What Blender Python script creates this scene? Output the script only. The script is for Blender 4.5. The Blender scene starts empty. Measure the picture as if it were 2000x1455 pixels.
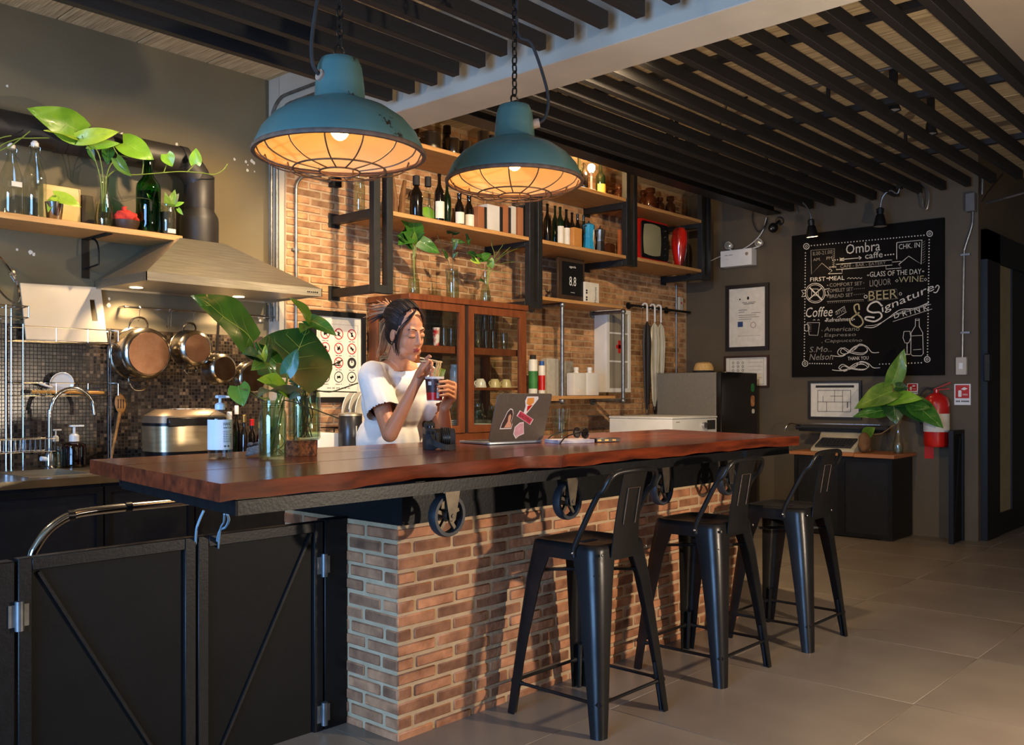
import bpy, bmesh, math, random
from mathutils import Vector, Matrix
R = random.Random(7)
scn = bpy.context.scene
COL = scn.collection
# ---------------------------------------------------------------- camera
TH = math.radians(42.3); FPX = 1800.0; HY = 769.0
EYE = Vector((0, 0, 1.30))
FW = Vector((math.cos(TH), math.sin(TH), 0)); RT = Vector((math.sin(TH), -math.cos(TH), 0))
cam = bpy.data.cameras.new('camera'); camo = bpy.data.objects.new('camera', cam); COL.objects.link(camo)
camo.location = EYE; camo.rotation_euler = (math.pi/2, 0, TH - math.pi/2)
cam.sensor_width = 36; cam.lens = 36*FPX/2000; cam.shift_y = (HY - 727.5)/2000; cam.clip_start = .05
scn.camera = camo
# ---------------------------------------------------------------- view, world, large lights
scn.view_settings.view_transform = 'Standard'; scn.view_settings.look = 'None'
scn.view_settings.gamma = 1; scn.view_settings.use_curve_mapping = False
scn.view_settings.exposure = 0.0
scn.cycles.transparent_max_bounces = 40
wld = bpy.data.worlds.new('world'); scn.world = wld; wld.use_nodes = True
wld.node_tree.nodes['Background'].inputs[0].default_value = (.30, .38, .52, 1)
wld.node_tree.nodes['Background'].inputs[1].default_value = .08
def lamp(name, kind, loc, energy, color, target=None, **kw):
    l = bpy.data.lights.new(name, kind); l.energy = energy; l.color = color
    for k, v in kw.items(): setattr(l, k, v)
    o = bpy.data.objects.new(name, l); COL.objects.link(o); o.location = loc
    if target is not None:
        o.rotation_euler = (Vector(target) - Vector(loc)).to_track_quat('-Z', 'Y').to_euler()
    return o
WARM = (1, .66, .33); WARM2 = (1, .72, .42); COOL = (.27, .53, 1)
# daylight from the glazed street side of the room (off to the left)
lamp('daylight_window', 'AREA', (-2.7, 1.15, 1.6), 390, COOL, (3.0, 2.0, 1.2), shape='RECTANGLE', size=2.6, size_y=2.4)
# low table lamp on the guests' side (its shadows of the stools fall on the brick front)
lamp('table_lamp_light', 'POINT', (3.29, -.13, 1.17), 215, (1, .82, .62), shadow_soft_size=.045)
# warm fill added behind the camera to lift the ambient light
lamp('ambient_fill_light', 'AREA', (2.0, -2.2, 2.7), 13, (1, .80, .56), (4.2, 3.5, 1.2), shape='RECTANGLE', size=3.0, size_y=1.2)
# unseen warm light added left of the frame, brightening kitchen ceiling and wall
lamp('kitchen_fill_light', 'POINT', (.55, 3.95, 2.35), 36, (1, .76, .46), shadow_soft_size=.06)
# spotlight between the slats, washing the back wall
lamp('slat_wash_light', 'SPOT', (3.62, 2.51, 2.93), 430, (1, .76, .48), (4.3, 4.6, 1.3), spot_size=math.radians(140), spot_blend=.7, shadow_soft_size=.04)
# ---------------------------------------------------------------- helpers
def W(px, py, ax, v):
    d = FW + RT*((px-1000)/FPX) + Vector((0, 0, (HY-py)/FPX)); i = 'xyz'.index(ax)
    return EYE + d*((v-EYE[i])/d[i])
def wx(px, Y): return W(px, HY, 'y', Y).x
def wz(px, py, Y): return W(px, py, 'y', Y).z
def lin(c):
    return tuple(((x/255)/12.92 if x/255 <= .04045 else ((x/255+.055)/1.055)**2.4) for x in c) + (1,)
MATS = {}
def pm(name, c1, c2=None, scale=8, rough=.5, metal=0, bump=0, bscale=None, stretch=None, coat=0, rand=0,
       emit=None, spec=.5, detail=4, contrast=1, sub=0, rvar=0, coat_rough=.1):
    """procedural principled material: two colours mixed by noise, optional bump, per-object variation"""
    if name in MATS: return MATS[name]
    m = bpy.data.materials.new(name); m.use_nodes = True; nt = m.node_tree; N = nt.nodes; L = nt.links
    b = N['Principled BSDF']; c1 = lin(c1); c2 = lin(c2) if c2 else tuple(x*.82 for x in c1[:3])+(1,)
    tc = N.new('ShaderNodeTexCoord'); mp = N.new('ShaderNodeMapping')
    L.new(tc.outputs['Object'], mp.inputs[0])
    if stretch: mp.inputs['Scale'].default_value = stretch
    nz = N.new('ShaderNodeTexNoise'); nz.inputs['Scale'].default_value = scale; nz.inputs['Detail'].default_value = detail
    L.new(mp.outputs[0], nz.inputs['Vector'])
    mr = N.new('ShaderNodeMapRange'); w = .25/contrast
    mr.inputs[1].default_value = .5-w; mr.inputs[2].default_value = .5+w
    L.new(nz.outputs[0], mr.inputs[0])
    mx = N.new('ShaderNodeMix'); mx.data_type = 'RGBA'
    mx.inputs[6].default_value = c1; mx.inputs[7].default_value = c2
    L.new(mr.outputs[0], mx.inputs[0]); out = mx.outputs[2]
    if rand:
        oi = N.new('ShaderNodeObjectInfo'); ge = N.new('ShaderNodeNewGeometry')
        ad = N.new('ShaderNodeMath'); ad.operation = 'ADD'; fr = N.new('ShaderNodeMath'); fr.operation = 'FRACT'
        L.new(oi.outputs['Random'], ad.inputs[0]); L.new(ge.outputs['Random Per Island'], ad.inputs[1]); L.new(ad.outputs[0], fr.inputs[0])
        hs = N.new('ShaderNodeHueSaturation'); m2 = N.new('ShaderNodeMapRange')
        m2.inputs[3].default_value = 1-rand; m2.inputs[4].default_value = 1+rand
        L.new(fr.outputs[0], m2.inputs[0]); L.new(m2.outputs[0], hs.inputs['Value']); L.new(out, hs.inputs['Color']); out = hs.outputs[0]
    L.new(out, b.inputs['Base Color'])
    b.inputs['Roughness'].default_value = rough; b.inputs['Metallic'].default_value = metal
    b.inputs['Specular IOR Level'].default_value = spec
    if rvar:
        m3 = N.new('ShaderNodeMapRange'); m3.inputs[3].default_value = rough-rvar; m3.inputs[4].default_value = rough+rvar
        L.new(nz.outputs[0], m3.inputs[0]); L.new(m3.outputs[0], b.inputs['Roughness'])
    if coat: b.inputs['Coat Weight'].default_value = coat; b.inputs['Coat Roughness'].default_value = coat_rough
    if sub: b.inputs['Subsurface Weight'].default_value = sub; b.inputs['Subsurface Radius'].default_value = (.012, .006, .003); b.inputs['Subsurface Scale'].default_value = 1
    if emit: b.inputs['Emission Color'].default_value = lin(emit[0]); b.inputs['Emission Strength'].default_value = emit[1]
    if bump:
        nb = N.new('ShaderNodeTexNoise'); nb.inputs['Scale'].default_value = bscale or scale*4; nb.inputs['Detail'].default_value = 5
        L.new(mp.outputs[0], nb.inputs['Vector'])
        bp = N.new('ShaderNodeBump'); bp.inputs['Strength'].default_value = bump; bp.inputs['Distance'].default_value = .01
        L.new(nb.outputs[0], bp.inputs['Height']); L.new(bp.outputs[0], b.inputs['Normal'])
    MATS[name] = m; return m
def glass(name, tint=(255, 255, 255), fac_min=.06, rough=.02):
    """thin container glass: clear, tinted where it is coloured, with fresnel reflections"""
    if name in MATS: return MATS[name]
    m = bpy.data.materials.new(name); m.use_nodes = True; nt = m.node_tree; N = nt.nodes; L = nt.links
    N.remove(N['Principled BSDF']); out = N['Material Output']
    tr = N.new('ShaderNodeBsdfTransparent'); nz = N.new('ShaderNodeTexNoise'); nz.inputs['Scale'].default_value = 30
    mx = N.new('ShaderNodeMix'); mx.data_type = 'RGBA'; c = lin(tint)
    mx.inputs[6].default_value = c; mx.inputs[7].default_value = tuple(x*.94 for x in c[:3])+(1,)
    L.new(nz.outputs[0], mx.inputs[0]); L.new(mx.outputs[2], tr.inputs[0])
    gl = N.new('ShaderNodeBsdfGlossy'); gl.inputs['Roughness'].default_value = rough
    fr = N.new('ShaderNodeLayerWeight'); fr.inputs['Blend'].default_value = .5
    pw = N.new('ShaderNodeMath'); pw.operation = 'POWER'; pw.inputs[1].default_value = 3.0; L.new(fr.outputs['Facing'], pw.inputs[0])
    ms = N.new('ShaderNodeMixShader'); mr = N.new('ShaderNodeMapRange'); mr.inputs[3].default_value = fac_min; mr.inputs[4].default_value = .62
    L.new(pw.outputs[0], mr.inputs[0]); L.new(mr.outputs[0], ms.inputs[0]); L.new(tr.outputs[0], ms.inputs[1]); L.new(gl.outputs[0], ms.inputs[2])
    L.new(ms.outputs[0], out.inputs[0]); MATS[name] = m; return m
Z = Vector((0, 0, 1))
TXT = {}
def text_data(s):
    if s not in TXT:
        cu = bpy.data.curves.new('t', 'FONT'); cu.body = s; cu.resolution_u = 2
        ob = bpy.data.objects.new('t', cu); me = bpy.data.meshes.new_from_object(ob)
        vs = [v.co.copy() for v in me.vertices]; fs = [tuple(p.vertices) for p in me.polygons]
        bpy.data.objects.remove(ob); bpy.data.curves.remove(cu); bpy.data.meshes.remove(me)
        if vs:
            x0 = min(v.x for v in vs); x1 = max(v.x for v in vs); y0 = min(v.y for v in vs); y1 = max(v.y for v in vs)
        else: x0 = x1 = y0 = y1 = 0
        TXT[s] = (vs, fs, x0, x1, y0, y1)
    return TXT[s]
MW = {}
class MB:
    def __init__(s): s.v = []; s.f = []; s.mi = []; s.cur = 0
    def m(s, i): s.cur = i; return s
    def add(s, vs, fs):
        b = len(s.v); s.v += [Vector(x) for x in vs]; s.f += [tuple(i+b for i in f) for f in fs]; s.mi += [s.cur]*len(fs); return s
    def box(s, x0, x1, y0, y1, z0, z1):
        return s.add([(x, y, z) for z in (z0, z1) for y in (y0, y1) for x in (x0, x1)],
                     [(0, 2, 3, 1), (4, 5, 7, 6), (0, 1, 5, 4), (2, 6, 7, 3), (0, 4, 6, 2), (1, 3, 7, 5)])
    def obox(s, M, sx, sy, sz):
        n = len(s.v); s.box(-sx/2, sx/2, -sy/2, sy/2, -sz/2, sz/2)
        for i in range(n, len(s.v)): s.v[i] = M @ s.v[i]
        return s
    def xf(s, M, start=0):
        for i in range(start, len(s.v)): s.v[i] = M @ s.v[i]
        return s
    def bar(s, p0, p1, w, h, up=Z):
        p0 = Vector(p0); p1 = Vector(p1); d = (p1-p0).normalized(); a = d.cross(Vector(up))
        if a.length < 1e-4: a = d.cross(Vector((1, 0, 0)))
        a.normalize(); b = a.cross(d).normalized(); vs = []
        for p in (p0, p1):
            for i, j in ((-1, -1), (1, -1), (1, 1), (-1, 1)): vs.append(p + a*(i*w/2) + b*(j*h/2))
        return s.add(vs, [(3, 2, 1, 0), (4, 5, 6, 7), (0, 1, 5, 4), (1, 2, 6, 5), (2, 3, 7, 6), (3, 0, 4, 7)])
    def tube(s, pts, r, n=8, caps=True, closed=False):
        pts = [Vector(p) for p in pts]; k = len(pts); rs = r if isinstance(r, (list, tuple)) else [r]*k
        T = []
        for i in range(k):
            a = pts[(i-1) % k] if (closed or i > 0) else pts[i]; b = pts[(i+1) % k] if (closed or i < k-1) else pts[i]
            t = (b-a); T.append(t.normalized() if t.length > 1e-9 else Vector((0, 0, 1)))
        ref = Vector((0, 0, 1)) if abs(T[0].z) < .9 else Vector((1, 0, 0))
        u = T[0].cross(ref).normalized(); vs = []
        for i in range(k):
            u = (u - T[i]*u.dot(T[i]))
            if u.length < 1e-6: u = T[i].orthogonal()
            u.normalize(); w = T[i].cross(u)
            for j in range(n):
                a = 2*math.pi*j/n; vs.append(pts[i] + (u*math.cos(a) + w*math.sin(a))*rs[i])
        fs = []
        for i in range(k if closed else k-1):
            for j in range(n):
                a = i*n+j; b = i*n+(j+1) % n; c = ((i+1) % k)*n+(j+1) % n; d = ((i+1) % k)*n+j; fs.append((a, b, c, d))
        if caps and not closed: fs += [tuple(range(n))[::-1], tuple(range((k-1)*n, k*n))]
        return s.add(vs, fs)
    def lathe(s, prof, c=(0, 0, 0), n=20, M=None, a0=0, a1=2*math.pi, caps=False):
        """prof: (r, z) pairs, spun about z"""
        c = Vector(c); vs = []; fs = []; k = len(prof); full = abs(a1-a0-2*math.pi) < 1e-6; nn = n if full else n+1
        for r, z in prof:
            for j in range(nn):
                a = a0+(a1-a0)*j/n; p = Vector((r*math.cos(a), r*math.sin(a), z)); vs.append((M @ p if M else p) + c)
        for i in range(k-1):
            for j in range(n):
                a = i*nn+j; b = i*nn+(j+1) % nn; fs.append((a, b, b+nn, a+nn))
        if full and caps:
            if prof[0][0] > 1e-5: fs.append(tuple(range(nn))[::-1])
            if prof[-1][0] > 1e-5: fs.append(tuple(range((k-1)*nn, k*nn)))
        return s.add(vs, fs)
    def ell(s, c, rx, ry, rz, n=14, k=9, M=None):
        n0 = len(s.v); c = Vector(c)
        prof = [(math.sin(math.pi*i/k), -math.cos(math.pi*i/k)) for i in range(k+1)]
        s.lathe([(max(r, 1e-4), z) for r, z in prof], n=n)
        for i in range(n0, len(s.v)):
            p = Vector((s.v[i].x*rx, s.v[i].y*ry, s.v[i].z*rz)); s.v[i] = (M @ p if M else p) + c
        return s
    def cap(s, p0, p1, r0, r1, n=14, k=4):
        """tapered capsule"""
        p0 = Vector(p0); p1 = Vector(p1); d = (p1-p0).normalized(); pts = []; rs = []
        for i in range(k): a = math.pi/2*(1-i/k); pts.append(p0-d*r0*math.sin(a)); rs.append(max(r0*math.cos(a), 1e-4))
        pts.append(p0); rs.append(r0); pts.append(p1); rs.append(r1)
        for i in range(1, k+1): a = math.pi/2*i/k; pts.append(p1+d*r1*math.sin(a)); rs.append(max(r1*math.cos(a), 1e-4))
        return s.tube(pts, rs, n)
    def prism(s, poly, O, U, V, Nn, t):
        """2-D polygon in the frame (O,U,V), extruded by t along Nn"""
        O = Vector(O); U = Vector(U); V = Vector(V); Nn = Vector(Nn); k = len(poly)
        vs = [O+U*x+V*y for x, y in poly] + [O+U*x+V*y+Nn*t for x, y in poly]
        fs = [tuple(range(k))[::-1], tuple(range(k, 2*k))] + [(i, (i+1) % k, (i+1) % k+k, i+k) for i in range(k)]
        return s.add(vs, fs)
    def quad(s, a, b, c, d): return s.add([a, b, c, d], [(0, 1, 2, 3)])
    def ribbon(s, pts, w, nrm, closed=False):
        """flat stroke of width w lying on a plane with normal nrm"""
        pts = [Vector(p) for p in pts]; nrm = Vector(nrm); k = len(pts); vs = []
        for i in range(k):
            a = pts[(i-1) % k] if (closed or i > 0) else pts[i]; b = pts[(i+1) % k] if (closed or i < k-1) else pts[i]
            d = (b-a); d = d.normalized() if d.length > 1e-9 else Vector((0, 0, 1)); sd = d.cross(nrm).normalized()*w/2
            vs += [pts[i]-sd, pts[i]+sd]
        fs = [(2*i, 2*i+1, (2*i+3) % (2*k), (2*i+2) % (2*k)) for i in range(k if closed else k-1)]
        return s.add(vs, fs)
    def text(s, st, O, U, V, w=None, h=None, align='c', shear=0, sy=None):
        """flat lettering scaled to width w (and height h) in the frame (O,U,V)"""
        vs, fs, x0, x1, y0, y1 = text_data(st)
        if not vs: return s
        O = Vector(O); U = Vector(U); V = Vector(V)
        kx = w/(x1-x0) if w else h/(y1-y0); ky = h/(y1-y0) if h else kx
        if not w: kx = ky
        ox = {'c': (x0+x1)/2, 'l': x0, 'r': x1}[align]
        return s.add([O + U*((p.x-ox)*kx + shear*(p.y-y0)*ky) + V*((p.y-y0)*ky) for p in vs], fs)
    def build(s, name, mats, par=None, smooth=38, bev=0, seg=1, at=None, kind=None, label=None):
        me = bpy.data.meshes.new(name); o = bpy.data.objects.new(name, me); COL.objects.link(o)
        if par is not None:
            Mw = MW[par.name]; inv = Mw.inverted(); vs = [inv @ p for p in s.v]; o.parent = par; MW[o.name] = Mw
        else:
            if at is None:
                xs = [p.x for p in s.v]; ys = [p.y for p in s.v]; zs = [p.z for p in s.v]
                at = Vector(((min(xs)+max(xs))/2, (min(ys)+max(ys))/2, min(zs)))
            at = Vector(at); vs = [p-at for p in s.v]; o.location = at; MW[o.name] = Matrix.Translation(at)
        me.from_pydata(vs, [], s.f)
        ml = mats if isinstance(mats, (list, tuple)) else [mats]
        for x in ml: me.materials.append(x)
        if len(ml) > 1: me.polygons.foreach_set('material_index', s.mi)
        if bev:
            bm = bmesh.new(); bm.from_mesh(me); bmesh.ops.remove_doubles(bm, verts=bm.verts, dist=1e-5)
            es = [e for e in bm.edges if len(e.link_faces) == 2 and e.calc_face_angle(0) > .6]
            bmesh.ops.bevel(bm, geom=es, offset=bev, segments=seg, affect='EDGES', profile=.6); bm.to_mesh(me); bm.free()
        if smooth:
            me.polygons.foreach_set('use_smooth', [True]*len(me.polygons)); me.set_sharp_from_angle(angle=math.radians(smooth))
        me.update()
        if kind: o['kind'] = kind
        if label: o['label'] = label
        return o
def thing(name, label, cat, loc, rz=0, group=None, kind=None):
    o = bpy.data.objects.new(name, None); COL.objects.link(o); o.location = loc; o.rotation_euler = (0, 0, rz); o.empty_display_size = .1
    MW[o.name] = Matrix.Translation(Vector(loc)) @ Matrix.Rotation(rz, 4, 'Z')
    return tag(o, label, cat, group, kind)
def tag(o, label=None, cat=None, group=None, kind=None):
    if label: o['label'] = label
    if cat: o['category'] = cat
    if group: o['group'] = group
    if kind: o['kind'] = kind
    return o
def struct(o): o['kind'] = 'structure'; return o
def copy_obj(o, par=None, loc=None):
    c = o.copy(); COL.objects.link(c); c.parent = par
    if loc is not None: c.location = loc
    return c
def copy_tree(root, loc, rz=0, label=None, group=None):
    kids = {}
    for ob in bpy.data.objects:
        if ob.parent: kids.setdefault(ob.parent.name, []).append(ob)
    def rec(o, par):
        c = o.copy(); COL.objects.link(c); c.parent = par
        for k in kids.get(o.name, []): rec(k, c)
        return c
    r = rec(root, None); r.location = loc; r.rotation_euler = (0, 0, rz); MW[r.name] = Matrix.Translation(Vector(loc)) @ Matrix.Rotation(rz, 4, 'Z')
    if label: r['label'] = label
    if group: r['group'] = group
    return r
def arc(c, r, a0, a1, n, U=Vector((1, 0, 0)), V=Vector((0, 0, 1))):
    return [Vector(c) + U*(r*math.cos(a0+(a1-a0)*i/n)) + V*(r*math.sin(a0+(a1-a0)*i/n)) for i in range(n+1)]
def spline(pts, n=6):
    """Catmull-Rom through the points"""
    P = [Vector(p) for p in pts]; out = []
    for i in range(len(P)-1):
        p0 = P[max(i-1, 0)]; p1 = P[i]; p2 = P[i+1]; p3 = P[min(i+2, len(P)-1)]
        for j in range(n):
            t = j/n; out.append(.5*((2*p1)+(p2-p0)*t+(2*p0-5*p1+4*p2-p3)*t*t+(3*p1-p0-3*p2+p3)*t**3))
    out.append(P[-1]); return out
# ================================================================ materials shared by many things
BLACK = pm('black_steel', (21, 21, 22), (13, 13, 14), 25, .42, .0, bump=.08, spec=.3)
BLACKM = pm('black_metal_gloss', (34, 33, 33), (20, 20, 21), 12, .3, .55, rvar=.08)
CHROME = pm('chrome', (205, 205, 205), (170, 170, 172), 10, .14, 1)
STEEL = pm('brushed_steel', (190, 180, 160), (150, 142, 126), 6, .4, .92, stretch=(1, 30, 30), bump=.03)
GALV = pm('galvanised_pipe', (150, 150, 148), (105, 106, 106), 20, .4, .85)
WHITE = pm('white_plastic', (225, 222, 215), (208, 205, 198), 6, .4)
CREAM = pm('cream_paint', (188, 178, 160), (170, 160, 143), 3, .8, bump=.05, bscale=60)
PINE = pm('pine_board', (205, 160, 100), (170, 122, 68), 4, .5, stretch=(1.2, 14, 14), bump=.04)
GLASS = glass('clear_glass', (250, 252, 250), .05)
GLASSD = glass('thick_glass', (245, 248, 241), .09)
WATER = glass('water', (244, 250, 240), .02)
GREENG = glass('green_glass', (96, 176, 92), .06)
BROWNG = glass('brown_glass', (176, 112, 52), .06)
DARKG = pm('dark_bottle_glass', (22, 16, 12), (10, 8, 7), 10, .08, 0, coat=.6)
DGREENG = pm('dark_green_bottle', (20, 38, 18), (9, 20, 10), 10, .08, 0, coat=.6)
PAPER = pm('paper_label', (222, 214, 196), (205, 196, 178), 20, .8)
RED = pm('red_enamel', (196, 28, 22), (160, 18, 16), 8, .3, coat=.3)
INK = pm('ink', (28, 25, 24), (40, 36, 34), 30, .8)
REDINK = pm('red_ink', (190, 30, 34), (170, 24, 28), 30, .7)
RUBBER = pm('rubber', (24, 23, 23), (34, 32, 31), 30, .75)
BRASS = pm('brass', (190, 150, 80), (150, 110, 55), 20, .35, .9)
CERAM = pm('white_ceramic', (228, 224, 214), (214, 208, 196), 5, .2, coat=.4)
# ================================================================ the room
CEIL = 3.264; YK = 5.02; YW = 4.89; XC = 7.95; XR = 3.25
# floor of large square tiles
FL = pm('floor_tile', (130, 116, 100), (110, 97, 84), 1.7, .36, bump=.04, bscale=40, rand=.05, rvar=.1, contrast=1.3)
GROUT = pm('grout', (92, 79, 66), (78, 67, 56), 30, .9)
fl = struct(MB().box(-3.2, 11, -4.2, 5.2, -.12, -.004).build('floor', GROUT, at=(0, 0, -.12)))
P = .82; t0 = MB().box(.001, P-.001, .001, P-.001, -.0045, 0).build('tile', FL, fl, bev=.0015)
first = True
for i in range(-9, 8):
    for j in range(-7, 5):
        x = 4.44+i*P; y = 1.23+j*P
        if x < -3.2 or x > 10.2: continue
        o = t0 if first else copy_obj(t0, fl)
        o.location = (x, y, .12); first = False
# ceiling of precast planks with board marks
CONC = pm('board_marked_concrete', (206, 184, 144), (156, 136, 104), 3, .9, stretch=(14, 1, 1), bump=.5, bscale=5, contrast=1.4)
CONCD = pm('concrete_joint', (70, 60, 46), None, 8, .95)
ce = struct(MB().box(-3.2, 10.5, -4.2, 5.2, CEIL+.012, CEIL+.2).build('ceiling', CONCD))
pl = MB().box(.004, .426, -4.15, 5.19, CEIL, CEIL+.02).build('plank', CONC, ce, bev=.003)
for i in range(-14, 17):
    o = pl if i == -14 else copy_obj(pl, ce); o.location.x = pl.location.x*0 + (2.40+.43*i) - (0 if i else 0)
    o.location = (Vector((2.40+.43*i, 0, 0)))
# left (kitchen) wall, mosaic splash-back
GREYW = pm('grey_wall_paint', (114, 102, 76), (99, 89, 66), 2.2, .75, bump=.06, bscale=90)
wl = struct(MB().box(-3.2, XR, YK, YK+.18, 0, CEIL+.01).build('wall_left', GREYW))
def mosaic():
    m = bpy.data.materials.new('mosaic_tiles'); m.use_nodes = True; nt = m.node_tree; N = nt.nodes; L = nt.links; b = N['Principled BSDF']
    tc = N.new('ShaderNodeTexCoord'); sp = N.new('ShaderNodeSeparateXYZ'); cb = N.new('ShaderNodeCombineXYZ')
    L.new(tc.outputs['Object'], sp.inputs[0]); L.new(sp.outputs['X'], cb.inputs['X']); L.new(sp.outputs['Z'], cb.inputs['Y'])
    br = N.new('ShaderNodeTexBrick'); br.offset = 0; br.inputs['Scale'].default_value = 1; br.inputs['Mortar Size'].default_value = .0016
    br.inputs['Brick Width'].default_value = .019; br.inputs['Row Height'].default_value = .019
    br.inputs['Color1'].default_value = (0, 0, 0, 1); br.inputs['Color2'].default_value = (1, 1, 1, 1); br.inputs['Mortar'].default_value = (.4, .4, .4, 1)
    L.new(cb.outputs[0], br.inputs['Vector'])
    cr = N.new('ShaderNodeValToRGB'); e = cr.color_ramp.elements
    e[0].color = lin((24, 19, 15)); e[1].color = lin((104, 86, 66)); e.new(.45).color = lin((46, 37, 29)); e.new(.8).color = lin((66, 54, 42))
    L.new(br.outputs['Color'], cr.inputs[0]); L.new(cr.outputs[0], b.inputs['Base Color'])
    mr = N.new('ShaderNodeMapRange'); mr.inputs[3].default_value = .22; mr.inputs[4].default_value = .8
    L.new(br.outputs['Fac'], mr.inputs[0]); L.new(mr.outputs[0], b.inputs['Roughness'])
    iv = N.new('ShaderNodeMath'); iv.operation = 'SUBTRACT'; iv.inputs[0].default_value = 1; L.new(br.outputs['Fac'], iv.inputs[1])
    bp = N.new('ShaderNodeBump'); bp.inputs['Strength'].default_value = .7; bp.inputs['Distance'].default_value = .003
    L.new(iv.outputs[0], bp.inputs['Height']); L.new(bp.outputs[0], b.inputs['Normal']); return m
MB().box(-3.1, 3.20, YK-.012, YK, .0, 1.655).build('mosaic_panel', mosaic(), wl, label='dark brown mosaic tile splash-back')
CHIP = pm('chipped_plaster', (225, 220, 205), (200, 195, 180), 30, .9)
cm = MB()
for (px, py) in [(14, 168), (238, 263), (243, 270), (345, 282), (458, 311), (480, 316), (484, 322), (492, 315), (496, 318), (483, 333), (497, 335), (60, 492), (66, 497), (33, 488), (213, 584), (212, 596), (505, 620), (516, 618), (508, 626)]:
    c = W(px, py, 'y', YK); r = R.uniform(.006, .014); k = 6
    cm.prism([(r*R.uniform(.6, 1)*math.cos(6.28*i/k), r*R.uniform(.6, 1.3)*math.sin(6.28*i/k)) for i in range(k)], c+Vector((0, -.0015, 0)), (1, 0, 0), Z, (0, 1, 0), .002)
cm.build('chipped_paint', CHIP, wl, smooth=0)
# back wall, white-painted behind a veneer of thin bricks
wb = struct(MB().box(XR, 8.13, YW+.014, YK+.18, 0, CEIL+.01).build('wall_back', CREAM))
MORT = pm('lime_mortar', (190, 162, 126), (166, 138, 104), 14, .95, bump=.3, bscale=60)
BRK = pm('old_brick', (188, 144, 100), (138, 94, 60), 13, .9, bump=.4, bscale=45, rand=.36, contrast=1.5)
MB().box(XR+.035, XC, YW-.001, YW+.0142, 0, CEIL).build('mortar_bed', MORT, wb)
BL, BH, BPX, BPZ = .175, .0375, .189, .0495
def brick_mesh(l=BL, h=BH, d=.012):
    m = MB().box(0, l, -d, 0, 0, h); return m
def brick_positions(x0, x1, z0, z1):
    out = []; k = 0; z = z0
    while z+BH <= z1+.012:
        x = x0 - (BPX/2 if k % 2 else 0) - R.uniform(0, .02)
        while x < x1-.02:
            a = max(x, x0); b = min(x+BL, x1)
            if b-a > .03: out.append((a, b, z+R.uniform(-.002, .002)))
            x += BPX
        z += BPZ; k += 1
    return out
def lay_bricks(par, pos, mk, limit=300, name='brick', key=None, mat=BRK):
    """mk(a,b,z) -> MB in world space; whole bricks share one mesh"""
    pos = sorted(pos, key=key) if key else pos
    base = None; stuff = MB()
    for i, (a, b, z) in enumerate(pos):
        if i < limit:
            if abs((b-a)-BL) < 1e-4 and base is not None:
                o = copy_obj(base[0], par); o.location = Vector(base[0].location) + (mk(a, b, z).v[0]-base[1]); continue
            m = mk(a, b, z); o = m.build(name, mat, par, bev=.0035)
            if abs((b-a)-BL) < 1e-4: base = (o, m.v[0].copy())
        else:
            m = mk(a, b, z); stuff.add(m.v, m.f)
    if stuff.v: stuff.build(name+'work', mat, par, smooth=0, kind='stuff')
def hidden(a, b, z):   # behind the glass cabinet or the worktop
    return z < .86
def bkey(p):
    a, b, z = p; x = (a+b)/2; dep = .7396*x+.673*YW; ok = z > 1.0 and not (3.9 < x < 5.0 and z < 1.95)
    return (0 if ok else 1, dep)
lay_bricks(wb, brick_positions(XR+.04, XC-.02, .62, CEIL-.02), lambda a, b, z: MB().box(a, b, YW-.006, YW+.0045, z, z+BH), key=bkey)
# right wall (dark grey) and the return with the black door
DGREY = pm('dark_grey_wall', (90, 77, 58), (75, 64, 49), 2.5, .8, bump=.08, bscale=80)
struct(MB().box(XC, XC+.18, 2.2, YW+.014, 0, CEIL+.01).build('wall_right', DGREY))
struct(MB().box(XC+.18, 10.6, 2.2, 2.38, 0, CEIL+.01).build('wall_corridor', DGREY))
struct(MB().box(10.6, 10.7, -4.2, 2.38, 0, CEIL+.01).build('wall_end', DGREY))
struct(MB().box(-3.2, 10.7, -4.35, -4.2, 0, CEIL+.01).build('wall_front', CREAM))
dx0, dx1 = 8.02, 9.5
dr = thing('door_1', 'black framed corridor door with a tall frosted glass strip', 'door', ((dx0+dx1)/2, 2.19, 0), kind='structure'); 
MB().box(dx0, dx0+.36, 2.15, 2.2, 0, 2.62).box(dx0, dx1+.3, 2.15, 2.2, 2.38, 2.62).build('door_frame', BLACK, dr)
a = wx(1946, 2.165); b = wx(1976, 2.165)
lf = MB().box(dx0+.36, a, 2.16, 2.199, .02, 2.38).box(b, dx1+.3, 2.16, 2.199, .02, 2.38).box(a, b, 2.16, 2.199, .02, wz(1950, 1003, 2.165)).box(a, b, 2.16, 2.199, wz(1950, 468, 2.165), 2.38).build('door_leaf', BLACK, dr)
MB().box(a, b, 2.175, 2.185, wz(1950, 1003, 2.165), wz(1950, 468, 2.165)).build('pane', pm('frosted_glass', (150, 136, 104), (132, 120, 92), 5, .5), dr)  # dim yellowish backlight is put into the pane's pale colour
p = W(1925, 718, 'y', 2.15); MB().box(p.x-.02, p.x+.02, 2.11, 2.16, p.z-.11, p.z+.11).build('door_handle', BLACKM, lf, bev=.006)
# big painted beam, plaster ceiling at the right
struct(MB().box(XR, XR+.28, -4.2, YW+.02, 2.814, CEIL+.005).build('beam', CREAM, bev=.004))
struct(MB().box(XR+.28, 10.6, -4.2, 1.2, 2.95, CEIL).build('ceiling_plaster', pm('dull_plaster', (146, 132, 114), (134, 120, 103), 3, .85)))
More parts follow.
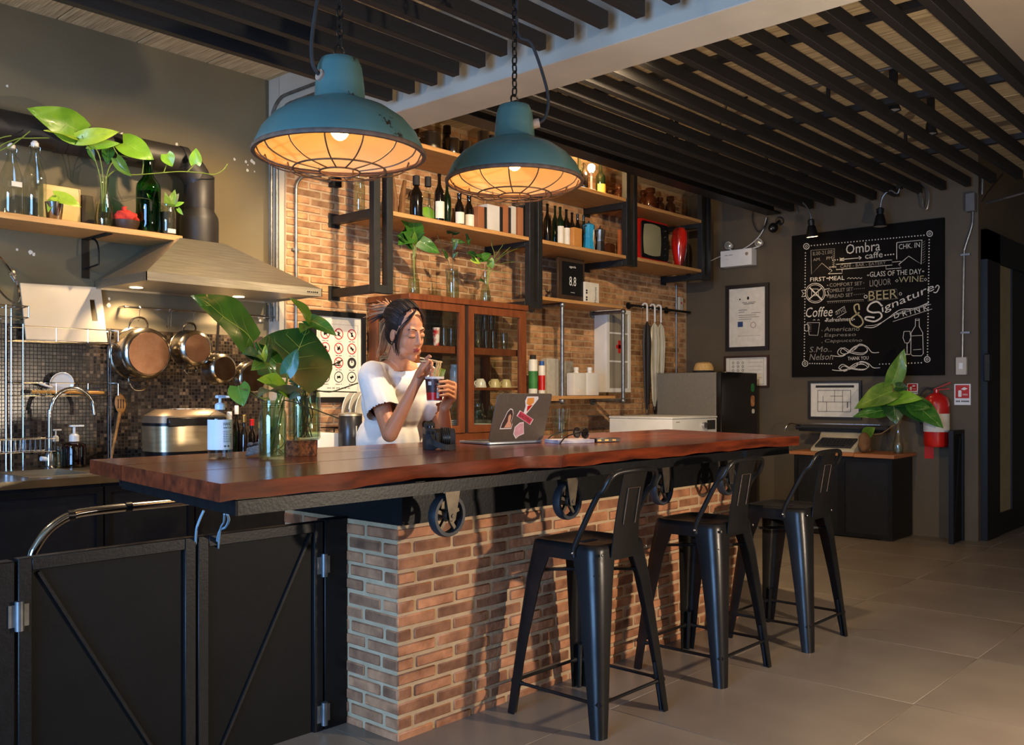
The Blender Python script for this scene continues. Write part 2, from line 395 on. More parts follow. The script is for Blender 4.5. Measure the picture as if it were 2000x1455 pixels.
# black slat grilles under the ceiling, left and right of the beam
SLATM = pm('black_painted_timber', (26, 22, 19), (15, 13, 12), 6, .7, stretch=(1, 12, 12), bump=.15)
g = thing('slat_ceiling', 'black timber slat ceiling grille over the kitchen, left of the white beam', 'slat ceiling', (1.2, 2.5, 2.857))
s0 = None
for k in range(15):
    y = 3.758-.1785*k
    if s0 is None: s0 = MB().box(-1.6, 3.19, y, y+.045, 2.857, 2.925).build('slat', SLATM, g, bev=.002)
    else: o = copy_obj(s0, g); o.location.y = y-3.758; o.location.x = R.uniform(-.03, .0) - (.06 if k == 5 else 0)
for x in (.55, 2.25): MB().box(x, x+.045, 1.1, 3.9, 2.926, 2.965).build('cross_batten', SLATM, g)
for x in (.57, 2.27):
    for y in (1.4, 2.4, 3.5): MB().box(x, x+.02, y, y+.02, 2.965, CEIL).build('hanger', SLATM, g)
g = thing('slat_ceiling', 'black timber slat ceiling grille over the seating, right of the white beam', 'slat ceiling', (5.7, 2.6, 2.95))
s0 = None
for k in range(14):
    y = 3.72-.186*k
    if s0 is None: s0 = MB().box(3.56, 7.88, y, y+.045, 2.95, 3.02).build('slat', SLATM, g, bev=.002)
    else: o = copy_obj(s0, g); o.location.y = y-3.72
MB().box(3.56, 7.9, 3.86, 4.0, 2.95, 2.965).box(3.56, 7.9, 3.925, 3.94, 2.965, 3.09).box(3.56, 7.9, 3.86, 4.0, 3.09, 3.105).build('steel_beam', BLACK, g)
MB().box(3.56, 7.9, 1.202, 1.25, 2.945, 3.06).build('edge_board', SLATM, g)
for x in (4.25, 5.55, 6.9): MB().box(x, x+.045, 1.25, 3.95, 3.021, 3.06).build('cross_batten', SLATM, g)
for x in (4.27, 5.57, 6.92):
    for y in (1.4, 2.4, 3.5): MB().box(x, x+.02, y, y+.02, 3.06, CEIL).build('hanger', SLATM, g)
# ================================================================ the bar
HT = 1.08; TH_ = .046
VARN = pm('varnished_hardwood', (128, 54, 26), (66, 27, 15), 3.2, .26, stretch=(1, 9, 9), bump=.03, bscale=9, coat=.3, coat_rough=.16, rand=.12, contrast=1.2)
fr_px = [(432, 945), (520, 937), (640, 926), (780, 911.8), (879, 902.7), (937, 898.8), (1023, 891), (1075, 888.5), (1093, 890), (1115, 886.5), (1172, 881.8), (1300, 871.3), (1360, 867), (1416, 861.4), (1484, 856.3), (1562, 852)]
front = [W(a, b, 'z', HT) for a, b in fr_px]
def edge(t, pts):
    xs = [p.x for p in pts]; x = xs[0]+(xs[-1]-xs[0])*t
    for i in range(len(pts)-1):
        if x <= pts[i+1].x+1e-9:
            u = (x-pts[i].x)/(pts[i+1].x-pts[i].x); return pts[i].lerp(pts[i+1], u)
    return pts[-1].copy()
backL, backR = Vector((1.33, 3.12, HT)), Vector((4.87, 3.14, HT))
lY = lambda px, py: (W(px, py, 'z', HT).y-front[0].y)/(backL.y-front[0].y)
fr = [0, .36, .70, 1.0]
wt = thing('bar_worktop', 'long varnished dark hardwood bar top with a wavy live front edge', 'bar top', (3.0, 2.6, HT-TH_))
NS = 46
for k in range(3):
    A, B = fr[k], fr[k+1]; m = MB(); vs = []
    for i in range(NS+1):
        t = i/NS; f = edge(t, front); b = backL.lerp(backR, t)
        wob = .004*math.sin(t*37+k)+.003*math.sin(t*91)
        p = f.lerp(b, A); q = f.lerp(b, B); gap = Vector((0, .0012, 0))
        if k: p = p+gap
        if k < 2: q = q-gap
        und = Vector((0, (.008+wob) if k == 0 else 0, 0)); zb = Vector((0, 0, -TH_+(wob if k == 0 else 0)*.6))
        c = .003
        vs += [p+zb+und, p+Vector((0, und.y*.2, -c)), p+Vector((0, c, 0)), q+Vector((0, -c, 0)), q+Vector((0, 0, -c)), q+zb]
    n = 6; fs = []
    for i in range(NS):
        for j in range(n):
            a = i*n+j; b_ = i*n+(j+1) % n; fs.append((a, b_, b_+n, a+n)[::-1])
    fs += [tuple(range(n)), tuple(range(NS*n, NS*n+n))[::-1]]
    m.add(vs, fs).build('plank', VARN, wt, smooth=25)
bc = thing('bar_counter', 'brick bar counter with a black steel frame and caster wheels under its top', 'bar counter', (3.2, 2.73, 0))
m = MB()
zt, zb = HT-TH_-.006, .99
m.bar((1.262, 2.095, (zt+zb)/2), (4.50, 2.16, (zt+zb)/2), .012, zt-zb).bar((1.262, 2.125, zb+.003), (4.50, 2.19, zb+.003), .06, .006)
m.bar((1.262, 2.09, (zt+zb)/2), (1.375, 2.97, (zt+zb)/2), .012, zt-zb).bar((1.40, 3.05, (zt+zb)/2), (4.76, 3.07, (zt+zb)/2), .012, zt-zb).bar((4.50, 2.16, (zt+zb)/2), (4.76, 3.07, (zt+zb)/2), .012, zt-zb)
for x in (1.9, 2.6, 3.3, 4.0): m.box(x, x+.04, 2.13, 3.04, zb, zt)
m.build('steel_apron', BLACK, bc)
CX0, CX1, CY0, CY1, CZ = 2.05, 4.40, 2.39, 3.06, .852
MB().box(CX0+.01, CX1, CY0-.012, CY1, CZ, .99).build('steel_lintel', BLACK, bc)
MB().box(CX0+.003, CX1, CY0+.003, CY1, 0, CZ).build('mortar_core', MORT, bc)
BRK2 = pm('bar_brick', (176, 120, 82), (124, 78, 50), 12, .88, bump=.45, bscale=45, rand=.42, contrast=1.5)
posf = [(a, b, z, 0) for a, b, z in brick_positions(CX0, CX1, .008, CZ-.004)]
poss = [(a, b, z, 1) for a, b, z in brick_positions(CY0+.002, CY1, .008+BPZ*0, CZ-.004)]
allp = sorted(posf+poss, key=lambda p: (p[0]+CY0 if p[3] == 0 else CX0+p[0]))
bases = {}; stuff = MB()
for i, (a, b, z, side) in enumerate(allp):
    mk = MB().box(a, b, CY0-R.uniform(.0, .004), CY0+.01, z, z+BH) if side == 0 else MB().box(CX0-R.uniform(0, .003), CX0+.01, a, b, z, z+BH)
    if i < 300: mk.build('brick', BRK2, bc, bev=.004)
    else: stuff.add(mk.v, mk.f)
if stuff.v: stuff.build('brickwork', BRK2, bc, kind='stuff')
# caster wheels hanging from the apron
CASTF = pm('zinc_fork', (120, 108, 92), (84, 76, 66), 20, .45, .8)
CASTW = pm('caster_tyre', (52, 54, 58), (34, 35, 38), 20, .5)
def caster(px, py, Yc=2.235, r=.073, rot=0):
    c = W(px, py, 'y', Yc); M = Matrix.Rotation(rot, 3, 'Z') @ Matrix.Rotation(math.pi/2, 3, 'X')
    w = .034
    tb = MB().lathe([(r*.80, -w/2), (r*.96, -w/2), (r, -w/4), (r, w/4), (r*.96, w/2), (r*.80, w/2), (r*.80, -w/2)], c, 28, M)
    ca = MB().box(c.x-.05, c.x+.05, Yc-.045, Yc+.045, .983, .9895).build('caster', CASTF, bc)
    tb.build('tyre', CASTW, ca)
    h = MB().lathe([(.02, -.02), (.02, .02)], c, 14, M)
    for k in range(5):
        a = 2*math.pi*k/5+.3; d = M @ Vector((math.cos(a), math.sin(a), 0)); h.bar(c+d*.015, c+d*r*.82, .012, .012)
    h.build('wheel_centre', CASTF, ca)
    f = MB(); ax = M @ Vector((0, 0, 1)); hd = Vector((ax.y, -ax.x, 0))
    for s in (-1, 1):
        o = c+ax*(s*.025)
        f.prism([(-.013, -.016), (.013, -.016), (.036, .983-c.z), (-.036, .983-c.z)], o, hd, Z, ax, .003*s)
    f.tube([c-ax*.032, c+ax*.032], .007, 8); f.build('fork', CASTF, ca)
caster(873, 1006); caster(1108, 978); caster(1292, 954); caster(1419, 938)
# ---------------------------------------------------------------- stools
STM = pm('gunmetal_paint', (46, 44, 42), (28, 27, 27), 9, .33, .6, rvar=.1, bump=.03)
STW = pm('worn_metal', (112, 88, 70), (70, 58, 50), 30, .6, .5)
def stool(label, loc):
    t = thing('bar_stool', label, 'bar stool', (0, 0, 0), group='metal bar stools along the counter')
    SH = .765; hs = .155; hf = .228
    # seat pan with rolled rounded rim
    def rsq(h, r, n=5):
        o = []
        for cx, cy, a0 in ((1, 1, 0), (-1, 1, 90), (-1, -1, 180), (1, -1, 270)):
            for i in range(n+1):
                a = math.radians(a0+90*i/n); o.append(((h-r)*cx+r*math.cos(a), (h-r)*cy+r*math.sin(a)))
        return o
    rings = [(hs-.115, .03, SH-.012), (hs-.04, .04, SH-.008), (hs-.018, .045, SH-.001), (hs-.008, .045, SH), (hs, .045, SH-.006), (hs+.003, .045, SH-.022), (hs+.007, .045, SH-.058), (hs+.004, .045, SH-.058), (hs-.003, .045, SH-.02)]
    vs = []; k = 24
    for h, r, z in rings: vs += [(x, y, z) for x, y in rsq(h, r)]
    fs = [tuple(range(k))]
    for i in range(len(rings)-1):
        for j in range(k): fs.append((i*k+j, i*k+(j+1) % k, (i+1)*k+(j+1) % k, (i+1)*k+j)[::-1])
    seat = MB().add(vs, fs).build('seat', STM, t, smooth=50)
    MB().box(-.045, .045, -.014, .014, SH-.0125, SH-.0105).build('grip_slot', INK, seat)
    for sx in (-1, 1):
        for sy in (-1, 1):
            m = MB(); secs = []
            for z, c, w, r in ((SH-.05, hs+.006, .105, .045), (.62, hs+.02, .088, .042), (.4, hs+.041, .066, .034), (.2, hs+.058, .05, .027), (.055, hs+.07, .036, .02)):
                pts = [(c-w, c)] + [(c-r+r*math.cos(math.radians(a)), c-r+r*math.sin(math.radians(a))) for a in (90, 67, 45, 22, 0)] + [(c, c-w)]
                inn = [(x-.006, y-.006) for x, y in pts]; inn[0] = (pts[0][0], pts[0][1]-.006); inn[-1] = (pts[-1][0]-.006, pts[-1][1])
                secs.append([(x*sx, y*sy, z) for x, y in pts+inn[::-1]])
            n = len(secs[0]); vv = [p for s_ in secs for p in s_]; ff = []
            for i in range(len(secs)-1):
                for j in range(n):
                    q = (i*n+j, i*n+(j+1) % n, (i+1)*n+(j+1) % n, (i+1)*n+j); ff.append(q if sx*sy > 0 else q[::-1])
            ff += [tuple(range(n)), tuple(range((len(secs)-1)*n, len(secs)*n))]
            leg = m.add(vv, ff).build('leg', STM, t, smooth=50)
            c0 = hs+.07-.018
            MB().tube([(c0*sx, c0*sy, .075), ((hf-.012)*sx, (hf-.012)*sy, .02), (hf*sx-.01*sx, hf*sy-.01*sy, .0)], [.016, .017, .018], 10).build('foot_cap', STW, leg)
            MB().tube([((hs+.022)*sx, (hs+.022)*sy, .30), ((hs+.043)*sx, (hs+.043)*sy, .08)], [.011, .008], 8).build('leg_rib', STM, leg)
    zf = .235; e = hs+.043
    for a, b in (((-e, -e), (e, -e)), ((e, -e), (e, e)), ((e, e), (-e, e)), ((-e, e), (-e, -e))):
        A = Vector((a[0], a[1], zf)); B = Vector((b[0], b[1], zf)); d = (B-A).normalized()
        MB().tube([A+d*.0, A+d*.035, A+d*.05, B-d*.05, B-d*.035, B], [.011, .011, .0065, .0065, .011, .011], 8).build('footrest_bar', STM, t)
    for s in (-1, 1): MB().bar((-hs, -hs*s, .655+.006*s), (hs, hs*s, .655+.006*s), .022, .01).build('cross_brace', STM, t)
    # hooped low back with a splat
    zt = 1.025; yb = -.20
    hp = [(-hs-.004, -.06, SH-.045), (-hs-.006, -.062, SH-.01), (-hs-.003, -.095, SH+.06), (-hs-.001, -.155, SH+.17), (-hs+.001, yb+.015, zt-.06), (-hs+.013, yb-.004, zt-.02), (-hs+.05, yb-.014, zt), (0, yb-.03, zt+.006)]
    hp = hp + [(-x, y, z) for x, y, z in hp[-2::-1]]
    MB().tube(spline(hp, 5), .0105, 10).build('back_hoop', STM, t)
    m = MB(); vs = []; K = 8
    for i in range(K+1):
        u = i/K; z = SH-.045+u*(zt-SH+.04); y = -hs-.012-.035*u*u-.012*u; w = .083-.012*math.sin(u*2.2)
        for x in (-w, -w*.5, w*.5, w): vs.append((x, y-.006*(1-(x/w)**2), z))
    fs = [(i*4+j, i*4+j+1, (i+1)*4+j+1, (i+1)*4+j) for i in range(K) for j in range(3)]
    nb = len(vs); vs2 = [(x, y+.004, z) for x, y, z in vs]
    m.add(vs+vs2, fs+[tuple(i+nb for i in f)[::-1] for f in fs] + [(i*4, (i+1)*4, (i+1)*4+nb, i*4+nb) for i in range(K)] + [(i*4+3, i*4+3+nb, (i+1)*4+3+nb, (i+1)*4+3) for i in range(K)])
    bp = m.build('back_splat', STM, t, smooth=50)
    MB().tube([(-.036, -hs-.0295, SH+.07), (-.036, -hs-.052, SH+.2), (.036, -hs-.052, SH+.2), (.036, -hs-.0295, SH+.07)], .0022, 6).build('embossed_line', STW, bp)
    bo = MB()
    for x in (-.045, .045, -hs+.02, hs-.02): bo.ell((x, -hs-.011, SH-.03), .006, .004, .006, 8, 5)
    for s in (-1, 1): bo.ell((s*(hs+.016), -.06, SH-.03), .005, .006, .006, 8, 5)
    bo.build('bolts', CHROME, t)
    t.location = loc; return t
s1 = stool('black metal bar stool with low back, nearest to the camera', (2.73, 2.10, 0))
copy_tree(s1, (3.50, 2.07, 0), 0, 'black metal bar stool with low back, middle one of the three')
copy_tree(s1, (4.22, 2.03, 0), 0, 'black metal bar stool with low back, farthest one beside the typewriter cart')
# ---------------------------------------------------------------- gate leaves closing the bar at the left
GATE = pm('gate_black_sheet', (17, 16, 15), (11, 10, 10), 5, .6, 0, bump=.1, spec=.2)
YG = 2.665
def leaf_gate(label, x0, x1, brace, hinge_x):
    t = thing('gate_leaf', label, 'gate', ((x0+x1)/2, YG, 0), group='black steel gate leaves')
    zt, zb, w = .853, .04, .036
    for n, bx in (('stile', (x0, x0+w, zb, zt)), ('stile', (x1-w, x1, zb, zt)), ('top_rail', (x0+w, x1-w, zt-w, zt)), ('bottom_rail', (x0+w, x1-w, zb, zb+w))):
        MB().box(bx[0], bx[1], YG, YG+.036, bx[2], bx[3]).build(n, BLACK, t, bev=.002)
    MB().box(x0+w-.002, x1-w+.002, YG+.014, YG+.018, zb+w-.002, zt-w+.002).build('sheet_panel', GATE, t)
    MB().bar((brace[0], YG+.009, brace[1]), (brace[2], YG+.009, brace[3]), .009, .009).build('diagonal_brace', BLACK, t)
    for z in (.70, .18): MB().tube([(hinge_x, YG-.008, z-.04), (hinge_x, YG-.008, z+.04)], .012, 10).box(hinge_x-.026, hinge_x+.026, YG-.004, YG, z-.03, z+.03).build('hinge', GALV, t)
leaf_gate('black steel gate leaf on the left, its brace falling to the right', .945, 1.464, (1.0, .81, 1.40, .1), .945)
leaf_gate('black steel gate leaf next to the brick pier, its brace rising to the right', 1.472, 1.945, (1.51, .08, 1.90, .815), 1.945)
MB().box(1.953, 2.049, YG, YG+.05, 0, .857).build('gate_post', BLACK, bev=.003); tag(bpy.data.objects['gate_post'], 'black steel gate post fixed to the brick end of the bar', 'post')
tag(MB().box(.60, .937, YG, YG+.05, 0, .848).build('gate_post', BLACK, bev=.003), 'black steel panel post at the far left edge of the gate', 'post')
# ================================================================ kitchen side
def dep(px, Y): return Y/(FW.y + RT.y*(px-1000)/FPX)
def mpp(px, Y): return dep(px, Y)/FPX          # metres per pixel
PR = {
 'wine': [(.001, 0), (.94, 0), (1, .015), (1, .58), (.93, .65), (.5, .74), (.36, .80), (.33, .95), (.40, .955), (.40, .99), (.36, 1), (.001, 1)],
 'squat': [(.001, 0), (.94, 0), (1, .02), (1, .52), (.9, .62), (.42, .74), (.36, .80), (.34, .92), (.44, .93), (.44, 1), (.001, 1)],
 'swing': [(.001, 0), (.94, 0), (1, .02), (1, .50), (.94, .58), (.50, .76), (.36, .84), (.33, .93), (.40, .94), (.40, .96), (.001, .96)],
 'beer': [(.001, 0), (.94, 0), (1, .02), (1, .55), (.88, .64), (.45, .78), (.40, .93), (.46, .94), (.46, 1), (.001, 1)],
 'jar': [(.001, 0), (.9, 0), (1, .04), (1, .72), (.95, .80), (.82, .85), (.82, .97), (.86, 1), (.80, 1), (.78, .86), (.9, .78), (.94, .7), (.94, .06), (.001, .03)],
 'tumbler': [(.001, 0), (.74, 0), (.78, .02), (.98, .98), (1, 1), (.95, 1), (.74, .07), (.001, .06)],
 'pump': [(.001, 0), (.9, 0), (1, .03), (1, .80), (.93, .88), (.6, .95), (.40, .97), (.36, 1), (.001, 1)],
 'lab': [(.001, 0), (.9, 0), (1, .05), (1, .42), (.9, .58), (.55, .70), (.52, .78), (.74, .80), (.74, .97), (.66, 1), (.001, 1)],
 'bulbvase': [(.001, 0), (.8, 0), (.95, .08), (1, .2), (.8, .42), (.5, .62), (.42, .8), (.5, .97), (.56, 1), (.5, 1), (.38, .8), (.46, .62), (.75, .42), (.93, .2), (.88, .08), (.001, .03)],
 'can': [(.001, 0), (.96, 0), (1, .015), (1, .985), (.96, 1), (.001, 1)],
 'cup': [(.001, 0), (.55, 0), (.6, .05), (.85, .35), (1, 1), (.95, 1), (.8, .38), (.5, .1), (.001, .08)],
}
def sc(prof, r, h, z=0): return [(a*r, z+b*h) for a, b in prof]
def vessel(name, label, cat, px, Yc, z0, top, dia, prof, mat, group=None, labl=None, cap=None, liquid=None, n=18, x=None, parts=None):
    """a turned vessel standing at z0; its width and height are read off the photograph at its own distance"""
    k = mpp(px, Yc); c = Vector((wx(px, Yc) if x is None else x, Yc, z0)); r = dia*k/2; h = wz(px, top, Yc)-z0
    t = thing(name, label, cat, c, group=group); P_ = PR[prof]
    MB().lathe(sc(P_, r, h), c, n).build('body', mat, t, smooth=45)
    if labl:
        m, a, b = labl[:3]; MB().lathe([(r*1.012, h*a), (r*1.012, h*b)], c, n, a0=math.radians(180), a1=math.radians(330)).build('label', m, t)
    if cap:
        m, a, rr = cap; MB().lathe([(.001, h*a), (r*rr, h*a), (r*rr, h*1.01), (r*rr*.8, h*1.02), (.001, h*1.02)], c, 12).build('cap', m, t)
    if liquid:
        m, f = liquid; MB().lathe([(.001, .004), (r*.88, .004), (r*.9, h*.05), (r*.9, h*f), (.001, h*f)], c, n).build('liquid', m, t)
    return t, c, r, h
# wall shelf and brackets
SF = 4.70; SZ = wz(0, 412.5, SF)
tag(MB().box(wx(-60, SF), wx(357, SF), SF, YK-.002, SZ-.03, SZ).build('wall_shelf', PINE, bev=.002), 'long light pine shelf high on the grey kitchen wall', 'shelf')
bx = wx(177, 4.95); t = thing('shelf_bracket', 'black steel bracket carrying the pine shelf on the kitchen wall', 'bracket', (bx, YK, SZ-.2))
MB().box(bx-.018, bx+.018, YK-.006, YK, SZ-.24, SZ-.031).build('wall_plate', BLACK, t)
MB().box(bx-.018, bx+.018, SF+.03, YK-.006, SZ-.036, SZ-.031).build('arm', BLACK, t)
MB().tube(arc((bx, YK-.09, SZ-.12), .08, 0, math.pi/2, 6, Vector((0, -1, 0)), Vector((0, 0, 1)))[::-1] + [Vector((bx, YK-.17, SZ-.18)), Vector((bx, YK-.01, SZ-.19))], .005, 6).build('brace', BLACK, t)
# two swing-top bottles
for px, top, lab, lb in ((22, 284, 'clear swing-top glass bottle with a white label on the pine shelf, farthest left', True), (68, 280, 'clear swing-top glass bottle without a label on the pine shelf', False)):
    t, c, r, h = vessel('swing_top_bottle', lab, 'bottle', px, 4.80, SZ, top, 42, 'swing', GLASSD, 'swing-top bottles on the kitchen shelf')
    MB().lathe([(.001, h*.95), (r*.34, h*.95), (r*.36, h*1.0), (r*.2, h*1.03), (.001, h*1.03)], c, 12).build('stopper', CERAM, t)
    MB().tube([c+Vector((-r*.4, 0, h*.86)), c+Vector((-r*.5, 0, h*.95)), c+Vector((0, 0, h*1.035)), c+Vector((r*.5, 0, h*.95)), c+Vector((r*.4, 0, h*.86)), c+Vector((r*.7, -.01, h*.80))], .0016, 6).build('wire_bail', CHROME, t)
    if lb: MB().box(c.x-.016, c.x+.03, c.y-r-.002, c.y-r+.006, SZ+h*.40, SZ+h*.47).build('label', PAPER, t)
YEL = pm('yellow_paint', (214, 178, 84), (196, 156, 66), 8, .5)
def boxthing(name, label, cat, pxl, pxr, pyt, Yf, d, z0, mat, bev=.003, group=None):
    x0, x1 = wx(pxl, Yf), wx(pxr, Yf)
    return tag(MB().box(x0, x1, Yf, Yf+d, z0, wz((pxl+pxr)/2, pyt, Yf)).build(name, mat, bev=bev), label, cat, group)
boxthing('tin_box', 'cream and yellow box behind the small leaf jar on the pine shelf', 'box', 84, 158, 364, 4.86, .07, SZ, pm('cream_tin', (226, 196, 130), (206, 172, 104), 8, .5))
vessel('steel_cup', 'small shiny steel cup with a yellow leaf on the pine shelf', 'cup', 106, 4.77, SZ, 396, 34, 'tumbler', CHROME)
boxthing('wooden_box', 'dark brown box beside the tall pothos vase on the pine shelf', 'box', 160, 186, 382, 4.86, .07, SZ, pm('dark_box', (96, 78, 52), (80, 64, 42), 8, .6))
PV1 = vessel('glass_vase', 'tall clear glass vase of big bright pothos leaves on the pine shelf', 'vase', 204, 4.785, SZ, 345, 34, 'bulbvase', GLASSD, liquid=(WATER, .45))
MB().lathe([(.001, .005), (PV1[2]*.7, .005), (PV1[2]*.72, PV1[3]*.3), (.001, PV1[3]*.32)], PV1[1], 12).build('roots', pm('roots', (74, 62, 34), (40, 34, 20), 60, .9, bump=.8), PV1[0])
# red cloth bird in a dark bowl
k = mpp(247, 4.77); c = Vector((wx(247, 4.77), 4.77, SZ))
t = thing('bowl', 'dark wooden bowl under the red crumpled cloth on the pine shelf', 'bowl', c)
MB().lathe([(.001, 0), (.045, 0), (.062, .03), (.066, .05), (.06, .05), (.055, .03), (.001, .012)], c, 20).build('shell', pm('dark_bowl', (70, 50, 36), (52, 36, 26), 10, .5), t)
m = MB(); n0 = 0
m.ell(c+Vector((0, 0, .072)), .060, .045, .034, 22, 14)
for i in range(len(m.v)):
    p = m.v[i]-c; f = 1+.16*math.sin(p.x*120+1)*math.sin(p.z*140)+.12*math.sin(p.y*130+p.x*70); m.v[i] = c+Vector((p.x*f, p.y*f, .072+(p.z-.072)*f))
m.tube([c+Vector((-.01, 0, .1)), c+Vector((-.015, 0, .118)), c+Vector((.0, 0, .125))], [.016, .012, .004], 8)
tag(m.build('red_cloth', pm('red_cloth', (196, 48, 28), (150, 26, 16), 18, .8, bump=.3), smooth=60), 'crumpled red cloth bundle resting in a dark bowl on the pine shelf', 'cloth')
vessel('wine_bottle', 'tall green glass bottle on the pine shelf beside the exhaust pipe', 'bottle', 290, 4.79, SZ, 308, 46, 'wine', GREENG, liquid=(GREENG, .55))
t, c, r, h = vessel('spice_jar', 'small clear jar with a white label and a sprout, right end of the pine shelf', 'jar', 328, 4.77, SZ, 400, 31, 'jar', GLASSD, liquid=(pm('dark_jar_fill', (74, 62, 54), (50, 44, 40), 30, .6), .75))
MB().box(c.x-.022, c.x+.022, c.y-r-.002, c.y-r+.008, SZ+.012, SZ+.035).build('label', PAPER, t)
# exhaust duct: horizontal run, elbow, drop into the hood
DUCT = pm('black_duct', (44, 40, 36), (32, 29, 27), 8, .5, bump=.04)
Yd = 4.90
xv = wx(389, Yd); rd = 27*mpp(389, Yd); zh = wz(389, 322, Yd); zt = wz(389, 478, Yd)
t = thing('exhaust_duct', 'thick black exhaust duct running along the kitchen wall down into the hood', 'duct', (xv, Yd, zt))
el = arc((xv-rd*1.9, Yd, zh-rd*1.9), rd*1.9, 0, math.pi/2, 8)
MB().tube([Vector((xv, Yd, wz(389, 380, Yd)))] + el + [Vector((wx(-80, Yd), Yd, zh))], rd, 22, caps=False).build('pipe', DUCT, t, smooth=60)
for z0, z1, f in ((wz(389, 410, Yd), wz(389, 345, Yd), 1.06),): MB().lathe([(rd*f, z0), (rd*f, z1), (rd, z1+.004)], (xv, Yd, 0), 22).build('coupling', DUCT, t, smooth=60)
MB().lathe([(rd*1.04, wz(389, 407, Yd)), (rd*1.05, wz(389, 412, Yd)), (rd*1.32, wz(389, 425, Yd)), (rd*1.36, wz(389, 432, Yd)), (rd*1.36, zt)], (xv, Yd, 0), 22).build('reducer', DUCT, t, smooth=60)
for px in (355, 115): 
    x = wx(px, Yd); MB().lathe([(rd, -.02), (rd*1.05, -.018), (rd*1.05, .018), (rd, .02)], (x, Yd, zh), 22, Matrix.Rotation(math.pi/2, 3, 'Y')).build('joint_ring', DUCT, t, smooth=60)
    MB().box(x-.01, x+.01, Yd+rd*.7, YK, zh-.02, zh+.02).build('wall_clip', DUCT, t)
# cooker hood
HX0 = W(187, 552, 'y', YK-.02).x; HF = W(286, 547, 'x', HX0); HYF = HF.y; HZ0 = HF.z; HX1 = wx(629, HYF); HZ1 = HZ0+.045
Yt0 = YK-.36; tx0 = wx(352, Yt0); tx1 = wx(438, Yt0); tz = wz(395, 470, Yt0)
hd = thing('cooker_hood', 'large stainless steel pyramid cooker hood on the kitchen wall', 'cooker hood', ((HX0+HX1)/2, (HYF+YK)/2, HZ0))
yb = YK-.005
MB().box(HX0, HX1, HYF, HYF+.004, HZ0, HZ1).box(HX0, HX0+.004, HYF, yb, HZ0, HZ1).box(HX1-.004, HX1, HYF, yb, HZ0, HZ1).box(HX0, HX1, yb-.004, yb, HZ0, HZ1).build('rim', STEEL, hd, smooth=20)
v = [(HX0, HYF, HZ1), (HX1, HYF, HZ1), (HX1, yb, HZ1), (HX0, yb, HZ1), (tx0, Yt0, tz), (tx1, Yt0, tz), (tx1, yb, tz), (tx0, yb, tz)]
MB().add(v, [(0, 1, 5, 4), (1, 2, 6, 5), (2, 3, 7, 6), (3, 0, 4, 7), (4, 5, 6, 7)]).build('canopy', STEEL, hd, smooth=15, bev=.004, seg=2)
MB().box(HX0+.004, HX1-.004, HYF+.004, yb-.004, HZ0+.012, HZ0+.016).build('underside', STEEL, hd)
bt = MB()
for i in range(6): bt.tube([(HX1-.10+i*.013-.0, HYF-.004, HZ0+.022), (HX1-.10+i*.013, HYF+.001, HZ0+.022)], .0045, 8)
bt.build('buttons', CHROME, hd)
LEDM = pm('hood_lamp_glow', (255, 214, 150), None, 5, .4, emit=((255, 214, 150), 14))
HL = []
for px, py in ((266, 562), (466, 580)):
    c = W(px, py, 'z', HZ0+.01); HL.append(c)
    MB().lathe([(.001, 0), (.032, 0), (.034, .003), (.001, .003)], c-Vector((0, 0, .001)), 16).build('hood_lamp', LEDM, hd)
    lamp('hood_spot_light', 'SPOT', c-Vector((0, 0, .012)), 28, WARM2, c-Vector((0, -.2, 1)), spot_size=math.radians(125), spot_blend=.6, shadow_soft_size=.025)
# rail, hooks and pans
Yr = YK-.07
r0 = W(244, 599, 'y', Yr); r1 = W(536, 621, 'y', Yr); r1.z = r0.z
t = thing('utensil_rail', 'chrome rail with hooks holding the hanging pans below the hood', 'rail', r0)
MB().tube([r0, r1], .006, 10).build('bar', CHROME, t)
for p in (r0, r1, r0.lerp(r1, .2)): MB().tube([p+Vector((0, 0, 0)), Vector((p.x, YK-.012, p.z))], .008, 8).build('standoff', CHROME, t)
def hook(x, z1):
    MB().tube([(x, Yr, r0.z+.008), (x+.006, Yr-.009, r0.z-.002), (x, Yr-.004, r0.z-.016), (x, Yr-.004, z1+.012), (x-.006, Yr-.006, z1), (x-.012, Yr-.008, z1+.01)], .002, 6).build('hook', CHROME, t)
for px, py in ((272, 628), (328, 640), (333, 640), (377, 637), (425, 640), (466, 655)): hook(wx(px, Yr), wz(px, py, Yr))
COPPER = pm('copper_base', (196, 150, 118), (150, 104, 76), 14, .28, 1, rvar=.06)
PANST = pm('pan_steel', (186, 176, 160), (150, 140, 126), 10, .2, 1)
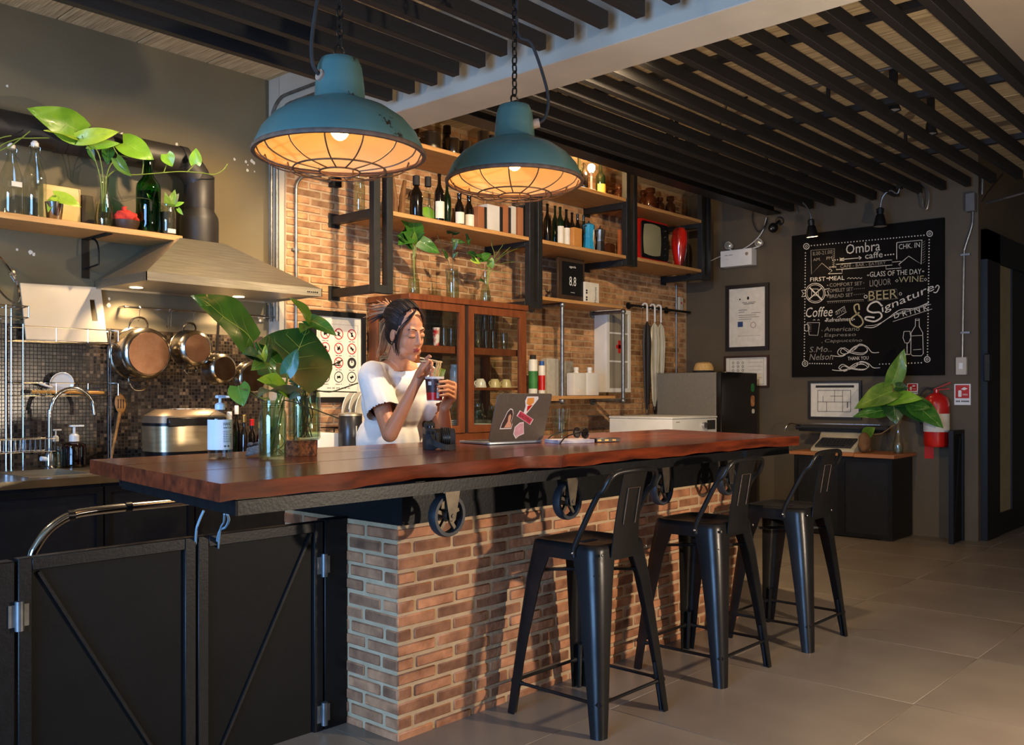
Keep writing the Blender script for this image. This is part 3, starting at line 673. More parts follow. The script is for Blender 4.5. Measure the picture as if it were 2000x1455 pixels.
def pan(name, label, px, py, rb, rr, dpt, handle, mat=COPPER, yoff=0):
    """a pan hung on the rail, base turned to the room: rb/rr radii in px of base and rim"""
    Yb = Yr-.012-dpt+yoff; c = W(px, py, 'y', Yb); k = mpp(px, Yb); rb *= k; rr *= k
    Yrim = Yb+dpt; M = Matrix.Rotation(math.pi/2, 3, 'X')     # local z -> -y
    o = Vector((c.x, Yrim, c.z)); t = thing(name, label, 'pan', o-Vector((0, 0, rr)), group='steel pans hanging under the hood')
    MB().lathe([(rr*.96, -.003), (rr, 0), (rr*1.02, .004), (rr*.97, .01), (rr*.97, dpt*.72), (rr*.93, dpt*.88), (rb, dpt-.002), (rb*.97, dpt)], o, 36, M).build('body', PANST, t, smooth=50)
    MB().lathe([(.001, dpt+.0015), (rb*.95, dpt+.0015), (rb*.96, dpt-.002)], o, 36, M).build('base_disc', mat, t, smooth=50)
    if handle == 'loops':
        for s in (1, -1):
            w = rr*.36; y = Yrim-.02
            MB().tube(spline([(c.x-w, y, c.z+s*rr*.93), (c.x-w*.95, y-.012, c.z+s*(rr*1.12)), (c.x-w*.5, y-.016, c.z+s*(rr*1.34)), (c.x+w*.5, y-.016, c.z+s*(rr*1.34)), (c.x+w*.95, y-.012, c.z+s*(rr*1.12)), (c.x+w, y, c.z+s*rr*.93)], 4), .0055, 8).build('handle', PANST, t)
    else:
        hx, hz = handle; y = Yrim-.012
        MB().bar((c.x, y, c.z+rr*.9), (hx, y-.01, hz), .016, .006, up=(0, 1, 0)).tube([(hx-.006, y-.01, hz), (hx-.008, y-.012, hz+.02), (hx+.008, y-.012, hz+.02), (hx+.006, y-.01, hz)], .003, 6).build('handle', PANST, t)
pan('stock_pot', 'largest hanging steel pot with a coppery base, leftmost on the rail', 291, 690, 43, 53, .15, 'loops')
pan('stock_pot', 'medium two-handled hanging steel pot, second from the left on the rail', 386, 680, 28, 37, .12, 'loops')
Hh = W(424, 632, 'y', Yr-.02)
pan('saucepan', 'small hanging steel saucepan with a long upright handle', 439, 720, 24, 31, .10, (Hh.x, Hh.z), pm('dark_copper', (110, 84, 62), (70, 54, 42), 14, .3, 1))
pan('frying_pan', 'dark copper-toned pan half hidden behind the bar plant', 496, 738, 27, 33, .06, (wx(466, Yr-.02), wz(466, 660, Yr-.02)), MATS['dark_copper'])
# worktop along the wall, sink, base cabinets
KZ = .92; KF = 4.28; KX0, KX1 = -1.2, 5.45
sx0, sx1, sy0, sy1 = wx(25, 4.6), wx(150, 4.6), 4.42, 4.82
t = thing('kitchen_worktop', 'stainless steel kitchen worktop with an inset sink along the wall', 'worktop', (2, 4.6, KZ-.04))
WTS = pm('worktop_steel', (176, 164, 140), (140, 130, 110), 5, .28, 1, bump=.03)
MB().box(KX0, sx0, KF, YK-.013, KZ-.035, KZ).box(sx1, XR-.005, KF, YK-.013, KZ-.035, KZ).box(XR-.005, KX1, KF, YW-.008, KZ-.035, KZ).box(sx0, sx1, KF, sy0, KZ-.035, KZ).box(sx0, sx1, sy1, YK-.013, KZ-.035, KZ).build('top', WTS, t, smooth=0)
MB().box(sx0, sx1, sy0, sy1, KZ-.2, KZ-.195).box(sx0, sx0+.004, sy0, sy1, KZ-.2, KZ+.003).box(sx1-.004, sx1, sy0, sy1, KZ-.2, KZ+.003).box(sx0, sx1, sy0, sy0+.004, KZ-.2, KZ+.003).box(sx0, sx1, sy1-.004, sy1, KZ-.2, KZ+.003).build('sink_basin', STEEL, t)
xs = [KX0, 0.0, .75, wx(205, KF), 2.35, 3.1, 3.85, 4.6, KX1]
for i in range(len(xs)-1):
    a, b = xs[i], xs[i+1]
    yb_ = YK-.013 if b < XR else YW-.008
    t = thing('base_cabinet', ['black steel base cabinet at the far left end of the kitchen', 'black steel base cabinet left of the sink', 'black steel base cabinet with a framed door under the sink', 'black steel base cabinet under the left end of the bar top', 'black steel base cabinet below the rice cooker', 'black steel base cabinet below the no-smoking sign', 'black steel base cabinet below the left half of the glass cabinet', 'black steel base cabinet below the right half of the glass cabinet'][i], 'cabinet', ((a+b)/2, 4.6, 0), group='black kitchen base cabinets')
    MB().box(a+.002, b-.002, KF+.03, yb_, .0, KZ-.036 if i not in (2, 3) else KZ-.215).build('body', BLACK, t)
    if i in (2, 3): MB().box(a+.002, b-.002, KF+.03, KF+.05, KZ-.215, KZ-.036).build('front_rail', BLACK, t)
    for q in ((a+.004, a+.034, .06, KZ-.05), (b-.034, b-.004, .06, KZ-.05), (a+.034, b-.034, KZ-.08, KZ-.05), (a+.034, b-.034, .06, .09)):
        MB().box(q[0], q[1], KF+.008, KF+.03, q[2], q[3]).build('door_frame', BLACKM, t)
    MB().box(a+.034, b-.034, KF+.018, KF+.024, .09, KZ-.08).build('door', BLACK, t)
# swan-neck tap
Yf = 4.86; fx = wx(97, Yf)
zt = wz(97, 800, Yf); r_ = (wx(180, Yf)-fx)/2
t = thing('kitchen_tap', 'chrome swan-neck tap at the sink', 'tap', (fx, Yf, KZ))
MB().tube([Vector((fx, Yf, KZ)), Vector((fx, Yf, zt))] + arc((fx+r_, Yf-.02, zt), r_, math.pi, .06*math.pi, 12) + [Vector((fx+2*r_, Yf-.03, zt-.03))], .0105, 12).build('spout', CHROME, t)
MB().lathe([(.001, 0), (.026, 0), (.026, .01), (.02, .016), (.02, .07), (.013, .09), (.001, .09)], (fx, Yf, KZ), 16).build('base', CHROME, t)
MB().tube([(fx-.01, Yf, KZ+.05), (fx-.045, Yf-.01, KZ+.055)], .012, 10).build('lever', pm('lever_white', (190, 205, 225), None, 8, .25), t)
# wire caddy on the tap
m = MB(); cx0, cx1 = wx(-30, 4.78), fx-.02; z0, z1 = wz(40, 883, 4.78), wz(40, 858, 4.78)
for z in (z0, z1): m.tube([(cx0, 4.74, z), (cx1, 4.74, z), (cx1, 4.86, z), (cx0, 4.86, z)], .002, 6, closed=True)
for i in range(14):
    x = cx0+(cx1-cx0)*i/13; m.tube([(x, 4.74, z1), (x, 4.745, z0), (x, 4.855, z0), (x, 4.86, z1)], .0013, 5)
tag(m.build('wire_caddy', CHROME), 'small chrome wire caddy clipped to the tap over the sink', 'caddy')
# soap bottles
def pump_bottle(name, label, px, Yc, z0, top, dia, glassm, liq, neck, headm=WHITE, plate=None):
    t, c, r, h0 = vessel(name, label, 'bottle', px, Yc, z0, neck, dia, 'pump', glassm, liquid=liq)
    k = wz(px, top, Yc)-z0
    MB().lathe([(.001, h0), (r*.42, h0), (r*.42, h0+(k-h0)*.35), (r*.3, h0+(k-h0)*.45), (r*.12, h0+(k-h0)*.5), (r*.12, k*.985), (.001, k*.985)], c, 12).build('pump_neck', headm, t)
    MB().box(c.x-r*.35, c.x+r*.8, c.y-r*.22, c.y+r*.22, z0+k*.955, z0+k).build('pump_head', headm, t, bev=.002)
    return t, c, r, h0
pump_bottle('soap_bottle', 'amber pump bottle of dish soap behind the sink', 145, 4.90, KZ, 830, 44, BROWNG, (BROWNG, .7), 862)
pump_bottle('soap_bottle', 'clear pump bottle of hand soap just right of the tap', 109, 4.91, KZ, 838, 26, GLASSD, (WATER, .6), 862)
bpy.data.objects['soap_bottle']
# wooden slotted spoon leaning on the tiles
SPW = pm('olive_wood', (190, 132, 66), (150, 96, 42), 9, .5, stretch=(1, 1, 5))
a = W(215, 893, 'y', 4.93); b = W(228, 838, 'y', 4.96); c = W(234, 805, 'y', 4.985); d_ = W(236, 775, 'y', 4.99)
a.z = KZ+.002
t = thing('slotted_spoon', 'wooden slotted spoon leaning on the mosaic tiles', 'spoon', a)
MB().tube([a, b, c], [.008, .007, .010], 8).build('handle', SPW, t)
m = MB(); M = Matrix.Rotation(math.radians(-6), 3, 'Y'); m.ell((c+d_)/2+Vector((0, 0, .005)), .031, .006, .055, 16, 10, M); sp = m.build('bowl', SPW, t, smooth=60)
m = MB()
for q in (-.014, 0, .014): m.box((c.x+d_.x)/2+q-.002, (c.x+d_.x)/2+q+.002, (c.y+d_.y)/2-.0075, (c.y+d_.y)/2, (c.z+d_.z)/2-.02, (c.z+d_.z)/2+.03)
m.build('slots', INK, sp)
# two-tier wire drying rack, its contents
k = 4.88; ZR = [wz(130, y, k) for y in (641, 668, 748, 773)]
xl, xl2, xr2, xr = wx(30, k), wx(45, k), wx(216, k), wx(231, k)
t = thing('drying_rack', 'two-tier chrome wire drying rack in front of the mosaic tiles', 'drying rack', (xl, 4.93, KZ))
m = MB(); yb = YK-.02
for x, y in ((xl, yb), (xr, yb), (xl2, k), (xr2, k)): m.tube([(x, y, KZ), (x, y, ZR[0]+.01)], .003, 6)
m.build('uprights', CHROME, t)
for z0, z1 in ((ZR[1], ZR[0]), (ZR[3], ZR[2])):
    m = MB()
    for z in (z0, z1): m.tube([(xl, yb, z), (xl2, k, z), (xr, k, z), (xr, yb, z)], .0025, 6, closed=True)
    for i in range(4): x = xl2+(xr-xl2)*i/3; m.tube([(x, k, z1), (x, k, z0)], .002, 5)
    for i in range(7): y = k+(yb-k)*i/6; m.tube([(xl, y, z0), (xr, y, z0)], .0018, 5)
    m.build('wire_tray', CHROME, t)
# cutting board with grip hole
BOARD = pm('white_board', (196, 182, 160), (184, 170, 148), 5, .45)
O = W(52, 666, 'y', 4.93); U = (W(210, 668, 'y', 4.93)-O); Lw = U.length; U.normalize(); Vv = Vector((-.02, .22, .97)).normalized(); Nn = U.cross(Vv).normalized()
Hb = .305
def rrect(w, h, r, n=4):
    o = []
    for cx, cy, a0 in ((w-r, h-r, 0), (r, h-r, 90), (r, r, 180), (w-r, r, 270)):
        for i in range(n+1): a = math.radians(a0+90*i/n); o.append((cx+r*math.cos(a), cy+r*math.sin(a)))
    return o
# board as strips around the grip hole
m = MB(); hx0, hx1, hy0, hy1 = Lw-.068, Lw-.038, .115, .235
for q in ((0, hx0, 0, Hb), (hx1, Lw, 0, Hb), (hx0, hx1, 0, hy0), (hx0, hx1, hy1, Hb)):
    m.prism([(q[0], q[2]), (q[1], q[2]), (q[1], q[3]), (q[0], q[3])], O, U, Vv, Nn, -.012)
tag(m.build('cutting_board', BOARD, smooth=0), 'white plastic cutting board with a grip hole standing in the upper rack', 'cutting board')
# brush and white dish in the lower tray
z = ZR[3]+.004; b0 = Vector((wx(62, 4.93), 4.93, z+.016)); b1 = Vector((wx(203, 4.92), 4.92, z+.012))
t = thing('dish_brush', 'wooden handled dish brush lying in the lower rack tray', 'brush', b0)
MB().tube([b0, b0.lerp(b1, .30), b0.lerp(b1, .36), b0.lerp(b1, .9), b1], [.009, .009, .007, .010, .008], 10).build('handle', pm('brush_wood', (214, 150, 62), (190, 124, 44), 9, .5), t)
m = MB()
for i in range(90):
    q = b0.lerp(b1, R.uniform(-.01, .29)); a = R.uniform(0, 6.28); d = Vector((0, math.cos(a), math.sin(a)))*.019; m.bar(q, q+d, .0012, .0012)
m.build('bristles', pm('bristle', (222, 210, 170), (200, 186, 142), 60, .8), t, smooth=0, kind='stuff')
c = W(119, 757, 'y', 4.97); tag(MB().lathe([(.001, 0), (.05, 0), (.062, .012), (.06, .014), (.048, .004), (.001, .004)], (c.x, c.y, z+.06), 24, Matrix.Rotation(math.radians(100), 3, 'X')).build('small_plate', CERAM), 'small white plate standing behind the dish brush in the lower rack', 'plate')
tag(MB().tube([W(78, 748, 'y', 4.95), W(90, 753, 'y', 4.95), W(102, 757, 'y', 4.95)], [.009, .006, .005], 8).build('peeler', CERAM), 'white plastic peeler beside the small plate in the lower rack', 'peeler')
# upper left wire stand with a glass lid
t = thing('wire_stand', 'tall chrome wire stand at the far left of the kitchen wall', 'wire stand', (wx(0, 4.9), 4.9, KZ))
m = MB(); x1 = wx(56, 4.80); x0 = wx(-60, 4.9); zA = wz(20, 598, 4.86); zB = wz(20, 620, 4.86)
for z in (zA, zB): m.tube([(x0, 4.8, z), (x1, 4.8, z), (wx(40, 4.98), 4.98, z), (x0, 4.98, z)], .003, 6, closed=True)
m.tube([(x1, 4.8, zA), (x1, 4.8, zB)], .003, 6)
for i in range(6): x = x0+(x1-x0)*i/5; m.tube([(x, 4.8, zA), (x, 4.98, zA)], .002, 5)
m.build('shelf', CHROME, t)
m = MB()
for px, y in ((12, 4.8), (22, 4.98)): x = wx(px, y); m.tube([(x, y, KZ), (x, y, zA)], .0035, 6)
m.build('posts', CHROME, t)
c = W(4, 548, 'y', 4.88); c.z = zA+.142; t = thing('pan_lid', 'glass pan lid with a steel rim standing in the wire stand', 'lid', c-Vector((0, 0, .14)))
M = Matrix.Rotation(math.radians(62), 3, 'Y')
MB().lathe([(.001, .035), (.05, .032), (.10, .018), (.135, 0)], c, 30, M).build('dome', GLASSD, t, smooth=70)
MB().lathe([(.132, -.004), (.140, -.004), (.140, .004), (.132, .004), (.132, -.004)], c, 30, M).build('rim', CHROME, t)
MB().lathe([(.001, .062), (.02, .06), (.022, .05), (.008, .044), (.008, .034), (.001, .034)], c, 14, M).build('knob', STEEL, t)
# rice cooker
Yc = 4.62; cx = (wx(287, Yc)+wx(432, Yc))/2; rw = (wx(432, Yc)-wx(287, Yc))/2
t = thing('rice_cooker', 'silver rice cooker with a black band and bronze lid on the worktop', 'rice cooker', (cx, Yc, KZ))
def slab(m, x, y, a, b, z0, z1, a1=None, b1=None, n=36, e=3.2):
    a1 = a1 or a; b1 = b1 or b; vs = []
    for (aa, bb, z) in ((a, b, z0), (a1, b1, z1)):
        for i in range(n):
            q = 2*math.pi*i/n; cs, sn = math.cos(q), math.sin(q)
            vs.append((x+aa*math.copysign(abs(cs)**(2/e), cs), y+bb*math.copysign(abs(sn)**(2/e), sn), z))
    return m.add(vs, [tuple(range(n))[::-1], tuple(range(n, 2*n))]+[(i, (i+1) % n, (i+1) % n+n, i+n) for i in range(n)])
zz = lambda py: wz(350, py, Yc-.12)
RS = pm('cooker_steel', (196, 176, 140), (172, 152, 118), 6, .3, .85, stretch=(1, 1, 10))
slab(MB(), cx, Yc, rw*.94, .135, KZ, zz(882)).build('base', BLACKM, t)
slab(MB(), cx, Yc, rw*.985, .145, zz(882), zz(832), rw, .148).build('body', RS, t, smooth=50)
slab(MB(), cx, Yc, rw, .148, zz(832), zz(826)).build('band', BLACKM, t)
m = MB(); slab(m, cx, Yc, rw*1.0, .148, zz(826), zz(812), rw*.97, .142); slab(m, cx, Yc, rw*.97, .142, zz(812), zz(800), rw*.7, .1); ld = m.build('lid', pm('bronze_lid', (150, 128, 104), (128, 108, 86), 6, .35, .7), t, smooth=50)
m = MB(); x0 = wx(330, Yc-.15); m.box(x0, cx+rw*.75, Yc-.151, Yc-.12, zz(833), zz(815)); m.build('control_panel', BLACKM, ld, bev=.006)
m = MB(); slab(m, cx+.02, Yc-.02, rw*.5, .065, zz(801), zz(798.5)); m.build('lid_badge', pm('badge', (196, 190, 180), (60, 50, 46), 40, .3, contrast=3), ld)
# sauce bottles half hidden behind the sanitiser
for i, (px, top, dia, mt, cp) in enumerate([(448, 806, 20, GREENG, WHITE), (462, 794, 16, DARKG, WHITE), (477, 812, 15, DARKG, BRASS), (492, 820, 17, DARKG, RED), (507, 826, 14, BROWNG, BRASS)]):
    vessel('sauce_bottle', ['green sauce bottle directly right of the hand sanitiser', 'slim dark sauce bottle with a white cap behind the sanitiser', 'small dark sauce bottle with a brass cap beside the rice cooker', 'small dark sauce bottle with a red cap beside the rice cooker', 'little brown bottle just left of the bar jar'][i], 'bottle', px, 4.55+.06*(i % 2), KZ, top, dia, 'squat', mt, 'sauce bottles on the worktop', cap=(cp, .86, .5))
# chrome rail that bends to the floor, cables under the bar end
Yp = 3.45
pts = [(62, 1090), (72, 1066), (90, 1040), (112, 1021), (138, 1007), (175, 999), (250, 990.5), (332, 983)]
pts = [W(a, b, 'y', Yp) for a, b in pts]; last = pts[-1]; 
path = [Vector((pts[0].x-.012, Yp, 0)), Vector((pts[0].x-.008, Yp, pts[0].z-.12))] + pts + [Vector((last.x+.5, Yp, last.z)), Vector((last.x+.55, Yp, last.z-.06)), Vector((last.x+.55, Yp, 0))]
t = thing('grab_rail', 'bent chrome floor rail behind the gate, below the bar end', 'rail', (pts[0].x, Yp, 0))
MB().tube(spline(path, 4), .0165, 12).build('pipe', CHROME, t)
for q in (pts[4], pts[6]): MB().tube([q-Vector((.012, 0, -.001)), q+Vector((.012, 0, .001))], .0195, 12).build('sleeve', BLACKM, t)
BLUEC = pm('pale_cable', (150, 175, 190), (120, 146, 162), 10, .5)
tag(MB().tube(spline([W(398, 997, 'y', 2.6), W(388, 1020, 'y', 2.62), W(383, 1042, 'y', 2.64), W(382, 1100, 'y', 2.72), W(382, 1240, 'y', 2.74)], 4), .004, 6).build('cable', BLUEC), 'single pale cable hanging under the left end of the bar', 'cable')
tag(MB().tube(spline([W(444, 1004, 'y', 2.4), W(447, 1016, 'y', 2.45), W(440, 1030, 'y', 2.55), W(428, 1040, 'y', 2.62), W(420, 1100, 'y', 2.74), W(420, 1240, 'y', 2.76)], 4), .004, 6).tube(spline([W(438, 1004, 'y', 2.42), W(437, 1020, 'y', 2.5), W(430, 1036, 'y', 2.6), W(424, 1100, 'y', 2.745)], 4), .003, 6).build('cable', BLUEC), 'pair of pale cables looping under the corner of the bar', 'cable')
# ================================================================ back wall: hanging shelves
FY = 4.444; SHB = pm('shelf_board', (200, 150, 92), (166, 116, 62), 4, .55, stretch=(1.2, 14, 14), bump=.04)
FRM = pm('frame_black', (38, 38, 37), (26, 26, 26), 20, .5, .2, bump=.05)
def frame(label, x0, x1, zb, bars):
    t = thing('hanging_rack', label, 'shelf frame', ((x0+x1)/2, FY, zb), group='black steel shelf frames')
    w = .05
    for x in (x0, x1-w):
        MB().box(x, x+w, FY, FY+w, zb, CEIL-.001).build('post', FRM, t, bev=.002)
    for z in bars: MB().box(x0, x0+w, FY+w, YW-.007, z, z+.052).build('wall_bar', FRM, t, bev=.002)
    for z in bars[:1]: MB().box(x0+w, x1-w, FY+.002, FY+w, z, z+.05).build('cross_bar', FRM, t)
    for z in bars: MB().box(x0-.02, x0+w+.02, YW-.0115, YW-.0065, z-.02, z+.072).build('wall_plate', FRM, t)
frame('black steel shelf frame hanging nearest the kitchen, left end', 3.624, 3.776, 1.925, (1.925, 2.395))
frame('black steel shelf frame hanging above the right side of the glass cabinet', 5.078, 5.223, 1.93, (1.93, 2.385))
frame('black steel shelf frame left of the red television', 6.30, 6.455, 2.368, (2.368, 2.845))
frame('black steel shelf frame at the right end beside the grey wall', 7.50, 7.66, 2.362, (2.362, 2.845))
def board(label, x0, x1, z, name='hanging_shelf'): 
    return tag(MB().box(x0, x1, FY+.004, YW-.012, z-.028, z).build(name, SHB, bev=.002), label, 'shelf', 'boards of the hanging bottle shelves')
ZM = 2.448; ZT = 2.922
board('lower hanging shelf board of dark bottles and books, above the glass cabinet', 3.78, 5.074, ZM)
board('lower hanging shelf board with the blue moka pot', 5.227, 6.296, ZM)
board('lower hanging shelf board under the red television', 6.46, 7.496, 2.452)
board('upper hanging shelf board with steel pots, beside the white beam', 3.555, 5.074, ZT)
board('upper hanging shelf board of wine bottles by the bare bulb', 5.227, 6.296, ZT)
board('upper hanging shelf board of dark apothecary jars above the television', 6.46, 7.496, ZT-.012)
# bare bulb lamp on the upper shelf
c = W(1155, 328, 'y', 4.50); c = Vector((c.x, 4.50, c.z))
t = thing('bulb_lamp', 'small lamp with a bare glowing bulb among the wine bottles', 'lamp', (c.x, c.y, ZT))
MB().lathe([(.001, 0), (.035, 0), (.035, .012), (.009, .018), (.009, c.z-ZT-.045), (.017, c.z-ZT-.04), (.017, c.z-ZT-.02), (.001, c.z-ZT-.02)], (c.x, c.y, ZT), 14).build('stem', WHITE, t)
MB().ell(c, .03, .03, .033, 16, 10).build('bulb', pm('bulb_glow', (255, 240, 215), None, 3, .3, emit=((255, 214, 150), 620)), t)
# upper shelf: steel pots and canisters
Yp = 4.60
def potlike(name, label, px, top, dia, mat, group, Yc=Yp, z0=ZT, lidm=None, x=None, n=22):
    t, c, r, h = vessel(name, label, 'pot' if 'pot' in name else 'canister', px, Yc, z0, top, dia, 'can', mat, group, n=n, x=x)
    MB().lathe([(r*.98, h*.97), (r*1.05, h*.97), (r*1.05, h*1.0), (r*.98, h*1.0), (r*.98, h*.97)], c, n).build('rim', mat, t)
    return t, c, r, h
POTS = pm('pot_steel', (176, 170, 160), (130, 126, 118), 8, .28, 1)
G_ = 'steel pots and canisters on the top shelf'
t, c, r, h = potlike('steel_pot', 'wide steel pot with a lid on the top shelf, beside the white beam', 842, 262, 46, POTS, G_)
for s in (-1, 1): MB().tube([c+Vector((s*r, -.02, h*.7)), c+Vector((s*(r+.02), -.02, h*.72)), c+Vector((s*(r+.02), .02, h*.72)), c+Vector((s*r, .02, h*.7))], .004, 6).build('handle', POTS, t)
potlike('steel_canister', 'low steel canister right of the wide pot on the top shelf', 884, 272, 27, POTS, G_)
potlike('steel_canister', 'low steel canister third along the top shelf', 908, 277, 22, POTS, G_)
potlike('steel_canister', 'tall steel canister standing behind the low ones on the top shelf', 944, 258, 24, POTS, G_, 4.72)
potlike('steel_canister', 'slim steel canister left of the second pendant lamp on the top shelf', 935, 287, 18, POTS, G_, 4.54)
potlike('steel_canister', 'slim tall steel canister next to the tall one on the top shelf', 962, 265, 14, POTS, G_, 4.70)
vessel('dark_jar', 'dark brown jar behind the steel pots on the top shelf', 'jar', 873, 4.76, ZT, 246, 22, 'lab', DARKG)
for i, (px, top, dia, mt, lb) in enumerate([(1078, 295, 15, DARKG, 0), (1094, 300, 15, DGREENG, 0), (1110, 304, 16, DARKG, 1), (1131, 306, 18, DGREENG, 1), (1141, 318, 16, DARKG, 0), (1173, 318, 20, DGREENG, 2)]):
    vessel('wine_bottle', ['dark wine bottle, first on the top shelf behind the second pendant', 'dark green wine bottle, second behind the second pendant lamp', 'dark wine bottle with a pale label just right of the second pendant', 'dark green wine bottle with a white label left of the bare bulb', 'dark wine bottle directly left of the bare bulb', 'green wine bottle with a yellow label right of the bare bulb'][i], 'bottle', px, 4.66 if i % 2 else 4.58, ZT, top, dia, 'wine', mt, 'wine bottles on the top shelf', labl=None if not lb else ((PAPER if lb == 1 else YEL), .15, .42))
AMB = pm('amber_jar', (70, 30, 14), (40, 17, 9), 10, .08, 0, coat=.6)
for i, (px, top, dia, Yc) in enumerate([(1193, 372, 13, 4.70), (1210, 362, 22, 4.66), (1257, 372, 20, 4.70), (1270, 368, 27, 4.60), (1289, 386, 17, 4.58), (1309, 384, 21, 4.60)]):
    vessel('apothecary_jar', ['tiny amber stoppered jar right of the yellow-label bottle', 'pair-sized amber stoppered jar left of the shelf post', 'amber stoppered jar half behind the shelf post', 'largest amber stoppered jar on the top shelf above the television', 'small amber stoppered jar second from right above the television', 'amber stoppered jar at the right end above the television'][i], 'jar', px, Yc, ZT-.012 if px > 1240 else ZT, top, dia, 'lab', AMB, 'amber stoppered jars on the top shelf')
# lower shelf, left bay
t, c, r, h = vessel('glass_vase', 'empty tall clear glass jar standing on the frame bar left of the posts', 'vase', 713, 4.62, 2.447, 350, 22, 'jar', GLASSD, x=3.649)
DW = pm('driftwood', (132, 92, 54), (96, 64, 36), 14, .8, bump=.4)
c = Vector((wx(786, 4.62), 4.62, ZM)); m = MB()
m.tube([c+Vector((-.05, .02, 0)), c+Vector((-.045, .02, .13)), c+Vector((-.06, .03, .28))], [.022, .018, .012], 8).tube([c+Vector((-.01, 0, 0)), c+Vector((0, 0, .15)), c+Vector((.02, 0, .26))], [.026, .02, .012], 8).tube([c+Vector((-.01, 0, .12)), c+Vector((.08, -.01, .20)), c+Vector((.13, -.01, .18))], [.014, .01, .006], 8)
tag(m.build('driftwood', DW), 'upright driftwood sculpture at the left end of the lower bottle shelf', 'driftwood')
Bt = [(813, 345, 26, 'squat', DARKG, 0, 'round dark bottle with a black stopper beside the driftwood'), (836, 347, 24, 'squat', GLASSD, 0, 'clear square-shouldered spirit bottle beside the driftwood'), (858, 340, 20, 'wine', DARKG, 1, 'tall dark wine bottle with a cream label at the left of the lower shelf'), (873, 355, 17, 'wine', DGREENG, 0, 'dark green wine bottle between two labelled bottles'), (897, 378, 20, 'beer', DARKG, 1, 'short dark bottle with a cream label below the second pendant, left one'), (916, 382, 20, 'beer', DARKG, 1, 'short dark bottle with a cream label below the second pendant, right one')]
for i, (px, top, dia, pf, mt, lb, lab) in enumerate(Bt):
    vessel('spirit_bottle', lab, 'bottle', px, 4.56+.03*(i % 2), ZM, top, dia, pf, mt, 'bottles on the lower shelf', labl=(PAPER, .10, .44) if lb else None, cap=(INK, .8, .55) if pf == 'squat' else None)
bkc = [((150, 92, 56), 934, 946, 402), ((28, 24, 22), 947, 951, 404), ((206, 200, 190), 952, 976, 398), ((24, 22, 20), 977, 982, 404), ((156, 96, 58), 983, 993, 400), ((34, 30, 28), 994, 998, 405), ((200, 192, 180), 999, 1008, 402), ((160, 100, 62), 1012, 1022, 404), ((30, 30, 30), 1023, 1030, 400)]
bl = ['rust brown boxed book, leftmost of the books under the second pendant', 'thin black book beside the leftmost rust brown one', 'wide white book with a small grey mark under the second pendant', 'thin black book right of the wide white one', 'rust brown book in the middle of the book row', 'thin dark book left of the narrow white one', 'narrow white book near the shelf post', 'rust brown book at the right, next to the shelf post', 'black book touching the shelf post']
for i, (col, a, b, top) in enumerate(bkc):
    t = thing('book', bl[i], 'book', (wx((a+b)/2, 4.52), 4.6, ZM), group='books on the lower shelf')
    x0, x1 = wx(a, 4.52), wx(b, 4.52); z1 = wz(a, top, 4.52)
    MB().box(x0, x1, 4.52, 4.68, ZM, z1).build('cover', pm('cover%d' % i, col, None, 10, .6), t, bev=.001)
    MB().box(x0+.003, x1-.003, 4.53, 4.681, ZM+.003, z1+.0006).build('pages', PAPER, t)
# lower shelf, middle bay
Bt = [(1069, 398, 15, 'wine', DARKG, 0), (1084, 402, 13, 'wine', DGREENG, 0), (1094, 404, 15, 'wine', DGREENG, 1), (1106, 409, 15, 'wine', DARKG, 1), (1117, 415, 14, 'wine', DARKG, 0), (1128, 418, 13, 'beer', DARKG, 0), (1140, 420, 12, 'beer', DGREENG, 0)]
lb_ = ['dark bottle with a red foot, first right of the second shelf frame', 'slim green bottle, second right of the second shelf frame', 'green bottle with a white and blue label on the lower shelf', 'dark bottle with a white and red label beside it on the lower shelf', 'plain dark bottle behind the orange carton', 'plain dark bottle left of the blue moka pot, back row', 'slim dark green bottle behind the blue moka pot']
for i, (px, top, dia, pf, mt, lb) in enumerate(Bt):
    vessel('spirit_bottle', lb_[i], 'bottle', px, 4.55 if lb else 4.66, ZM, top, dia, pf, mt, 'bottles on the lower shelf', labl=(PAPER, .06, .50) if lb else None)
boxthing('carton', 'small orange carton on the lower shelf left of the blue moka pot', 'carton', 1121, 1137, 445, 4.50, .05, ZM, pm('orange_carton', (200, 140, 70), (180, 116, 52), 8, .6))
TEAL = pm('blue_enamel', (40, 140, 176), (28, 116, 152), 8, .3, coat=.3)
def moka(label, px, top, dia, m1, m2, Yc=4.52):
    k = mpp(px, Yc); c = Vector((wx(px, Yc), Yc, ZM)); r = dia*k/2; h = wz(px, top, Yc)-ZM
    t = thing('moka_pot', label, 'moka pot', c, group='moka pots')
    MB().lathe(sc([(.001, 0), (1, 0), (.98, .05), (.8, .46), (.001, .46)], r, h), c, 8).build('boiler', m2, t, smooth=20)
    MB().lathe(sc([(.82, .46), (.86, .5), (.84, .54), (1.0, .92), (.9, .94), (.3, 1.0), (.001, 1.0)], r, h), c, 8).build('jug', m1, t, smooth=20)
    MB().ell(c+Vector((0, 0, h*1.04)), .008, .008, .01, 8, 6).build('lid_knob', INK, t)
    MB().tube([c+Vector((-r*.9, -.01, h*.88)), c+Vector((-r*1.5, -.012, h*.85)), c+Vector((-r*1.45, -.012, h*.6))], .006, 6).build('handle', INK, t)
    MB().prism([(0, 0), (.02, .03), (0, .03)], c+Vector((r*.9, 0, h*.78)), (1, 0, 0), Z, (0, 1, 0), .012).build('spout', m1, t)
moka('blue and steel moka coffee pot on the lower shelf', 1150, 436, 24, TEAL, TEAL)
moka('silver moka coffee pot right of the blue one', 1172, 446, 21, POTS, POTS)
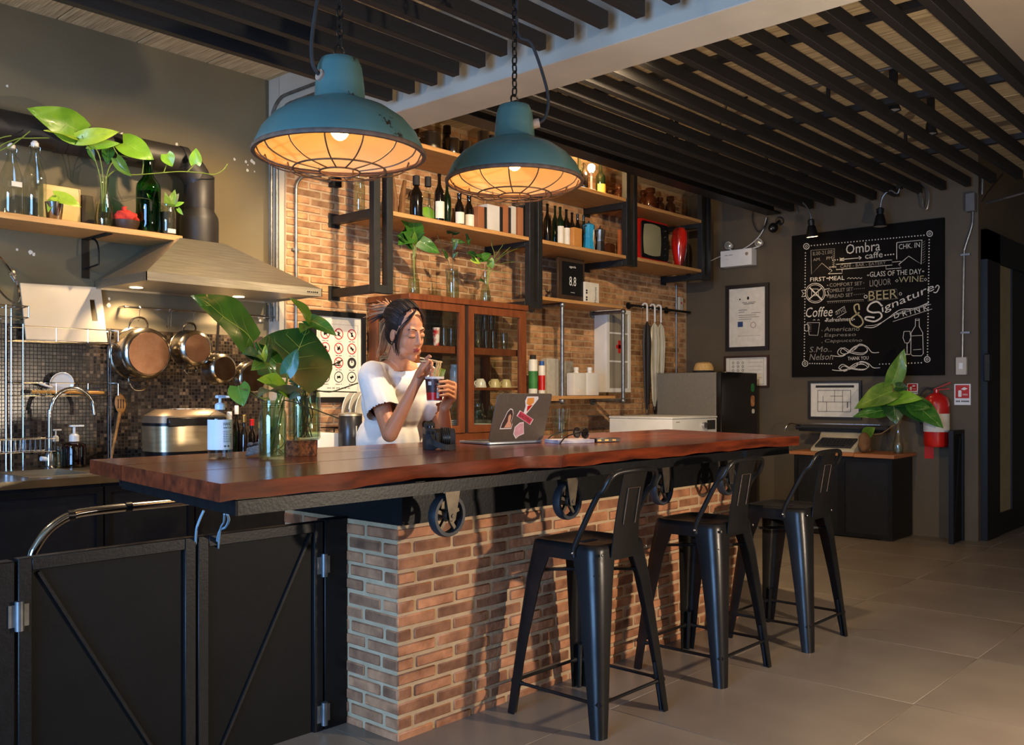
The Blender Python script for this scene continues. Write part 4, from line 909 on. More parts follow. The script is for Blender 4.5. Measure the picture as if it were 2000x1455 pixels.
tag(MB().prism(rrect(.13, .15, .03), (wx(1184, 4.72), 4.72, ZM), (1, 0, 0), Z, (0, 1, 0), .015).build('serving_board', pm('dark_board', (96, 56, 32), (74, 42, 24), 6, .5)), 'rounded dark wooden board standing right of the moka pots', 'board')
boxthing('wooden_crate', 'orange wooden box end at the right of the moka pot shelf', 'box', 1211, 1223, 449, 4.60, .03, ZM, pm('orange_wood', (196, 110, 56), (170, 88, 40), 6, .5))
# red portable television
x0, x1 = wx(1252, 4.47), wx(1309, 4.47); z0 = 2.453; z1 = wz(1270, 428, 4.47)
TVR = pm('tv_red', (186, 30, 24), (150, 20, 18), 6, .3, coat=.4)
t = thing('television', 'small red retro portable television with a grey green screen', 'television', ((x0+x1)/2, 4.55, z0))
w = x1-x0; h = z1-z0
MB().prism(rrect(w, h, .03), (x0, 4.49, z0), (1, 0, 0), Z, (0, 1, 0), .05).build('casing', TVR, t, bev=.006, seg=2)
MB().prism(rrect(w*.93, h*.9, .028), (x0+w*.06, 4.482, z0+h*.05), (1, 0, 0), Z, (0, 1, 0), .012).build('bezel', BLACKM, t, bev=.003)
m = MB(); nx = 9; vs = []; sx0, sx1, sz0, sz1 = x0+w*.11, x0+w*.72, z0+h*.12, z0+h*.90
for j in range(nx):
    for i in range(nx):
        u, v = i/(nx-1)*2-1, j/(nx-1)*2-1; k = (1-.10*v*v, 1-.10*u*u)
        vs.append(((sx0+sx1)/2+(sx1-sx0)/2*u*k[0], 4.481-.012*(1-u*u)*(1-v*v), (sz0+sz1)/2+(sz1-sz0)/2*v*k[1]))
m.add(vs, [(j*nx+i, j*nx+i+1, (j+1)*nx+i+1, (j+1)*nx+i) for j in range(nx-1) for i in range(nx-1)])
m.build('screen', pm('crt_screen', (150, 146, 112), (134, 130, 100), 3, .25, coat=.5), t)
m = MB()
for i in range(5): m.tube([(x0+w*.86, 4.484, z0+h*(.2+.15*i)), (x0+w*.86, 4.474, z0+h*(.2+.15*i))], .008 if i > 2 else .005, 10)
m.build('knobs', CHROME, t)
MB().prism([(w*.04, h*.02), (w*.96, h*.02), (w*.85, h*.86), (w*.15, h*.86)], (x0, 4.54, z0), (1, 0, 0), Z, (0, 1, 0), .16).build('rear_casing', TVR, t, bev=.01)
c = Vector((wx(1327, 4.53), 4.53, z0)); k = mpp(1327, 4.53); r = 16*k; h = wz(1327, 444, 4.53)-z0
t = thing('enamel_jug', 'round glossy red and black jug right of the television', 'jug', c)
MB().lathe(sc([(.001, 0), (.5, 0), (.62, .1), (.92, .42), (1, .68), (.9, .88), (.6, .98), (.001, 1)], r, h), c, 24).build('body', pm('red_black_glaze', (206, 34, 22), (24, 10, 10), 7, .15, coat=.8, stretch=(1, 1, .35), contrast=2.2), t, smooth=60)
MB().lathe(sc([(.001, .98), (.2, .98), (.16, 1.03), (.001, 1.04)], r, h), c, 12).build('knob', INK, t)
# ================================================================ glass-fronted cabinet
CY = 4.45; cX0 = 3.918; cX1 = 5.046; cZ0 = KZ; cZ1 = 1.945; cYb = 4.86
TEAK = pm('teak', (124, 68, 36), (92, 46, 24), 5, .4, stretch=(6, 6, 1), coat=.2, bump=.03)
cab = thing('display_cabinet', 'reddish wooden display cabinet with glass doors full of glassware', 'cabinet', ((cX0+cX1)/2, 4.65, cZ0))
MB().box(cX0-.012, cX1+.012, CY-.012, cYb+.004, cZ1-.04, cZ1).build('top', TEAK, cab, bev=.003)
MB().box(cX0, cX1, CY, cYb, cZ0, cZ0+.11).build('plinth', TEAK, cab, bev=.003)
for x in (cX0, cX1-.045):
    for y in (CY, cYb-.045): MB().box(x, x+.045, y, y+.045, cZ0+.11, cZ1-.04).build('post', TEAK, cab)
zs1 = (wz(950, 694, CY+.1), wz(950, 681, CY+.1)); zs2 = (wz(950, 762, CY+.1), wz(950, 757, CY+.1))
for z0, z1 in (zs1, zs2): MB().box(cX0+.02, cX1-.02, CY+.05, cYb-.01, z0, z1).build('inner_shelf', TEAK, cab)
ds = [(wx(808, CY), wx(907, CY)), (wx(915, CY), wx(1024, CY))]
MB().box(ds[0][1], ds[1][0], CY+.004, CY+.04, cZ0+.11, cZ1-.04).build('centre_stile', pm('dark_stile', (44, 28, 20), None, 8, .5), cab)
for a, b in ds:
    dz0, dz1 = cZ0+.115, cZ1-.045; s = .05
    d = MB().box(a, a+s, CY-.004, CY+.022, dz0, dz1).box(b-s, b, CY-.004, CY+.022, dz0, dz1).box(a+s, b-s, CY-.004, CY+.022, dz1-s, dz1).box(a+s, b-s, CY-.004, CY+.022, dz0, dz0+s).build('door', TEAK, cab, smooth=0)
    MB().box(a+s, b-s, CY+.006, CY+.010, dz0+s, dz1-s).build('pane', GLASS, d)
sd = MB().box(cX0, cX0+.02, CY+.045, CY+.085, cZ0+.11, cZ1-.04).box(cX0, cX0+.02, cYb-.085, cYb-.045, cZ0+.11, cZ1-.04).build('side_frame', TEAK, cab)
MB().box(cX0+.006, cX0+.010, CY+.085, cYb-.085, cZ0+.11, cZ1-.04).build('pane', GLASS, sd)
MB().box(cX0+.045, cX1-.045, cYb-.008, cYb-.004, cZ0+.11, cZ1-.04).build('back_pane', GLASS, cab)
# contents
gg = 'tumblers in the glass cabinet'
def tumbler(lab, x, y, z, r, h, mat=GLASSD, grp=gg):
    return tag(MB().lathe(sc(PR['tumbler'], r, h), (x, y, z), 16).build('tumbler', mat), lab, 'glass', grp)
z = zs1[1]
for i, px in enumerate((868, 882, 895, 935, 950, 964, 985)):
    tumbler('clear straight tumbler in the lower of the two rows on the cabinet\'s upper shelf', wx(px, CY+.12), CY+.12, z+.0005, .032, .125)
MB().box(wx(930, CY+.1), wx(990, CY+.1), CY+.07, CY+.2, z+.127, z+.131)
for i, px in enumerate((932, 947, 960)):
    tumbler('clear tumbler stacked in the top row on the cabinet\'s upper shelf', wx(px, CY+.12), CY+.12, z+.1265, .030, .115, grp='tumblers stacked in the top row')
t, c, r, h = vessel('soda_glass', 'tall glass with a red and white print inside the cabinet, left door', 'glass', 852, CY+.10, z, 640, 15, 'tumbler', pm('printed_glass', (226, 216, 206), (190, 30, 26), 22, .2, contrast=3))
z = zs2[1]
for i, (px, mt, lab) in enumerate([(938, CERAM, 'white coffee cup upside down on the cabinet\'s middle shelf'), (966, pm('cream_ceramic', (206, 184, 130), None, 5, .3), 'cream coffee cup upside down in the middle of the cabinet shelf'), (988, MATS['cream_ceramic'], 'cream coffee cup upside down at the right of the cabinet shelf')]):
    x, y = wx(px, CY+.11), CY+.11; t = thing('coffee_cup', lab, 'cup', (x, y, z), group='cups in the glass cabinet')
    MB().lathe([(a*.045, .062*(1-b)) for a, b in PR['cup']], (x, y, z), 18).build('body', mt, t)
    MB().tube(arc((x-.043, y, z+.03), .016, math.pi/2, 3*math.pi/2, 8), .0035, 6).build('handle', mt, t)
t, c, r, h = vessel('milk_jug', 'white ceramic milk jug on the middle shelf behind the left door', 'jug', 890, CY+.14, z, 712, 24, 'jar', CERAM)
for i, px in enumerate((930, 944)):
    tag(MB().lathe([(.03, 0), (.03, .01), (.022, .03), (.03, .06), (.026, .062)], (wx(px, CY+.28), CY+.28, z), 10).build('glass_ball', GLASSD), ['cut glass goblet at the back of the cabinet\'s middle shelf, left one', 'cut glass goblet at the back of the cabinet\'s middle shelf, right one'][i], 'glass', 'cut glass goblets')
z = cZ0+.1105
for i, (px, dia, hh) in enumerate([(934, 24, .20), (962, 20, .18)]):
    k = mpp(px, CY+.14); tag(MB().lathe(sc(PR['jar'], dia*k/2, hh), (wx(px, CY+.26), CY+.26, z), 16).build('glass_jar', GLASSD), ['clear storage jar at the left on the cabinet floor', 'clear storage jar in the middle of the cabinet floor'][i], 'jar', 'jars on the cabinet floor')
tag(MB().lathe([(.001, 0), (.05, 0), (.085, .05), (.09, .09), (.086, .09), (.08, .05), (.045, .006), (.001, .006)], (wx(944, CY+.13), CY+.13, z+.06), 24).build('salad_bowl', GLASSD), 'pale glass bowl on the stacked plates in the cabinet', 'bowl')
for i in range(4): tag(MB().lathe([(.001, 0), (.06, 0), (.09, .012), (.088, .014), (.058, .004), (.001, .004)], (wx(944, CY+.13), CY+.13, z+.014*i), 24).build('plate', CERAM), 'white plate in the stack under the glass bowl in the cabinet', 'plate', 'plates stacked in the cabinet')
for i in range(7): tag(MB().lathe([(.001, 0), (.05, 0), (.075, .010), (.073, .012), (.048, .004), (.001, .004)], (wx(886, CY+.13), CY+.13, z+.0125*i), 20).build('saucer', CERAM), 'white saucer in the tall stack behind the cabinet\'s left door', 'plate', 'saucers stacked in the cabinet')
t, c, r, h = vessel('biscuit_jar', 'lidded glass jar with red sweets on the cabinet floor', 'jar', 984, CY+.12, z, 770, 24, 'jar', GLASSD, liquid=(RED, .3))
MB().lathe([(.001, h), (r*.9, h), (r*.7, h+.02), (.006, h+.026), (.012, h+.05), (.001, h+.058)], c, 16).build('lid', GLASSD, t)
# ================================================================ framed sign of prohibited things
def wall_frame(name, label, cat, c0, c1, c2, c3, U, N, fw, fm, dep_=.02, mat_=PAPER):
    """picture frame: outer corners in wall space (a=left, b=right, z0, z1)"""
    return None
def picture(label, O, U, N, w, h, fwid, fmat, cat='frame', paper=PAPER, tilt=0):
    """O = lower left corner on the wall, U = rightwards, N = out of the wall"""
    O = Vector(O); U = Vector(U); N = Vector(N); t = thing('framed_print', label, cat, O+U*(w/2))
    for (a, b, c, d) in ((0, fwid, 0, h), (w-fwid, w, 0, h), (fwid, w-fwid, 0, fwid), (fwid, w-fwid, h-fwid, h)):
        MB().prism([(a, c), (b, c), (b, d), (a, d)], O, U, Z, N, .022).build('frame_bar', fmat, t)
    pg = MB().prism([(fwid, fwid), (w-fwid, fwid), (w-fwid, h-fwid), (fwid, h-fwid)], O+N*.004, U, Z, N, .004).build('print', paper, t)
    return t, pg, O+N*.0088
x0, x1 = wx(606, YW-.01), wx(712, YW-.01); z0, z1 = wz(660, 786, YW-.01), wz(660, 609, YW-.01)
w, h = x1-x0, z1-z0
t, pg, O = picture('black framed poster of round prohibition signs on the brick wall', (x0, YW-.007, z0), (1, 0, 0), (0, -1, 0), w, h, .035, BLACK, 'poster')
U = Vector((1, 0, 0)); V = Z; mr = MB(); mk = MB(); off = Vector((0, -.0006, 0))
def circ(c, r, n=20): return [c+U*(r*math.cos(6.2832*i/n))+V*(r*math.sin(6.2832*i/n)) for i in range(n)]
lab3 = [['--- --', 'NO SMOKING', '-- ---'], ['-- ---', '--- ----', '-- --'], ['----', '-- ---', '--- ---'], ['----', '---- -', '---']]
for r_ in range(4):
    for c_ in range(3):
        q = O+off+U*(w*(.255+.245*c_))+V*(h*(.755-.158*r_)); rad = w*.078
        tgt = mk if r_ == 3 or (r_ == 2 and c_ == 2) else mr
        tgt.ribbon(circ(q, rad), .006 if tgt is mr else .005, (0, -1, 0), True)
        if r_ < 2 or (r_ == 2 and c_ == 1): tgt.ribbon([q+(U-V)*(-rad*.68), q+(U-V)*(rad*.68)], .005, (0, -1, 0))
        if r_ == 2 and c_ == 2:
            mk.ribbon(circ(q, rad*.75), .012, (0, -1, 0), True); mk.ribbon([q, q+V*rad*.6], .008, (0, -1, 0))
        else:
            for s in range(3):
                a = R.uniform(0, 6.28); d = U*math.cos(a)+V*math.sin(a); mk.ribbon([q-d*rad*.45+off, q+d*rad*.4+off], rad*.22, (0, -1, 0))
        mk.text(lab3[r_][c_], q-V*(rad*1.45), U, V, w=w*.11, h=.004)
mk.text('--- -- --- ---- --', O+off+U*(w*.5)+V*(h*.155), U, V, w=w*.42, h=.005)
mk.ribbon([O+off+U*(w*a)+V*(h*b) for a, b in ((.14, .12), (.86, .12), (.86, .86), (.14, .86))], .0016, (0, -1, 0), True)
mr.build('red_signs', REDINK, pg, smooth=0); mk.build('black_signs', INK, pg, smooth=0)
# conduit on the brick wall, conduits on the white return
t = thing('conduit', 'galvanised conduit pipe rising on the brick wall beside the hood', 'conduit', (wx(578, YW-.02), YW-.02, KZ))
xx = wx(578, YW-.02); zc = wz(585, 352, YW-.02)
pp = [Vector((xx, YW-.02, KZ+.0)), Vector((xx, YW-.02, zc-.06))] + arc((xx+.10, YW-.02, zc-.06), .10, math.pi, math.pi/2, 6) + [Vector((xx+.26, YW-.02, zc+.035))]
MB().tube(pp, .0105, 10).build('pipe', GALV, t)
MB().box(xx+.26, xx+.33, YW-.05, YW-.008, zc+.0, zc+.06).build('outlet_box', BLACK, t)
for z in (1.6, 2.2): MB().box(xx-.025, xx+.025, YW-.022, YW-.006, z-.008, z+.008).build('saddle', GALV, t)
for q, (dx, lab) in enumerate(((0, 'galvanised conduit bending along the white beam, outer one'), (.06, 'galvanised conduit bending along the white beam, inner one'))):
    xq = XR-.0115; y0 = YW+.085-dx; zz_ = 3.13-dx
    pp = [Vector((xq, y0, 1.75)), Vector((xq, y0, zz_-.15))] + arc((xq, y0-.15, zz_-.15), .15, 0, math.pi/2, 6, Vector((0, 1, 0)), Z) + [Vector((xq, 3.9, zz_))]
    tag(MB().tube(pp, .010, 8).build('conduit', GALV, at=(xq, y0, 1.75)), lab, 'conduit', 'conduits on the beam')
# kettle, plate stack and small rack on the worktop under the poster
t, c, r, h = vessel('kettle', 'dark steel water canister with a small tap under the prohibition poster', 'canister', 684, 4.56, KZ, 812, 46, 'can', pm('kettle_dark', (60, 60, 62), (44, 44, 46), 8, .3, .6))
MB().lathe([(r*.98, h), (r*1.04, h), (r*1.0, h+.012), (r*.5, h+.02), (.012, h+.022), (.012, h+.04), (.001, h+.04)], c, 20).build('lid', STEEL, t)
MB().tube([c+Vector((-.01, -r, h*.75)), c+Vector((-.01, -r-.004, h*.2))], .006, 8).ell(c+Vector((-.01, -r-.004, h*.18)), .012, .006, .014, 10, 6).build('gauge', STEEL, t)
for i in range(3):
    c = Vector((wx(680+i*9, 4.78), 4.78-.02*i, KZ+.285)); tag(MB().lathe([(.001, .0), (.07, 0), (.115, .014), (.112, .017), (.068, .005), (.001, .005)], c, 26, Matrix.Rotation(math.radians(98), 3, 'X') @ Matrix.Rotation(math.radians(25), 3, 'Y')).build('plate', CERAM), ['white dinner plate standing in the wire rack, rear one', 'white dinner plate standing in the wire rack, middle one', 'white dinner plate standing in the wire rack, front one'][i], 'plate', 'plates standing in the wire rack')
m = MB(); x0, x1 = wx(645, 4.72), wx(712, 4.72)
for z in (KZ+.10, KZ+.165): m.tube([(x0, 4.68, z), (x1, 4.68, z), (x1, 4.84, z), (x0, 4.84, z)], .004, 6, closed=True)
for x, y in ((x0, 4.68), (x1, 4.68), (x1, 4.84), (x0, 4.84)): m.tube([(x, y, KZ), (x, y, KZ+.165)], .004, 6)
for i in range(8): x = x0+(x1-x0)*i/7; m.tube([(x, 4.68, KZ+.10), (x, 4.84, KZ+.10)], .003, 5)
tag(m.build('plate_rack', BLACKM), 'dark wire plate rack behind the woman on the worktop', 'plate rack')
boxthing('tray', 'pale tray standing low beside the dark canister', 'tray', 622, 662, 846, 4.62, .2, KZ, WHITE)
# ================================================================ pipe shelf right of the cabinet
PY = 4.56; pz1 = wz(1150, 601, PY); pz0 = wz(1150, 783, PY)
t = thing('pipe_rack', 'galvanised pipe frame carrying two pine boards on the brick wall', 'pipe frame', (wx(1160, PY), 4.7, pz0))
xa, xb = wx(1098, PY), wx(1217, PY); rp = .0155
for x in (xa, xb):
    MB().tube([(x, PY, pz0), (x, PY, pz1)], rp, 10).build('upright', GALV, t)
    for z in (pz0, pz1):
        MB().tube([(x, PY, z), (x, YW-.012, z)], rp, 10).build('wall_pipe', GALV, t)
        MB().ell((x, PY, z), .025, .025, .025, 12, 8).build('elbow', GALV, t)
        MB().tube([(x, YW-.014, z), (x, YW-.0065, z)], .042, 14).build('flange', GALV, t)
b1 = tag(MB().box(wx(1062, PY-.03), wx(1216, PY-.03), PY-.03, YW-.015, pz1+.017, pz1+.042).build('pipe_shelf_board', SHB, bev=.002), 'upper pine board of the pipe shelf, holding the black 8.8 sign', 'shelf')
b0 = tag(MB().box(wx(1098, PY-.02), wx(1202, PY-.02), PY-.02, YW-.015, pz0+.017, pz0+.042).build('pipe_shelf_board', SHB, bev=.002), 'lower pine board of the pipe shelf, holding two white bottles', 'shelf')
PZ1 = pz1+.0425; PZ0 = pz0+.0425
# standing frame "agoda 8.8"
a0, a1 = wx(1090, 4.62), wx(1142, 4.62); zb, zt_ = PZ1, wz(1115, 504, 4.62)
t = thing('sign_stand', 'dark framed stand with a black 8.8 review score sign on the pipe shelf', 'sign', ((a0+a1)/2, 4.65, PZ1))
MB().box(a0, a1, 4.62, 4.64, zb, zt_).build('wood_frame', pm('walnut', (66, 48, 34), (46, 34, 24), 6, .5), t, bev=.003)
pb = MB().box(a0+.045, a1-.03, 4.615, 4.62, zb+.05, zt_-.035).build('black_card', pm('black_card', (20, 20, 21), None, 9, .35), t)
cxm = (a0+a1)/2+.0075; Uu = Vector((1, 0, 0))
MB().text('agoda', (cxm, 4.6142, zt_-.085), Uu, Z, w=.085, h=.024).text('8.8', (cxm, 4.6142, zb+.125), Uu, Z, w=.088, h=.075).text('------', (cxm, 4.6142, zb+.07), Uu, Z, w=.05, h=.004).build('lettering', pm('white_ink', (225, 225, 220), None, 9, .6), pb, smooth=0)
t = thing('tissue_box', 'white box with vertical lettering beside the 8.8 sign', 'box', (wx(1157, 4.6), 4.64, PZ1))
xa_, xb_ = wx(1143, 4.6), wx(1170, 4.6); zt_ = wz(1157, 552, 4.6)
MB().box(xa_, xb_, 4.6, 4.70, PZ1, zt_).build('carton', PAPER, t, bev=.002)
MB().text('Memories', (xb_-.035, 4.5994, PZ1+.01), Z, Vector((-1, 0, 0)), w=.13, h=.028, align='l').text('-- --', (xa_+.03, 4.5994, PZ1+.02), Z, Vector((-1, 0, 0)), w=.09, h=.022, align='l').build('lettering', INK, t, smooth=0)
c = Vector((wx(1072, 4.64), 4.64, PZ1)); m = MB(); m.lathe([(.001, 0), (.028, 0), (.03, .03), (.025, .04), (.001, .04)], c, 12)
for i in range(10):
    a = 6.28*i/10; m.tube([c+Vector((0, 0, .035)), c+Vector((.02*math.cos(a), .02*math.sin(a), .06)), c+Vector((.035*math.cos(a), .03*math.sin(a), .05+.04*R.random()))], [.005, .004, .002], 5)
tag(m.build('ornament', pm('dark_ornament', (58, 40, 30), (36, 26, 20), 30, .5)), 'small dark spiky ornament left of the 8.8 sign', 'ornament')
# lower board and below the cabinet side: bottles
def hdpe(label, px, dia):
    x0_, x1_ = wx(px-dia/2, 4.62), wx(px+dia/2, 4.62); z1_ = wz(px, 728, 4.62); t = thing('white_bottle', label, 'bottle', ((x0_+x1_)/2, 4.66, PZ0), group='white plastic bottles')
    MB().box(x0_, x1_, 4.62, 4.70, PZ0, z1_).build('body', WHITE, t, bev=.012, seg=2)
    MB().lathe([(.028, z1_-.004), (.018, z1_+.012), (.018, z1_+.016), (.022, z1_+.018), (.022, z1_+.045), (.001, z1_+.045)], ((x0_+x1_)/2, 4.66, 0), 14).build('cap', WHITE, t)
    MB().box((x0_+x1_)/2-.022, (x0_+x1_)/2+.026, 4.6185, 4.62, PZ0+.03, PZ0+.055).build('label', PAPER, t)
hdpe('white plastic bottle on the lower pipe shelf, left one', 1133, 24)
hdpe('white plastic bottle on the lower pipe shelf, right one', 1159, 23)
def spray(label, px, top, dia, m1, m2, Yc):
    t, c, r, h = vessel('spray_can', label, 'can', px, Yc, PZ0-.02, top, dia, 'can', m1, 'cans beside the cabinet')
    MB().lathe([(r*1.01, h*.25), (r*1.01, h*.7)], c, 18).build('band', m2, t)
    MB().lathe([(.001, h), (r*.7, h), (r*.66, h+.035), (.001, h+.035)], c, 14).build('cap', INK if m2 is not RED else pm('blue_cap', (40, 90, 170), None, 8, .4), t)
ws = tag(MB().box(wx(1030, 4.6), wx(1100, 4.6), 4.58, 4.74, PZ0-.04, PZ0-.0205).build('side_shelf', SHB), 'short pine ledge between the cabinet and the pipe frame', 'shelf')
GRN = pm('green_print', (60, 130, 60), (36, 96, 44), 10, .5)
spray('green and white spray can with a black cap right of the glass cabinet', 1041, 702, 18, WHITE, GRN, 4.64)
spray('red and white spray can with a blue cap right of the glass cabinet', 1058, 714, 14, WHITE, RED, 4.64)
boxthing('tissue_box', 'grey lettered carton behind the left pipe of the pipe shelf', 'box', 1069, 1092, 700, 4.66, .07, PZ0-.02, pm('grey_carton', (186, 180, 168), (166, 160, 148), 40, .7))
boxthing('tea_tin', 'small grey tin right of the left pipe on the lower pipe shelf', 'tin', 1104, 1120, 705, 4.73, .07, PZ0, pm('grey_tin', (160, 152, 138), (120, 112, 98), 40, .6))
# first-aid cabinet
ax0 = wx(1159, YW); ax = W(1186, 700, 'x', ax0+.0); fy = YW-.15
ax0 = W(1160, 700, 'y', YW-.007).x
q = W(1186, 700, 'x', ax0); fy = q.y; ax1 = wx(1232, fy); z0, z1 = wz(1205, 766, fy), wz(1205, 604, fy)
t = thing('first_aid_cabinet', 'white wall cabinet with a red cross behind its glass door', 'medicine cabinet', ((ax0+ax1)/2, (fy+YW)/2, z0))
MB().box(ax0, ax1, fy+.02, YW-.007, z0, z1).build('case', WHITE, t, bev=.003)
s = .035; dd = MB().box(ax0, ax0+s, fy, fy+.02, z0, z1).box(ax1-s, ax1, fy, fy+.02, z0, z1).box(ax0+s, ax1-s, fy, fy+.02, z0, z0+s).box(ax0+s, ax1-s, fy, fy+.02, z1-s, z1).build('door', WHITE, t, smooth=0)
MB().box(ax0+s, ax1-s, fy+.008, fy+.012, z0+s, z1-s).build('pane', pm('cabinet_glass', (150, 142, 124), (130, 122, 106), 6, .25, coat=.4), dd)
for f in (.36, .70): MB().box(ax0+s, ax1-s, fy+.003, fy+.008, z0+(z1-z0)*f, z0+(z1-z0)*f+.015).build('glazing_bar', WHITE, dd)
cc = Vector(((ax0+ax1)/2+.01, fy+.006, z0+(z1-z0)*.55)); cr = MB()
for a, b in ((.045, .016), (.016, .055)): cr.box(cc.x-a, cc.x+a, fy+.004, fy+.0075, cc.z-b, cc.z+b)
cr.build('red_cross', RED, dd)
# umbrella rail and umbrellas
ux0, ux1 = wx(1236, YW-.06), XC-.03; uz = wz(1280, 602, YW-.06)
t = thing('hook_rail', 'black pipe rail on the brick wall with umbrellas hooked over it', 'rail', (ux0, YW-.06, uz))
MB().tube([(ux0, YW-.06, uz), (ux1, YW-.06, uz)], .012, 10).build('pipe', BLACK, t)
for x in (ux0, ux1-.35): 
    MB().tube([(x, YW-.06, uz), (x, YW-.0065, uz)], .014, 10).build('standoff', BLACK, t)
    MB().tube([(x, YW-.016, uz), (x, YW-.0065, uz)], .032, 12).build('flange', BLACK, t)
def umbrella(label, px, mat, ybot, Yu, wpx, hm=WHITE):
    x = wx(px, Yu); zt = uz+.012; zb = wz(px, ybot, Yu); k = mpp(px, Yu)
    t = thing('umbrella', label, 'umbrella', (x, Yu, zb), group='folded umbrellas on the rail')
    hk = arc((x, YW-.085, zt-.01), .026, -.2*math.pi, math.pi, 8, Vector((0, 1, 0)), Z)
    MB().tube(hk + [Vector((x, YW-.112, zt-.10)), Vector((x, YW-.112, zt-.15))], .0085, 8).build('crook_handle', hm, t)
    m = MB(); n = 16; zs = [zt-.15, zt-.20, zt-.34, zt-.52, zb+.10, zb+.03]; rs = [.012, .34, .5, .42, .24, .10]; vs = []
    for z, r in zip(zs, rs):
        for j in range(n):
            a = 6.2832*j/n; rr = wpx*k*r*(1+(.22 if j % 2 else -.14)); vs.append((x+rr*math.cos(a), YW-.108+rr*.8*math.sin(a), z))
    m.add(vs, [(i*n+j, i*n+(j+1) % n, (i+1)*n+(j+1) % n, (i+1)*n+j) for i in range(len(zs)-1) for j in range(n)]).build('canopy', mat, t)
    MB().tube([(x, YW-.108, zb+.03), (x, YW-.108, zb)], .006, 6).build('ferrule', STEEL, t)
CLR = pm('milky_vinyl', (196, 190, 170), (170, 164, 144), 8, .3)
umbrella('black folded umbrella on the rail, leftmost', 1262, pm('black_nylon', (34, 28, 26), (22, 18, 17), 14, .6), 806, YW-.1, 18)
umbrella('translucent white folded umbrella on the rail, middle one', 1277, CLR, 800, YW-.1, 20)
umbrella('translucent white folded umbrella on the rail, rightmost', 1289, CLR, 790, YW-.1, 18)
# washing machine
t = thing('washing_machine', 'white washing machine with a dial and dark display near the fridge', 'washing machine', (6.44, 4.17, 0))
zt = 1.114
MB().box(6.10, 6.775, 3.876, 4.476, 0, zt-.012).build('case', WHITE, t, bev=.008, seg=2)
MB().box(6.095, 6.78, 3.871, 4.481, zt-.012, zt+.004).build('lid', WHITE, t, bev=.004)
MB().tube([(6.56, 3.876, 1.045), (6.56, 3.852, 1.045)], .026, 16).build('dial', CHROME, t)
MB().box(6.62, 6.74, 3.870, 3.878, 1.01, 1.085).build('display', INK, t)
MB().text('----', (6.18, 3.8752, 1.075), Uu, Z, w=.05, h=.006).build('lettering', INK, t, smooth=0)
dr_ = MB().tube([(6.42, 3.878, .5), (6.42, 3.85, .5)], .2, 28).build('door', pm('washer_door', (90, 92, 96), None, 5, .15, coat=.5), t)
# tall fridge
fX0 = W(1283, 730, 'y', YW-.19).x; q = W(1398, 727, 'x', fX0); fYd = q.y; fX1 = wx(1478, fYd-.05); fz = q.z
t = thing('fridge', 'fridge with grey sides and a glossy black door by the grey wall', 'fridge', ((fX0+fX1)/2, (fYd+YW)/2, 0))
MB().box(fX0, fX1, fYd, YW-.19, 0, fz).build('case', pm('grey_enamel', (120, 114, 102), (108, 102, 92), 60, .5), t, bev=.005)
fd = MB().box(fX0, fX1, fYd-.055, fYd-.004, .04, fz+.004).build('door', pm('black_gloss', (20, 19, 19), (14, 13, 13), 8, .2, coat=.5), t, bev=.006)
def sticker(pxy, w, h, mat, par, Y, nm='sticker'):
    c = W(pxy[0], pxy[1], 'y', Y); MB().prism(rrect(w, h, min(w, h)*.35), (c.x-w/2, Y, c.z-h/2), (1, 0, 0), Z, (0, -1, 0), .001).build(nm, mat, par, smooth=0)
Ys = fYd-.0555
sticker((1470, 757), .06, .075, pm('green_sticker', (40, 120, 60), None, 9, .5), fd, Ys); sticker((1470, 783), .07, .10, pm('tan_sticker', (200, 140, 90), (150, 84, 50), 30, .5), fd, Ys); sticker((1471, 803), .05, .04, PAPER, fd, Ys)
c = Vector(((wx(1378, 4.4)), 4.42, fz+.0045)); k = mpp(1378, 4.42)
t = thing('straw_hat', 'straw boater hat with a dark band on top of the fridge', 'hat', c)
STRAW = pm('straw', (214, 172, 108), (190, 146, 84), 60, .8, bump=.4)
MB().lathe([(.001, .10), (.05, .098), (.075, .085), (.09, .05), (.093, .012), (.09, .002), (.001, .002)], c, 26).build('crown', STRAW, t)
MB().lathe([(.094, .002), (.1, .002), (.1, .02), (.094, .022)], c, 26).build('band', INK, t)
# ================================================================ right wall (x = XC), read left to right
UY = Vector((0, -1, 0)); NX = Vector((-1, 0, 0))
def wr(px, py, off=.0): return W(px, py, 'x', XC-off)
def wall_pic(label, pl, pr_, pt, pb, fw, fmat, cat='frame', paper=PAPER):
    a = wr(pl, pt); b = wr(pr_, pt); z1 = (wr(pl, pt).z); z0 = wr(pl, pb).z
    return picture(label, (XC-.001, a.y, z0), UY, NX, a.y-b.y, z1-z0, fw, fmat, cat, paper) + (a.y-b.y, z1-z0)
# chalkboard
CB = pm('chalkboard', (15, 13, 12), (22, 19, 17), 3, .85, contrast=1.5, spec=.08)
CHK = pm('chalk', (226, 216, 198), (180, 170, 152), 60, .95); CHKD = pm('chalk_faint', (150, 140, 124), (116, 108, 96), 60, .95); CHKY = pm('chalk_yellow', (180, 164, 120), (140, 128, 94), 60, .95)
y0, y1, z0, z1 = 3.765, 2.45, 1.452, 2.737
cbt = thing('chalkboard', 'large black chalkboard menu with white chalk lettering on the grey wall', 'chalkboard', (XC, (y0+y1)/2, z0))
MB().box(XC-.026, XC-.001, y1, y0, z0, z1).build('board', CB, cbt, bev=.002)
XB = XC-.0266
def B(cx, cy): return W(1520+cx/4.042, 400+cy/4.042, 'x', XB)
CW, CD_, CY_ = MB(), MB(), MB()
def st(pts, w=.006, mb=CW, cl=False): mb.ribbon([B(*p) for p in pts], w, NX, cl)
